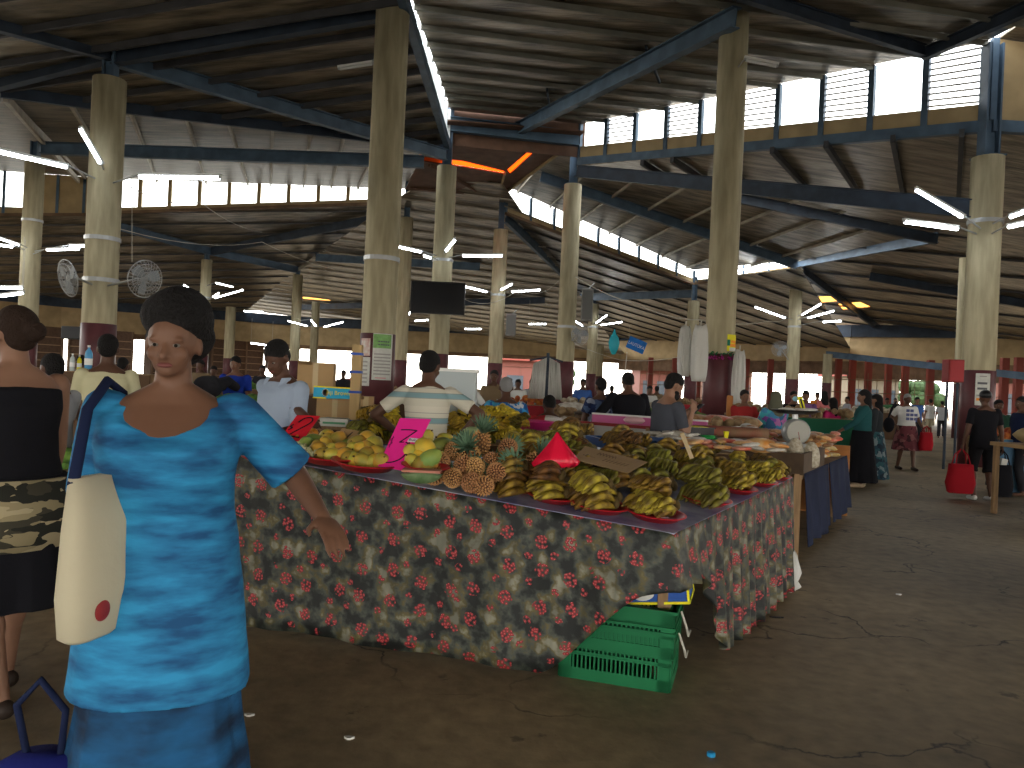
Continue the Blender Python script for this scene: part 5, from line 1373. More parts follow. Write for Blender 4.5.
# ------------------------------------------------------------------ price cards
def card(name, label, quad, m, strokes=(), ink=None, wd=.007, th=.003, cat='sign'):
    """quad: bottom-left, bottom-right, top-right, top-left as 3-D points"""
    q = [V(p) for p in quad]; c = sum(q, V())/4; q = [p-c for p in q]
    n_ = (q[1]-q[0]).cross(q[3]-q[0]).normalized()
    if n_.dot(c-V((0,0,EYE))) > 0: n_ = -n_
    t = thing(name, label, cat, c)
    b = MB(); b.add(q+[p-n_*th for p in q], [(0,1,2,3),(7,6,5,4),(0,4,5,1),(1,5,6,2),(2,6,7,3),(3,7,4,0)]); b.build('board', m, t)
    def P(u, v): return q[0]*(1-u)*(1-v)+q[1]*u*(1-v)+q[2]*u*v+q[3]*(1-u)*v
    for nm, mm, w_, lst in strokes:
        b = MB()
        for s_ in lst:
            pts = [P(*x)+n_*.0015 for x in s_]
            for i in range(len(pts)-1):
                d = (pts[i+1]-pts[i]); 
                if d.length < 1e-5: continue
                sd = d.normalized().cross(n_)*w_/2; e_ = d.normalized()*w_*.2
                b.add([pts[i]-sd-e_, pts[i+1]-sd+e_, pts[i+1]+sd+e_, pts[i]+sd-e_]+[x+n_*.0008 for x in (pts[i]-sd-e_, pts[i+1]-sd+e_, pts[i+1]+sd+e_, pts[i]+sd-e_)], [(0,3,2,1),(4,5,6,7),(0,1,5,4),(1,2,6,5),(2,3,7,6),(3,0,4,7)])
        b.build(nm, mm, t)
    return t, P, n_
M_PEN = mat('black_marker', (.012,.01,.015), .5)
M_PINK = mat('pink_card', (.95,.03,.33), .5)
circ = lambda cx, cy, rx, ry, n=12: [(cx+rx*math.cos(2*PI*k/n), cy+ry*math.sin(2*PI*k/n)) for k in range(n+1)]
t, P_, n_ = card('price_sign', 'bright pink price card reading 3.00 leaning on the fruit', [at(378,466,4.22), at(405,471,4.18), at(431,419,4.42), at(400,418,4.46)], M_PINK,
    [('numeral_three', M_PEN, .008, [curve2([(.22,.75),(.5,.76),(.74,.75)], 4), curve2([(.74,.75),(.55,.62),(.36,.50)], 4), curve2([(.36,.50),(.62,.50),(.76,.38),(.66,.2),(.36,.03+.07),(.1,.10),(.0+.04,.2)], 6)]),
     ('small_numeral', mat('thin_marker', (.12,.01,.05), .5), .004, [circ(.80,.36,.06,.045)]), ('small_numeral', mat('thin_marker', (.12,.01,.05), .5), .004, [circ(.93,.37,.05,.045)]), ('pen_line', mat('thin_marker', (.12,.01,.05), .5), .004, [curve2([(.74,.44),(.8,.44),(.98,.44)], 3)]), ('dollar_mark', mat('thin_marker', (.12,.01,.05), .5), .004, [curve2([(.10,.58),(.03,.53),(.12,.47),(.04,.42)], 4), [(.07,.61),(.09,.38)]])])
b = MB(); qq = [P_(*x)+n_*.003 for x in ((.60,.52),(.97,.52),(1.0,.60),(.62,.60))]; b.add(qq+[x+n_*.001 for x in qq], [(0,3,2,1),(4,5,6,7),(0,1,5,4),(1,2,6,5),(2,3,7,6),(3,0,4,7)]); b.build('white_sticker', M_WHITE, t)
ex = (P_(1,.5)-P_(0,.5)).normalized(); ey = n_.cross(ex).normalized(); Mr_ = Matrix((ex, ey, n_)).transposed()
text_obj('Bulou', .024, M_PEN, t, P_(.8,.56)+n_*.005, Mr_, 'sticker_lettering', .0003, sx=1.1)
card('price_sign', 'red card with a black numeral two standing behind the oranges', [at(278,441,4.72), at(302,441,4.68), at(320,416,4.85), at(297,415,4.88)], mat('red_card', (.62,.015,.03), .6),
    [('numeral_two', M_PEN, .010, [curve2([(.30,.72),(.45,.88),(.72,.9),(.84,.76),(.66,.55),(.35,.3),(.2,.16)], 6), [(.2,.16),(.45,.17),(.78,.13)], curve2([(.16,.62),(.08,.55),(.2,.5),(.1,.42)], 3)])])
M_CARD = mat('cardboard', (.42,.27,.13), .85, var=.15, vscale=4)
card('price_sign', 'small brown cardboard sign with a black one leaning behind the mangoes', [at(331,445,4.66), at(349,447,4.62), at(359,431,4.75), at(342,428,4.78)], M_CARD,
    [('numeral_one', M_PEN, .008, [[(.45,.1),(.7,.85)]]), ('small_marks', M_PEN, .005, [curve2([(.3,.8),(.15,.65),(.3,.45),(.15,.3)], 3)])])
card('price_sign', 'large flat cardboard sign lying on the bananas in the stall centre', [at(573,459,4.5), at(628,473,4.35), at(648,462,4.75), at(585,446,4.95)], M_CARD,
    [('faint_writing', mat('pencil', (.2,.12,.06), .8), .006, [curve2([(.28+.05*k,.62),(.30+.05*k,.8),(.33+.05*k,.62)], 3) for k in range(6)]+[[(.45+.06*k,.32),(.48+.06*k,.5)] for k in range(7)]+[[(.2,.4),(.3,.38)]])])
card('price_stick', 'pale wooden price stick standing up out of the bananas', [at(690,459,4.9), at(694,458,4.9), at(684,433,4.75), at(680,434,4.75)], mat('pale_card', (.55,.42,.25), .8), th=.008)

# ------------------------------------------------------------------ people in place
def loc_of(px, py, d, z=0): p = at(px, py, d); return (p.x, p.y, z)
def lt(loc, face, H, P, z0=0):
    """world point -> person's own standing coordinates"""
    q = Matrix.Rotation(-R(face), 3, 'Z') @ (V(P)-V((loc[0], loc[1], loc[2]))); s = H/1.7; return (q.x/s, q.y/s, q.z/s)
NAVY = cloth('navy_cloth', (.012,.018,.05)); BLACKC = cloth('black_cloth', (.01,.01,.013)); DARKC = cloth('dark_trousers', (.025,.025,.03))
WHITEC = cloth('white_cotton', (.62,.62,.6)); SKYB = cloth('pale_blue_shirt', (.34,.41,.52), var=.1, vscale=3)
SANDAL = mat('sandal', (.03,.02,.015), .6); WSHOE = mat('white_shoe', (.6,.6,.58), .5)
# woman in blue
lo = loc_of(176, 345, 2.45); F_, H_ = 196, 1.68
wl_ = at(322,517,2.38); wr_ = at(84,598,2.38)
wm, wi = person(lo, F_, 'woman in a bright blue printed tunic and long skirt striding past the camera', H_, 1.22, 'mid', 'afro', None, ('tunic', M_DRESS), ('long_skirt', mat('skirt_print', (.012,.10,.24), .8, bump=.3, bscale=10, col2=(.006,.02,.05), vscale=4, stretch=(1,1,2.5))), SANDAL,
    lean=3, hands=[lt(lo, F_, H_, wl_), lt(lo, F_, H_, wr_)], feet=[(-.10,.02,0),(.10,-.05,0)], head=(-8, 4), vox=.0062, elbow=[(-.4,-.6,-.4),(.3,-.9,0)], bust=.035, scoop=.10)
# tote bag on her shoulder
c = at(101, 556, 2.25); t = thing('tote_bag', 'cream tote bag hanging by a dark strap from the shoulder of the woman in blue', 'bag', c, R(78))
b = MB(); rings = []
for z, hx, hy in ((-.225,.11,.035),(-.21,.13,.05),(-.1,.14,.058),(.1,.135,.045),(.24,.13,.025)): rings.append([V((math.copysign(abs(math.cos(a))**.5, math.cos(a))*hx, math.copysign(abs(math.sin(a))**.7, math.sin(a))*hy, z)) for a in [2*PI*k/28 for k in range(28)]])
b.loft(rings).build('body', mat('cream_canvas', (.50,.45,.32), .85, bump=.3, bscale=8), t, True)
MB().ell((-.05,-.055,-.14), (.03,.006,.03)).build('red_print', M_RED, t)
Mt = Matrix.Rotation(-R(78), 3, 'Z'); sh = wi['sh'][1]
pts = [V((-.12,0,.22)), Mt @ (V(sh)+V((0,-.10,.0))-c), Mt @ (V(sh)+V((.02,-.03,.085))-c), Mt @ (V(sh)+V((.02,.06,.05))-c), V((.12,.04,.22))]
MB().tube(pts, .016, 8).build('strap', NAVY, t, True)
# woman in black vest
lo = loc_of(20, 350, 3.35); F_, H_ = 62, 1.72
CAMO = voro_mat('camo_wrap', [(.28,.23,.13),(.02,.02,.015),(.4,.33,.2),(.05,.045,.03)], 9, stretch=(1,1,2.6))
w2, w2i = person(lo, F_, 'woman in a black vest and patterned wrap walking away at the picture edge', H_, 1.12, 'light', 'bun', mat('hair_brown', (.025,.013,.008), .8, bump=.8, bscale=80), ('tank', BLACKC), ('skirt', BLACKC), SANDAL,
    lean=4, hands=[(-.30,.02,.82),(.24,.16,.84)], feet=[(-.08,-.1,0),(.10,.2,0)], head=(10,0), vox=.011, bust=.02)
rings = []
for z, e in ((.70,.03),(.80,.035),(.90,.035),(.99,.025)): rings.append([V((math.cos(a)*(.20+e)*1.1+.004*math.sin(a*7), math.sin(a)*(.165+e)*1.1, z*1.01)) for a in [2*PI*k/36 for k in range(36)]])
o = MB().loft(rings).build('patterned_wrap', CAMO, w2, True)
# navy bag at the lower picture edge
c = V(loc_of(40, 700, 2.35)); c.z = 0; c = V((c.x+.02, c.y, 0)); b = MB(); rings = []
for z, hx, hy in ((.0,.15,.10),(.02,.19,.13),(.14,.21,.14),(.26,.17,.10),(.31,.08,.05)): rings.append([V((math.cos(a)*hx*(1+.06*math.sin(5*a+z*9)), math.sin(a)*hy*(1+.05*math.cos(4*a)), z)) for a in [2*PI*k/26 for k in range(26)]])
t = thing('shopping_bag', 'deep blue cloth shopping bag low beside the woman in blue', 'bag', c)
b.loft(rings).build('body', cloth('royal_cloth', (.015,.02,.16)), t, True)
MB().tube([(-.05,0,.29),(-.09,0,.45),(-.02,0,.53),(.06,0,.44),(.05,0,.29)], .012, 6).build('handle', NAVY, t, True)

def P(px, d, face, label, py=None, **k):
    lo = loc_of(px, py or 365, d)
    hw = k.pop('hw', None); H_ = k.get('H', 1.68)
    if hw: k['hands'] = [lt(lo, face, H_, at(*h)) if h else None for h in hw]; k['hands'] = [h if h else ((-.26,.08,.82),(.26,.08,.82))[i] for i, h in enumerate(k['hands'])]
    return person(lo, face, label, **k)
YELT = cloth('cream_tshirt', (.55,.52,.33))
P(108, 6.4, 25, 'man in a cream T-shirt seen from behind beside the column with fans', py=350, H=1.74, top=('tshirt', YELT), bottom=('trousers', DARKC), vox=.014, hands=[(-.2,.3,1.0),(.2,.3,1.0)], skin='dark')
P(52, 5.4, 60, 'person in a grey T-shirt hidden behind the woman in black', py=370, H=1.55, top=('tshirt', cloth('grey_tshirt', (.3,.31,.33))), bottom=('trousers', DARKC), vox=.016, skin='dark', hands=[(-.15,.3,.9),(.2,.3,.95)])
# blue T-shirt vendor with lettering
vb, vi = P(237, 12, 180, 'vendor in a royal blue T-shirt standing behind trays of greens', py=365, H=1.72, g=1.1, top=('tshirt', cloth('royal_tshirt', (.015,.04,.3))), bottom=('trousers', DARKC), vox=.016, hands=[(-.2,.32,.98),(.2,.32,.98)], lean=6)
c = vi['U'](0,.155,1.24); text_obj('ISLAND', .11, WHITEC, vb, (0,0,0), Matrix.Identity(3)); tx = vb.children[-1]
tx.location = vb.matrix_world.inverted() @ c if False else V((0,.17,1.27)); tx.rotation_euler = (R(90), 0, R(180)); tx.scale = (1,1,1)
# pale blue shirt vendor
P(287, 5.45, 150, 'man in a pale blue collared shirt looking down behind the price cards', py=360, H=1.72, g=1.02, skin='dark', top=('shirt', SKYB), bottom=('trousers', DARKC), vox=.0095, lean=5, head=(8, 24), hw=[(262,436,5.1),(325,430,5.05)])
# striped polo
STR = stripe_mat('striped_polo', [(0,(.55,.52,.42)),(.30,(.30,.31,.28)),(.33,(.20,.32,.34)),(.52,(.25,.27,.25)),(.55,(.58,.54,.44)),(.72,(.32,.31,.27)),(.75,(.60,.56,.46))], .19, .03)
P(429, 5.9, 6, 'man in a striped polo shirt with his back turned, bending over the bananas', py=362, H=1.73, g=.98, skin='dark', top=('tshirt', STR), bottom=('trousers', DARKC), vox=.0095, lean=13, side=0, head=(-22, 10), hw=[(396,432,6.1),(459,438,6.0)], elbow=[(-.6,-.2,-.1),(.6,-.2,-.1)])
ALOHA = voro_mat('aloha_print', [(.02,.16,.42),(.03,.25,.55),(.45,.5,.55),(.02,.1,.3),(.05,.3,.5)], 16)
P(507, 8.8, 5, 'grey-haired man in a blue flowered shirt sitting with his back turned', py=392, H=1.7, g=1.1, hipz=.80, skin='dark', hair='short', hairm=HAIRG, top=('shirt', ALOHA), bottom=('trousers', DARKC), vox=.014, lean=12, head=(0,15), hands=[(-.2,.35,.95),(.2,.35,.95)], feet=[(-.12,.3,0),(.12,.3,0)])
# red and white back
RW = mat('red_white_shirt', (.6,.58,.55), .85); N, L, b = nodes_of(RW); tcn = N.new('ShaderNodeTexCoord'); sx_ = N.new('ShaderNodeSeparateXYZ'); L.new(tcn.outputs['Object'], sx_.inputs[0])
m_ = N.new('ShaderNodeMath'); m_.operation = 'LESS_THAN'; m_.inputs[1].default_value = -.03; L.new(sx_.outputs['X'], m_.inputs[0]); mx_ = N.new('ShaderNodeMixRGB'); mx_.inputs['Color1'].default_value = (.6,.57,.54,1); mx_.inputs['Color2'].default_value = (.5,.03,.04,1); L.new(m_.outputs[0], mx_.inputs['Fac']); L.new(mx_.outputs['Color'], b.inputs['Base Color'])
P(547, 8.6, -10, 'person in a red and white shirt bending forward beside the pink basin', py=400, H=1.66, g=1.1, hipz=.72, skin='dark', top=('tshirt', RW), bottom=('trousers', DARKC), vox=.014, lean=32, head=(20,20), hands=[(-.2,.45,.7),(.2,.45,.7)], feet=[(-.12,.25,0),(.12,.25,0)])
P(494, 14, 175, 'person in a brown shirt behind a thin pole near the middle column', py=380, H=1.72, skin='dark', top=('shirt', cloth('brown_shirt', (.17,.12,.07))), bottom=('trousers', DARKC), vox=.018)
P(472, 12.5, -60, 'person in a white shirt reaching out beside the striped polo shirt', py=385, H=1.6, skin='mid', top=('tshirt', WHITEC), bottom=('trousers', DARKC), vox=.018, hands=[(-.1,.4,1.2),(.2,.4,1.15)])
FLN = voro_mat('navy_flower_print', [(.012,.02,.07),(.012,.02,.07),(.25,.28,.35),(.015,.03,.1),(.06,.1,.2)], 14)
P(601, 10.2, 20, 'woman in a navy flowered dress with short hair, seen from behind', py=385, H=1.62, g=1.0, skin='dark', hair='short', top=('dress', FLN), vox=.015, hands=[(-.24,.15,.9),(.2,.3,1.0)])
P(631, 9.7, 4, 'broad man in a black shirt leaning forward, seen from behind', py=385, H=1.72, g=1.22, skin='dark', top=('long', BLACKC), bottom=('trousers', DARKC), vox=.014, lean=14, hands=[(-.42,.2,1.05),(.30,.3,.9)], head=(0,18))
GREYT = cloth('charcoal_tshirt', (.06,.065,.08))
P(667, 7.3, -68, 'bearded man in a charcoal T-shirt looking down at his phone', py=385, H=1.66, g=1.08, skin='light', hair='short', beard=True, top=('tshirt', GREYT), bottom=('trousers', DARKC), vox=.0105, lean=3, head=(-6,26), hw=[(688,411,7.3),(692,412,7.15)], elbow=[(0,-.6,-.8),(0,-.5,-.9)], fingers='grip')
c = at(697, 409, 7.2); t = thing('phone', 'dark phone held by the bearded man', 'phone', c, R(-70)); Mx = rot('X', 40)
bevel(MB().box((0,0,0), (.075,.15,.009), Mx).build('body', M_BLACK, t), .003); MB().box(Mx @ V((0,0,.006)), (.066,.135,.002), Mx).build('screen', mat('phone_glass', (.03,.035,.045), .1), t)
P(745, 12.3, 180, 'vendor in a red top facing us beside the tall maroon column', py=388, H=1.56, skin='mid', hair='bun', top=('tshirt', cloth('red_top', (.35,.03,.03))), bottom=('trousers', DARKC), vox=.017, hands=[(-.2,.35,.95),(.2,.3,.9)])
HS = voro_mat('violet_teal_print', [(.05,.2,.35),(.2,.06,.3),(.03,.1,.2),(.35,.12,.3),(.05,.3,.35)], 10)
P(776, 11.8, 10, 'woman with an olive headscarf and violet and teal shawl, seen from behind', py=392, H=1.55, g=1.15, skin='mid', hair='scarf', hairm=cloth('olive_scarf', (.10,.10,.07)), top=('long', HS), bottom=('skirt', DARKC), vox=.017, hands=[(-.2,.35,1.0),(.2,.35,1.0)])
mk, mi = P(794, 15.5, 180, 'vendor in black wearing a pale blue face mask', py=394, H=1.6, skin='mid', hair='bun', top=('tshirt', BLACKC), bottom=('trousers', DARKC), vox=.017)
MB().ell((0,0,0), (.06,.035,.05)).build('face_mask', cloth('mask_blue', (.25,.5,.6)), mk, True).location = (0,.09,1.46)
P(806, 16, 150, 'person with tied-back hair beside the masked vendor', py=394, H=1.62, skin='mid', hair='short', top=('tshirt', cloth('violet_t', (.2,.1,.25))), bottom=('trousers', DARKC), vox=.018)
P(833, 15, 20, 'woman with long black hair and a hot pink top, seen from behind', py=398, H=1.5, skin='mid', hair='long', top=('tshirt', cloth('hotpink', (.55,.03,.15))), bottom=('skirt', DARKC), vox=.018)
TEAL = cloth('dark_teal', (.02,.085,.09))
tw, ti = P(864, 13.2, 75, 'woman in a dark teal top and long black skirt browsing the stall', py=398, H=1.66, g=1.1, skin='mid', hair='long', top=('long', TEAL), bottom=('long_skirt', BLACKC), shoes=mat('sandal_tan', (.4,.3,.2), .6), vox=.015, hands=[(-.2,.35,1.0),(.18,.3,1.0)], feet=[(-.09,.03,0),(.09,-.02,0)])
CHK = voro_mat('checked_skirt', [(.02,.06,.09),(.2,.25,.27),(.015,.03,.05),(.03,.1,.12)], 13)
P(876, 13.9, 60, 'second woman in dark clothes with a blue checked long skirt', py=402, H=1.6, g=1.1, skin='mid', hair='long', top=('long', cloth('charcoal_top', (.03,.035,.04))), bottom=('long_skirt', CHK), vox=.016)
ww, wwi = P(907, 17, 182, 'woman in a white printed T-shirt walking towards us with a shoulder bag', py=410, H=1.66, g=1.12, skin='dark', hair='short', hairm=HAIRG, top=('tshirt', WHITEC), bottom=('skirt', voro_mat('red_skirt', [(.13,.03,.04),(.05,.015,.02),(.2,.08,.08)], 12)), shoes=SANDAL, vox=.016, feet=[(-.1,.2,0),(.1,-.1,0)], hands=[(-.33,.1,.95),(.27,.05,1.0)])
b = MB(); 
for i in range(3):
    for j in range(3):
        if (i, j) != (0, 0): b.box((-.09+.09*j, .0, .09-.09*i), (.07,.012,.06))
o = b.build('shirt_print', mat('grey_blue_print', (.10,.12,.25), .8), ww); o.location = (-.02,.168,1.22)
c = V(loc_of(889, 420, 16.9)); c.z = .98; t = thing('shoulder_bag', 'dark shoulder bag of the woman in the white T-shirt', 'bag', c)
b = MB(); b.ell((0,0,0), (.11,.14,.17), None, 16, 10); b.build('body', BLACKC, t, True); MB().tube([(-.02,0,.14),(.05,-.1,.42),(.14,-.02,.52),(.1,.12,.36),(0,.05,.14)], .015, 6).build('strap', BLACKC, t)
c = V(loc_of(926, 440, 16.7)); 
def carrier(c, w_, h_, d_, m, label, handle=.25, rz=0, name='shopping_bag'):
    t = thing(name, label, 'bag', c, rz); rings = []
    for z, k in ((0,.86),(.02,.95),(h_*.35,1.05),(h_*.75,.95),(h_,.85)): rings.append([V((math.copysign(abs(math.cos(a))**.6, math.cos(a))*w_/2*k*(1+.04*math.sin(6*a+z*20)), math.copysign(abs(math.sin(a))**.7, math.sin(a))*d_/2*k, z)) for a in [2*PI*q/24 for q in range(24)]])
    MB().loft(rings).build('body', m, t, True)
    for y in (-d_*.3, d_*.3): MB().tube([(-w_*.28,y,h_-.02),(-w_*.2,y*.5,h_+handle*.6),(0,0,h_+handle),(w_*.2,y*.5,h_+handle*.6),(w_*.28,y,h_-.02)], .01, 6).build('handle', m, t)
    return t
M_REDC = cloth('red_bag_cloth', (.32,.012,.02))
carrier(V((c.x, c.y, .46)), .28, .4, .15, M_REDC, 'small red bag carried by the woman in the white T-shirt', .14)
P(930, 34, 10, 'far shopper in a white shirt and pale shorts', py=412, H=1.66, skin='mid', top=('tshirt', WHITEC), bottom=('shorts', cloth('khaki', (.4,.36,.25))), vox=.024)
P(942, 33, -30, 'far shopper in dark trousers beside the slatted posts', py=412, H=1.6, skin='mid', top=('tshirt', cloth('grey_tshirt', (.3,.31,.33))), bottom=('trousers', DARKC), vox=.024)
mb_, mbi = P(984, 12.1, -5, 'man in a black cap, T-shirt and shorts holding bags, seen from behind', py=430, H=1.72, g=1.08, skin='dark', hair='cap', top=('tshirt', BLACKC), bottom=('shorts', cloth('black_shorts', (.012,.012,.014))), shoes=WSHOE, vox=.014, hands=[(-.30,.02,.82),(.30,.03,.82)], feet=[(-.11,.02,0),(.13,-.02,0)])
for i, (w_, h_, m_, l) in enumerate(((.42,.46,M_REDC,'big red shopping bag held by the man in the black cap'),(.34,.5,BLACKC,'black shopping bag held by the man in the black cap'))):
    hp = mbi['hands'][i]; carrier(V((hp.x, hp.y, hp.z-.70 if i == 0 else hp.z-.72)), w_, h_, .2, m_, l, .25)
hp = mbi['hands'][1]; t = thing('paper_roll', 'pale folded packet sticking out of the black shopping bag', 'packet', V((hp.x, hp.y-.02, hp.z-.30)), 0); MB().box((0,0,.05), (.1,.05,.26), rot('Y', 12), .7).build('folded_sheet', M_PAPER, t)
P(999, 13.6, 170, 'person with short hair facing us behind the man in the black cap', py=400, H=1.6, skin='dark', top=('tshirt', cloth('dark_green_top', (.02,.06,.04))), bottom=('trousers', DARKC), vox=.017)
P(1022, 13, 90, 'person at the picture edge behind the brown sacks', py=400, H=1.66, skin='dark', top=('tshirt', NAVY), bottom=('trousers', DARKC), vox=.018)
# far shoppers, small in the picture
FAR = [(302,24,20,'light','short','far shopper in a white shirt against the bright opening',WHITEC),(316,22,200,'dark','short','far shopper with dark hair near the thin far column',NAVY),(329,26,180,'mid','bun','far vendor in a red top in the bright opening',cloth('red_top',(.35,.03,.03))),
  (343,23,170,'dark','short','far shopper in dark clothes near the wooden post',DARKC),(352,27,10,'mid','bun','far shopper with red hair cover in the bright opening',cloth('pink_t',(.5,.15,.15))),(311,18,150,'mid','short','far vendor in a teal shirt behind the cardboard boxes',TEAL),
  (518,19,180,'dark','short','far vendor in white behind the red counter',WHITEC),(532,20,160,'dark','bun','far vendor in grey near the orange trays',cloth('grey_tshirt',(.3,.31,.33))),(510,26,20,'mid','short','far shopper in pale clothes beside the middle column',WHITEC),
  (583,20,170,'dark','short','far vendor in a blue shirt left of the flowered dress',cloth('midblue',(.05,.12,.35))),(612,24,10,'mid','short','far shopper between the flowered dress and the black shirt',NAVY),(650,21,190,'dark','short','far vendor in a white top left of the bearded man',WHITEC),(657,27,0,'dark','short','far shopper in brown beyond the bearded man',cloth('brown_shirt',(.17,.12,.07))),
  (818,26,180,'mid','bun','far shopper in orange beneath the fan column',cloth('orange_t',(.6,.2,.03))),(825,24,0,'dark','scarf','far shopper in a dark headscarf beside the pink top',cloth('pink_t',(.5,.15,.15))),(848,28,90,'mid','short','far shopper in grey left of the teal top',cloth('grey_tshirt',(.3,.31,.33))),
  (888,30,180,'dark','short','far shopper in green between the two women and the walking woman',cloth('green_t',(.06,.16,.07))),(896,36,150,'mid','short','far shopper in black beyond the walking woman',BLACKC),(918,27,180,'mid','short','far shopper in a blue shirt behind the shoulder of the walking woman',cloth('midblue',(.05,.12,.35))),
  (200,17,170,'dark','short','far vendor in brown behind the greens beside the blue dress',cloth('brown_shirt',(.17,.12,.07))),(213,16,190,'dark','short','far vendor in black leaning over the greens',BLACKC),(122,11,0,'dark','short','far person in blue beside the cream T-shirt',cloth('midblue',(.05,.12,.35))),(80,13,30,'dark','bun','far person in dark clothes at the bottle counter',NAVY),(262,19,180,'dark','short','far vendor in dark clothes behind the pale blue shirt',DARKC)]
for i, (px, d, f, sk, hr, l, m_) in enumerate(FAR):
    P(px, d, f, l, py=385, H=1.58+.03*(i % 5), skin=sk, hair=hr, top=('tshirt', m_), bottom=('trousers', DARKC), vox=.026, hands=[(-.22,.25,.95),(.22,.25,.95)] if i % 2 else None)

# ------------------------------------------------------------------ other stalls
def quad_plane(a, b_, c): return Plane(at(*a), at(*b_), at(*c))
def stall(label, px0, px1, d, depth, ztop, skirt, skew=0.0, topm=M_WOOD, thick=.05, d1=None, hem=.05, name='market_stall'):
    a, b_ = at(px0, 400, d), at(px1, 400, d1 or d); a.z = b_.z = 0; u = (b_-a).normalized(); l = (b_-a).length; ang = math.atan2(u.y, u.x); c = (a+b_)/2
    t = thing(name, label, 'stall', c, ang)
    MB().box((0, depth/2, ztop-thick/2), (l, depth, thick)).build('counter', topm, t)
    for x in (-l/2+.06, l/2-.06):
        for y in (.06, depth-.06): MB().box((x, y, (ztop-thick)/2), (.06,.06,ztop-thick)).build('leg', M_WOOD, t)
    if skirt:
        n = max(10, int(l*14)); b = MB(); r1, r2 = [], []
        for sgn in (0, 1):
            for z in (ztop-.01, hem): (r1 if z > .3 else r2).append([V((-l/2+l*k/n, -.015-.012*sgn+(0 if z > .3 else .02*math.sin(k*1.7)+.012*math.sin(k*.6)), z)) for k in range(n+1)])
        vs = r1[0]+r2[0]+r1[1]+r2[1]; m = n+1; fs = []
        for k in range(n): fs += [(k, m+k, m+k+1, k+1), (2*m+k, 2*m+k+1, 3*m+k+1, 3*m+k), (k, k+1, 2*m+k+1, 2*m+k), (m+k, 3*m+k, 3*m+k+1, m+k+1)]
        b.add(vs, fs).build('skirt', skirt, t, True)
    M = Matrix.Translation(c) @ Matrix.Rotation(ang, 4, 'Z')
    return t, (lambda x, y, dz=0: M @ V((x, y, ztop+dz))), l
BLUEC = cloth('slate_blue_cloth', (.024,.03,.06), var=.3, vscale=3); GREENC = cloth('green_counter_cloth', (.03,.16,.09)); REDCC = cloth('red_counter_cloth', (.35,.03,.04)); BRC = cloth('brown_counter', (.13,.08,.05))
BLPAT = voro_mat('blue_patterned_cloth', [(.03,.09,.2),(.15,.22,.3),(.02,.05,.12),(.08,.16,.25)], 12)
def pillow_bag(b, c, sx, sy, sz, rz=0, r=None):
    M = rot('Z', rz); rings = []
    for t_, k in ((-1,.25),(-.8,.75),(-.3,1),(.3,1),(.8,.75),(1,.25)): rings.append([V(c)+M @ V((t_*sx/2, math.cos(a)*sy/2*(.6+.4*k), math.sin(a)*sz/2*k+sz/2)) for a in [2*PI*q/10 for q in range(10)]])
    b.loft(rings)
# second aisle stall: packets, box tray, slate-blue drapes
S1, S2 = floor_at(799, 557), floor_at(843, 517); z1 = at(798, 481, S1.y).z; z2 = at(844, 450, S2.y).z
dv = (S2-S1).normalized(); lt_ = (S2-S1).length; inw = V((-dv.y, dv.x, 0)); ang = math.atan2(dv.y, dv.x)
t = thing('market_stall', 'snack stall beside the aisle with slate-blue drapes', 'stall', S1, ang); ztp = (z1+z2)/2
MB().box((lt_/2, 1.0, ztp-.03), (lt_, 2.0, .05)).build('counter', M_WOOD, t)
for x in (.05, lt_/2, lt_-.05):
    for y in (.1, 1.9): MB().box((x, y, ztp/2-.03), (.08,.08,ztp-.06)).build('leg', M_WOOD, t)
TS = lambda x, y, dz=0: S1+dv*x+inw*y+V((0,0,ztp+dz))
for x0, x1, hem, l in ((.0,.48*lt_,.10,'slate-blue drape on the near half of the snack stall'),(.5*lt_,lt_,.12,'slate-blue drape on the far half of the snack stall')):
    def pth(s_, x0=x0, x1=x1): q = S1+dv*(x0+(x1-x0)*s_); return V((q.x, q.y, ztp+.004)), -inw, x0+(x1-x0)*s_
    cloth_obj('stall_drape', l, [drape('c', '', pth, lambda s_, arc, hem=hem: hem+.02*math.sin(arc*5), lambda arc: .025*math.sin(arc*13)+.03, BLUEC, 40)], BLUEC, 'drape')
c = floor_at(793,557); t = MB().box((0,0,ztp/2), (.07,.07,ztp)).build('wooden_post', M_WOOD); t.location = c; tag(t, 'bare wooden post between the floral cloth and the slate-blue drape', 'post')
t = thing('partition_board', 'orange-brown upright board closing the far end of the snack stall', 'board', S2+dv*.15, ang); MB().box((.02,.45,.45), (.05,.95,.9)).build('panel', mat('orange_board', (.42,.17,.05), .7, var=.2), t)
# wooden tray and its noodle packets
t = thing('display_box', 'shallow dark wooden box of noodle packets on the snack stall', 'box', TS(.0,.0,0), ang)
for x, y, sx, sy in ((.55,.0,1.2,.03),(.55,.62,1.2,.03),(-.05,.31,.03,.65),(1.15,.31,.03,.65)): MB().box((x,y,.09), (sx,sy,.2)).build('side', mat('dark_wood', (.10,.065,.04), .7, var=.3), t)
MB().box((.55,.31,.02), (1.2,.62,.02)).build('base', M_WOOD, t)
PKM = [mat('pk_yellow', (.6,.42,.12), .3, col2=(.7,.62,.45), vscale=20), mat('pk_red', (.5,.08,.05), .3, col2=(.6,.3,.2), vscale=16), mat('pk_brown', (.28,.13,.06), .35, col2=(.42,.25,.12), vscale=20), mat('pk_white', (.62,.6,.55), .3, col2=(.4,.36,.3), vscale=12), mat('pk_orange', (.65,.28,.07), .3, col2=(.6,.4,.2), vscale=16)]
r = random.Random(21)
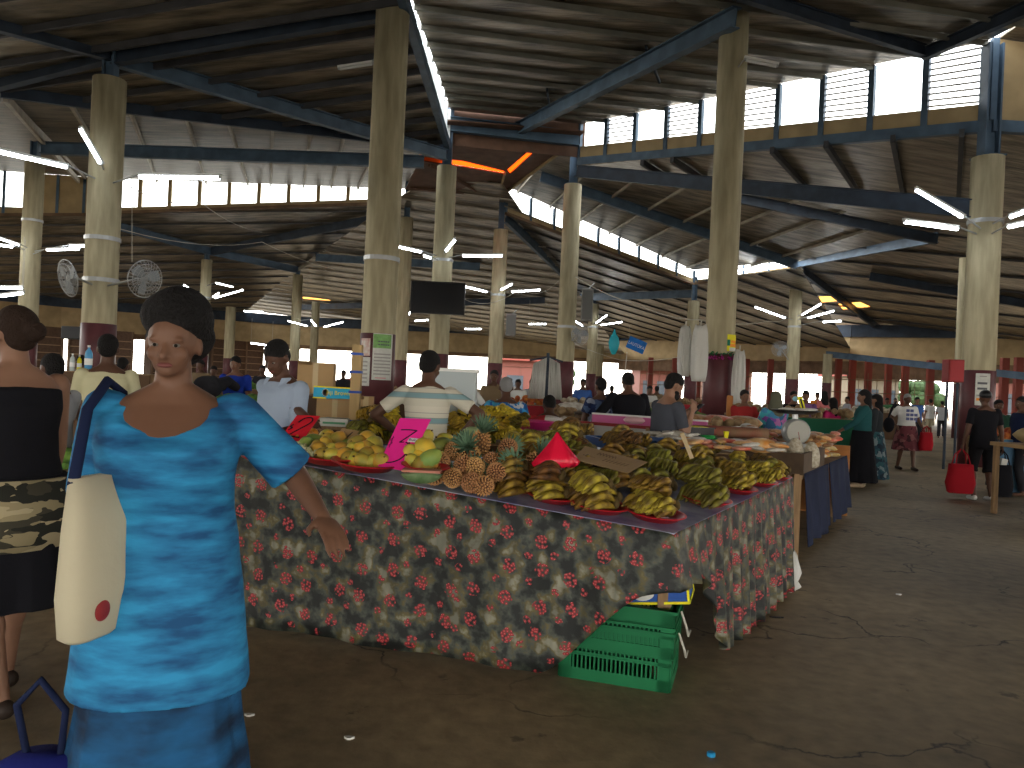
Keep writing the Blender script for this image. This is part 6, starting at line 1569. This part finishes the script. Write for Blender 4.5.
def packets(fn, xs, ys, n, sz, mats, label, group, h=.0, name='packet', sc=(.85,1.15), stack=1):
    protos = {}
    for k in range(n):
        m = r.choice(mats); x, y = r.uniform(*xs), r.uniform(*ys); p = fn(x, y, h+.9*sz[2]*(k*stack//n)); rz = R(r.uniform(-60,60))
        if m.name not in protos:
            b = MB(); pillow_bag(b, (0,0,0), *sz); o = b.build(name, m, None, True); o.location = p; o.rotation_euler = (0,0,rz); protos[m.name] = o; tag(o, label, 'packet' if name == 'packet' else name.replace('_',' '), group)
        else: dup(protos[m.name], p, (r.uniform(-.2,.2), r.uniform(-.2,.2), rz), r.uniform(*sc), label, group)
packets(TS, (.05,1.05), (.1,.55), 12, (.2,.12,.05), PKM[:1]+PKM[3:4], 'packet of yellow noodles in the shallow wooden box', 'noodle packets in the wooden box', .15)
packets(TS, (1.25,lt_-.1), (.05,.95), 110, (.17,.11,.055), PKM, 'snack packet in the rows on the far half of the snack stall', 'snack packets on the far half of the stall', .0, stack=6)
packets(TS, (1.2,lt_), (.9,1.9), 70, (.19,.12,.06), [PKM[3], PKM[2]], 'bag of white and brown snacks behind the scale', 'snack bags behind the scale', .0, stack=6)
packets(TS, (-.6,1.2), (.65,1.8), 80, (.17,.11,.045), [PKM[3], PKM[3], PKM[4], PKM[2], PKM[3], PKM[0]], 'flat clear packet lying in front of the scale', 'flat clear packets in front of the scale', .0, stack=4)
M_PEA = mat('peanut_bag', (.55,.5,.4), .35, col2=(.33,.28,.2), vscale=40, bump=.5, bscale=60)
for px, py, l in ((779,456,'clear bag of peanuts, first from the orange bag'),(795,452,'clear bag of peanuts in the middle below the scale'),(811,456,'clear bag of peanuts, last before the wooden tray of rolls')):
    c = at(px, py, 7.6); b = MB(); rg = []
    for z, k in ((-.11,.7),(-.09,.95),(0,1),(.07,.85),(.12,.5),(.14,.25)): rg.append([V((math.cos(a)*.085*k, math.sin(a)*.075*k, z)) for a in [2*PI*q/16 for q in range(16)]])
    b.loft(rg); o = b.build('peanut_bag', M_PEA, None, True); o.location = c; tag(o, l, 'bag')
c = at(760, 446, 7.3); b = MB(); pillow_bag(b, (0,0,-.07), .30, .2, .15, 10); o = b.build('snack_bag', mat('orange_crisps', (.6,.25,.05), .3, col2=(.7,.5,.25), vscale=8), None, True); o.location = c; tag(o, 'large bag of orange crisps beside the peanut bags', 'bag')
c = at(730, 432, 7.6); b = MB(); b.loft([[V((x, math.cos(a)*.09, math.sin(a)*.055)) for a in [2*PI*q/14 for q in range(14)]] for x in (-.36,-.3,0,.25,.36)]); o = b.build('rolled_mat', mat('brown_roll', (.2,.115,.065), .7, col2=(.26,.06,.04), vscale=4), None, True); o.location = c; o.rotation_euler = (0,0,R(-6)); tag(o, 'long brown and red wrapped roll lying behind the snack packets', 'roll')
# dial scale
c = at(794, 443, 7.9); t = thing('kitchen_scale', 'round dial scale with a wide dark pan on the snack stall', 'scale', c)
b = MB(); b.lathe((0,-.03,.12), [(.0,-.06),(.125,-.06),(.13,-.05),(.13,.06),(.0,.06)], 28, rot('X', 90)); b.build('housing', M_STEEL, t, True)
MB().lathe((0,-.095,.12), [(.0,0),(.115,0),(.115,.006),(.0,.006)], 28, rot('X', 90)).build('dial', mat('dial_face', (.32,.31,.27), .4), t)
MB().beam((0,-.104,.12), (.02,-.104,.03), .008, .004).build('needle', M_RED, t)
MB().box((0,0,-.02), (.22,.2,.04), None, 1.1).build('base', M_STEEL, t)
MB().lathe((0,0,.30), [(.0,.0),(.17,.0),(.24,.035),(.245,.04),(.17,.012),(.0,.012)], 28, caps=False).build('pan', M_BLACK, t, True); MB().tube([(0,0,.22),(0,0,.30)], .03, 8).build('stem', M_STEEL, t)
packets(lambda x, y, dz=0: c+V((x, y, .32+dz)), (-.12,.12), (-.05,.08), 3, (.2,.12,.04), [PKM[3]], 'white packet lying on the scale pan', 'packets on the scale pan')
# little things between scale and bananas
for px, py, d, sz, m, l, nm in ((726,438,7.0,(.05,.05,.12),M_YEL,'small yellow plastic stand on the snack stall','plastic_stand'),(708,437,7.1,(.16,.1,.03),mat('bright_green',(.02,.35,.07),.4),'small bright green dish beside the yellow stand','dish'),(639,441,7.0,(.07,.07,.16),mat('brown_jar',(.3,.18,.08),.5),'brown paper bag standing beside the white fish tray','paper_bag')):
    b = MB(); k_ = sz[0]/2; b.lathe((0,0,-sz[2]/2), [(k_*.9,0),(k_,.01),(k_*.7,sz[2]*.5),(k_*1.05,sz[2])], 14); o = b.build(nm, m, None, True); o.location = at(px, py, d); tag(o, l, nm.replace('_',' '))
def tray_box(label, px, py, d, w_, dp, h_, m, rz=0, name='plastic_tray'):
    t = thing(name, label, 'tray', at(px, py, d), R(rz))
    MB().box((0,0,-h_/2), (w_,dp,.015)).build('base', m, t)
    for x, y, sx, sy in ((0,-dp/2,w_,.015),(0,dp/2,w_,.015),(-w_/2,0,.015,dp),(w_/2,0,.015,dp)): MB().box((x,y,0), (sx+.015,sy+.002,h_)).build('side', m, t)
    MB().box((0,-dp/2-.01,h_/2), (w_+.04,.03,.012)).build('rim', m, t); return t
tray_box('long blue plastic tray beyond the cardboard sign', 622, 443, 6.9, .50, .5, .09, mat('blue_plastic', (.03,.10,.32), .35), 12)
tray_box('second blue plastic tray holding pale dried goods', 668, 441, 6.9, .40, .45, .08, mat('blue_plastic', (.03,.10,.32), .35), 20)
tray_box('black-sided tray with a yellow top layer beside the price stick', 689, 432, 7.3, .34, .3, .10, M_BLACK, 10)
b = MB(); 
c = at(689, 427.5, 7.3); o = MB().box((0,0,0), (.3,.26,.03)).build('yellow_sweets', M_YEL); o.location = c; tag(o, 'flat layer of yellow sweets on the black-sided tray', 'sweets', kind='stuff')
packets(lambda x, y, dz=0: at(664, 438, 6.9)+V((x, y, dz)), (-.2,.2), (-.15,.2), 12, (.2,.1,.03), [PKM[3]], 'pale dried goods packet in the second blue tray', 'pale packets in the second blue tray', stack=2)
packets(lambda x, y, dz=0: at(722, 449, 6.5)+V((x, y, dz)), (-.4,.5), (-.15,.35), 32, (.16,.10,.04), [PKM[3], PKM[3], PKM[4], PKM[1]], 'flat packet between the price stick and the orange crisps', 'flat packets beyond the bananas', stack=2)
# support table under those
pT = at(650, 450, 6.6)
t, fn, l = stall('plain wooden table carrying the blue trays and packets', 585, 740, 6.55, 1.1, 1.0-.02, BRC, d1=6.75)
# pink-rimmed display case
PINKP = mat('pink_panel', (.55,.12,.30), .4); CL = mat('clear_case', (.45,.45,.42), .15)
a, b_ = at(572,400,9.2), at(690,400,8.3)
c = (a+b_)/2; c.z = 0; ll = (b_-a).length; an = math.atan2(b_.y-a.y, b_.x-a.x)
t = thing('display_case', 'long pink-lined display case with red edging in mid-stall', 'display case', c, an)
MB().box((0,.2,.42), (ll,.7,.84)).build('base', BRC, t)
MB().box((0,-.15,.98), (ll,.02,.20)).build('front_pane', CL, t)
MB().box((0,-.16,1.09), (ll,.03,.035)).build('red_edge', M_RED, t); MB().box((0,-.16,.87), (ll,.03,.03)).build('red_edge', M_RED, t)
MB().box((0,.5,1.07), (ll,.03,.20)).build('back_panel', PINKP, t); MB().box((0,.5,1.18), (ll,.05,.02)).build('white_lip', M_WHITE, t)
for k in range(5): MB().box((-ll/2+.05+k*(ll-.1)/4,-.16,.98), (.04,.04,.22)).build('divider', M_WOOD, t)
MB().box((0,.18,.86), (ll-.04,.6,.02)).build('shelf', PINKP, t)
MC = Matrix.Translation(c) @ Matrix.Rotation(an, 4, 'Z')
packets(lambda x, y, dz=0: MC @ V((x, y, .88+dz)), (-ll/2+.15, ll/2-.15), (0,.35), 14, (.16,.12,.08), [PKM[2], PKM[3]], 'small packet inside the pink-lined display case', 'packets in the pink-lined case')
t = thing('basin', 'pink plastic basin beside the red and white shirt', 'basin', at(534, 425, 8.0)); MB().lathe((0,0,-.05), [(.0,0),(.16,0),(.24,.09),(.25,.095),(.23,.095),(.15,.012),(.0,.012)], 26, caps=False).build('bowl', mat('basin_pink', (.6,.03,.2), .35), t, True)
c = at(533,436,8.0); t2, fn, l = stall('low counter holding the pink basin', 495, 560, 7.8, .7, c.z+.02, BRC)
o = MB(); pillow_bag(o, (0,0,0), .22,.14,.08); o = o.build('plastic_bag', mat('pale_pink_bag', (.6,.35,.38), .4), None, True); o.location = at(664-30, 424, 8.3); tag(o, 'pale pink plastic bundle on the edge of the display case', 'bag')

# yellow bananas on the vendor's inner counter
YB = [(362,392,430,6.7,34,'on the patterned blue counter beside the wooden post','yellow bananas beside the wooden post'),(452,478,425,7.0,26,'beyond the arm of the man in the striped shirt','yellow bananas beyond the striped shirt'),(478,522,428,7.0,30,'in front of the blue flowered shirt','yellow bananas in front of the flowered shirt')]
t, fn, l = stall('inner banana counter covered in patterned blue cloth', 296, 392, 6.5, .8, at(340,441,6.5).z, BLPAT)
t, fn, l = stall('inner counter under the ripe yellow bananas', 440, 528, 6.75, .8, at(480,444,6.75).z, BRC)
for x0, x1, py, d, n, where, grp in YB:
    for k in range(n):
        lay = k*4//n; px = rnd.uniform(x0+lay*2, x1-lay*2); c = at(px, 441 if x0 < 400 else 442, d+rnd.uniform(-.12,.25)); 
        tgt = .02+.065*lay
        put_hand(M_BANY if rnd.random() < (.55 if x0 < 400 else .9) else M_BANG, c+V((0,0,tgt)), rnd.uniform(0,360), rnd.uniform(-25,25), rnd.uniform(.9,1.1), 'hand of yellow bananas '+where, grp, rnd.uniform(-25,25))
# cardboard boxes, wooden post with straps and blue sign
t = thing('wooden_post', 'square timber post with blue straps, leaning beside the posters', 'post', (at(354,420,6.9).x, 6.9, 0))
hh = at(358,345,6.9).z; MB().beam((0,0,0), (at(358,345,6.9).x-at(354,420,6.9).x, 0, hh), .085, .085, V((0,1,0))).build('post', mat('new_timber', (.48,.33,.15), .7, var=.2, vscale=3, stretch=(5,5,.5)), t)
for py in (354,372,392,421):
    c = at(357.5-(py-345)*.05, py, 6.9)-V((at(354,420,6.9).x, 6.9, 0)); MB().box(c, (.10,.10,.022)).build('strap', mat('blue_strap', (.03,.08,.4), .5), t)
for px, py, d, sx, sy, sz, l in ((317,372+6,7.6,.34,.3,.3,'cardboard box standing behind the shoulder of the pale blue shirt'),(336,408,7.5,.34,.3,.30,'open cardboard box below the blue and yellow sign'),(366,409,7.3,.14,.2,.24,'narrow cardboard carton right of the timber post')):
    t = thing('cardboard_box', l, 'box', at(px, py, d), R(8)); MB().box((0,0,0), (sx,sy,sz)).build('body', M_CARD, t)
    MB().box((-sx*.3,-sy/2-.04,sz/2-.01), (sx*.35,.1,.006), rot('X', -20)).build('flap', M_CARD, t); MB().box((0,-sy/2-.001,0), (.05,.004,sz)).build('tape', mat('tape', (.5,.38,.2), .3), t)
t = thing('carton', 'pale flat carton with a green band on the inner counter', 'box', at(337, 422, 6.9), R(-3)); MB().box((0,0,0), (.25,.2,.07)).build('body', M_PAPER, t); MB().box((0,-.102,-.005), (.2,.003,.018)).build('green_band', mat('green_band', (.1,.3,.15), .6), t)
t, fn, l = stall('shelf counter behind the inner stall carrying cardboard boxes', 300, 372, 7.3, .6, at(335,425,7.3).z, None)
t, P_, n_ = card('sign_board', 'turquoise and yellow printed sign strip in front of the cardboard boxes', [at(313,398,7.2), at(350,399,7.2), at(350,388,7.2), at(314,386,7.2)], mat('turquoise', (.02,.38,.62), .5),
    [('yellow_border', M_YEL, .012, [[(.0,.97),(1,.97)], [(.0,.05),(.35,.03)]]), ('white_badge', M_WHITE, .03, [circ(.33,.5,.05,.18), circ(.33,.5,.02,.06)]), ('badge_mark', M_PEN, .008, [[(.28,.5),(.38,.5)], [(.33,.3),(.33,.7)]])])
ex = (P_(1,.5)-P_(0,.5)).normalized(); ey = n_.cross(ex).normalized(); text_obj('Fiji Brown', .055, M_YEL, t, P_(.68,.48)+n_*.004, Matrix((ex, ey, n_)).transposed(), 'sign_lettering', .0003, sx=1.0)
# sacks hung on the tall column, white cloth screen
M_SACK = mat('white_sack', (.55,.54,.5), .8, bump=.8, bscale=5, stretch=(3,3,.6))
def sackbag(px0, px1, py0, py1, d, label, seed=0, fold=9):
    a, b_ = at(px0, py1, d), at(px1, py0, d); w_, h_ = abs(b_.x-a.x), abs(b_.z-a.z); c = V(((a.x+b_.x)/2, d, (a.z+b_.z)/2)); rg = []
    for i in range(9):
        t_ = i/8; k = (.86+.14*math.sin(PI*min(1,t_*1.2)))*(1 if t_ > .05 else .9)*(1 if t_ < .93 else .75)
        rg.append([V((math.copysign(abs(math.cos(a_))**.6, math.cos(a_))*w_/2*k*(1+.05*math.sin(fold*a_+seed)), math.sin(a_)*.16*k*(1+.12*math.sin(fold*a_+seed)), -h_/2+h_*t_+.03*math.sin(3*a_+seed)*(t_ > .9))) for a_ in [2*PI*q/60 for q in range(60)]])
    t = thing('hanging_sack', label, 'sack', c); MB().loft(rg).build('body', M_SACK, t, True); MB().tube([(0,0,h_/2-.02),(.02,.05,h_/2+.12)], .015, 6).build('tie', M_WIRE, t); return t
sackbag(677, 692, 327, 376, 16.8, 'bundle of long white strips hung beside the sack on the tall column', 1, 14)
sackbag(690, 709, 326, 381, 16.4, 'white woven sack hung on the tall column', 4, 4)
sackbag(731, 746, 351, 404, 17.2, 'pale hanging sack on the aisle side of the tall column', 2, 11)
t = thing('cloth_screen', 'white cloth draped over a frame in front of the column with dark base', 'screen', V((at(546,400,15).x, 15, 0)))
zt_, zb_ = at(546,357,15).z, at(546,399,15).z; x0, x1 = at(529,380,15).x-at(546,400,15).x, at(562,380,15).x-at(546,400,15).x
for s_, xa, xb in ((0,x0,-.03),(1,.03,x1)):
    b = MB(); n = 24; vs = []
    for off in (0,.01):
        for z, kk in ((zt_,.8),(zb_,1.05)): vs += [V(((xa+(xb-xa)*k/n)*kk, off+.04*math.sin(k*1.9+s_)*(1 if z == zb_ else .4)-.1, z-(.0 if z == zb_ else .12*abs((xa+(xb-xa)*k/n)/x1)))) for k in range(n+1)]
    m = n+1; fs = []
    for k in range(n): fs += [(k,k+1,m+k+1,m+k), (2*m+k,3*m+k,3*m+k+1,2*m+k+1), (k,2*m+k,2*m+k+1,k+1), (m+k,m+k+1,3*m+k+1,3*m+k)]
    b.add(vs, fs).build('cloth_panel', M_SACK, t, True)
MB().tube([(0,0,0),(0,0,zt_+.08)], .03, 8).build('pole', M_DARKBEAM, t); MB().tube([(x0,0,zt_-.08),(0,0,zt_),(x1,0,zt_-.08)], .02, 8).build('crossbar', M_DARKBEAM, t)
MB().lathe((0,0,0), [(.25,0),(.25,.05),(.04,.08)], 14).build('base', M_CONC, t)
# rows of stalls filling the hall
r = random.Random(5)
G_LEAF = mat('market_greens', (.16,.30,.05), .7, col2=(.06,.14,.03), vscale=20); 
def greens(fn, l, label, m=G_LEAF, n=None, dp=.8, hh=.14):
    b = MB(); n = n or int(l*16)
    for k in range(n): b.ell(fn(r.uniform(-l/2+.1, l/2-.1), r.uniform(.1, dp-.1), r.uniform(.02,hh)), (r.uniform(.05,.11), r.uniform(.05,.1), r.uniform(.04,.09)), None, 7, 5)
    o = b.build('vegetable_heap', m, None, True); return tag(o, label, 'vegetables', kind='stuff')
G2 = mat('heap_orange', (.6,.22,.04), .6, col2=(.4,.05,.03), vscale=12); G3 = mat('heap_pale', (.5,.47,.36), .6, col2=(.3,.22,.14), vscale=10); G4 = mat('heap_brown', (.22,.13,.07), .7, col2=(.35,.25,.13), vscale=12)
STL = [(178,276,11.0,.9,.98,BLUEC,'greens stall in front of the royal blue T-shirt',G_LEAF),(150,262,15.5,.9,1.15,BRC,'long greens stall further behind the royal blue T-shirt',G_LEAF),
 (48,150,8.6,.7,1.42,BRC,'dark counter with bottles beside the column with fans',None),(20,104,5.0,.8,.80,BRC,'low produce counter between the two walking women',G_LEAF),
 (300,352,17,.9,1.05,BRC,'crowded stall in the bright opening beyond the boxes',G3),(352,430,20,.9,1.1,BRC,'stall behind the timber post',G4),
 (500,556,16,.9,1.08,REDCC,'red-fronted stall with orange produce beyond the flowered shirt',G2),(545,600,12,.9,1.02,BRC,'brown stall behind the white cloth screen',G4),
 (572,640,13.5,.9,1.05,BRC,'stall with pale produce left of the black shirt',G3),(640,712,12.5,.9,1.0,BRC,'stall with green tubs behind the bearded man',G_LEAF),
 (705,768,10.2,.9,1.0,BRC,'brown counter right behind the red top vendor',G4),(738,862,14.5,.9,1.12,GREENC,'green-fronted stall in front of the masked vendor',G4),
 (780,880,20,.9,1.05,GREENC,'second green stall further down the aisle',G3),(560,660,19,.9,1.05,BRC,'far stall behind the flowered dress',G3),(430,500,22,.9,1.1,BRC,'far stall between the striped shirt and the middle column',G3),
 (610,760,25,.9,1.1,REDCC,'far red-fronted stall beyond the sacks',G4),(800,900,29,.9,1.05,BRC,'far stall on the aisle beyond the teal top',G3),(240,330,25,.9,1.1,BRC,'far stall under the bright opening',G3),(100,200,21,.9,1.1,BRC,'far stall behind the head of the woman in blue',G4)]
for x0, x1, d, dp, zt2, sk, l, gm in STL:
    t, fn, ln = stall(l, x0, x1, d, dp, zt2, sk)
    if gm: greens(fn, ln, 'loose produce spread on the '+' '.join(l.split()[:9]), gm, min(140, int(ln*22)), dp)
# goods one can count on the nearer ones
c = at(88,377,8.7); 
def bottle(px, py, d, h_, m, label, capm=M_WHITE):
    t = thing('bottle', label, 'bottle', at(px, py, d)); k = h_/.4
    MB().lathe((0,0,0), [(.0,0),(.05*k,0),(.055*k,.01),(.055*k,.26*k),(.045*k,.31*k),(.018*k,.35*k),(.018*k,.38*k)], 16).build('body', m, t, True); MB().lathe((0,0,.375*k), [(.022*k,0),(.022*k,.03*k)], 12).build('cap', capm, t); MB().lathe((0,0,.1*k), [(.0565*k,0),(.0565*k,.1*k)], 16, caps=False).build('label_band', M_WHITE, t)
bottle(88, 371.5, 8.9, .30, mat('bottle_blue', (.08,.3,.55), .2), 'tall blue-labelled water bottle on the dark counter')
bottle(72, 371, 8.9, .2, mat('bottle_clear', (.45,.5,.5), .2), 'short pale bottle on the dark counter')
bottle(79, 371, 9.0, .18, M_YEL, 'small yellow bottle on the dark counter')
for px, d, zf, m, l in ((574,12.2,1.1,PKM[3],'white sack of goods on the brown stall'),(700,10.5,1.05,PKM[2],'brown sack on the brown counter'),(723,10.5,1.05,PKM[1],'red printed sack on the brown counter'),(750,10.6,1.05,PKM[2],'tan sack at the far end of the brown counter')):
    c = at(px, 400, d); b = MB(); pillow_bag(b, (0,0,0), .5,.35,.2, 5); o = b.build('goods_sack', m, None, True); o.location = (c.x, c.y+.3, zf-.05); tag(o, l, 'sack')
for px, py, d, w_, h_, m, l in ((455,405,7.35,.40,.66,mat('plastic_sheet_pale', (.4,.45,.46), .3),'pale plastic-wrapped crate behind the striped shirt'),(728,440,12.9,.1,1.5,mat('orange_board', (.42,.17,.05), .7),'upright orange board among the vendors')):
    c = at(px, py, d); t = thing('wrapped_crate' if w_ > .2 else 'upright_board', l, 'crate' if w_ > .2 else 'board', c); bevel(MB().box((0,0,0), (w_,.06 if w_ < .2 else .35,h_)).build('body', m, t), .02)
    if w_ > .2: MB().box((0,0,h_/2), (w_+.03,.38,.03)).build('lid', M_WHITE, t)
card('price_sign', 'small yellow price card sticking up before the masked vendor', [at(802,411,13.5), at(806,410,13.5), at(802,396,13.5), at(797,397,13.5)], M_YEL, [('numeral', M_PEN, .03, [[(.45,.2),(.55,.8)]])])
# stall at the right edge with sacks
a = floor_at(1004, 512); 
t, fn, l = stall('stall with a floral cloth and brown sacks across the aisle', 1052, 1140, 9.6, 1.2, 1.0, voro_mat('dull_floral', [(.06,.04,.035),(.12,.05,.05),(.03,.03,.03),(.16,.12,.09)], 12), topm=M_CARD)
b = MB(); pillow_bag(b, (0,0,0), .7,.45,.26); o = b.build('goods_sack', mat('jute', (.35,.26,.13), .9), None, True); o.location = fn(-.25,.5,0); tag(o, 'plump brown jute sack on the stall across the aisle', 'sack')
t, fn, l = stall('stall with a blue cloth behind the man in the black cap', 1000, 1060, 13.0, 1.0, .95, cloth('faded_blue', (.08,.16,.25)), topm=M_CARD)
greens(fn, l, 'red and green goods on the stall behind the man in the black cap', G2, 30)
# litter on the floor
for px, py, m, l, nm in ((711,756,mat('blue_lid', (.02,.25,.5), .4),'tiny blue plastic scrap lying on the floor','plastic_scrap'),(349,739,M_PAPER,'scrap of pale paper on the floor','paper_scrap'),(249,716,M_PAPER,'white crumb of paper near the blue tunic','paper_scrap'),(899,595,M_PAPER,'small white scrap on the aisle floor','paper_scrap'),(777,618,M_BLACK,'dark twisted rag at the hem of the floral cloth','rag')):
    c = floor_at(px, py); b = MB()
    if nm == 'plastic_scrap': b.lathe((0,0,0), [(.018,0),(.018,.012),(.014,.016)], 12)
    else: b.loft([[V((math.cos(a_)*.02*(1+.4*math.sin(3*a_))*(2.2 if nm == 'rag' else 1), math.sin(a_)*.012, z)) for a_ in [2*PI*q/10 for q in range(10)]] for z in (0,.008)])
    o = b.build(nm, m); o.location = (c.x, c.y, .001); tag(o, l, 'litter')

# ------------------------------------------------------------------ freeze remeshed bodies and lettering into plain meshes
dg = bpy.context.evaluated_depsgraph_get(); done = []
for o, na in PENDING: done.append((o, na, bpy.data.meshes.new_from_object(o.evaluated_get(dg))))
texts = [(o, bpy.data.meshes.new_from_object(o.evaluated_get(dg))) for o in list(SC.objects) if o.type == 'FONT']
for o, na, me2 in done:
    m_ = o.data.materials[0]; o.modifiers.clear(); o.data = me2
    me2.materials.clear(); me2.materials.append(m_)
    if na:
        n_ = len(me2.vertices); co = [0.0]*(3*n_); no = [0.0]*(3*n_); me2.vertices.foreach_get('co', co); me2.vertices.foreach_get('normal', no)
        for i in range(n_):
            k = noise.noise(V(co[3*i:3*i+3])*9)*na
            for j in range(3): co[3*i+j] += no[3*i+j]*k
        me2.vertices.foreach_set('co', co); me2.update()
for o, me2 in texts:
    k = bpy.data.objects.new('lettering', me2); COL.objects.link(k)
    if not me2.materials: me2.materials.append(o.data.materials[0])
    k.parent = o.parent; k.matrix_parent_inverse = o.matrix_parent_inverse.copy(); k.location = o.location; k.rotation_euler = o.rotation_euler; k.scale = o.scale
    bpy.data.objects.remove(o)
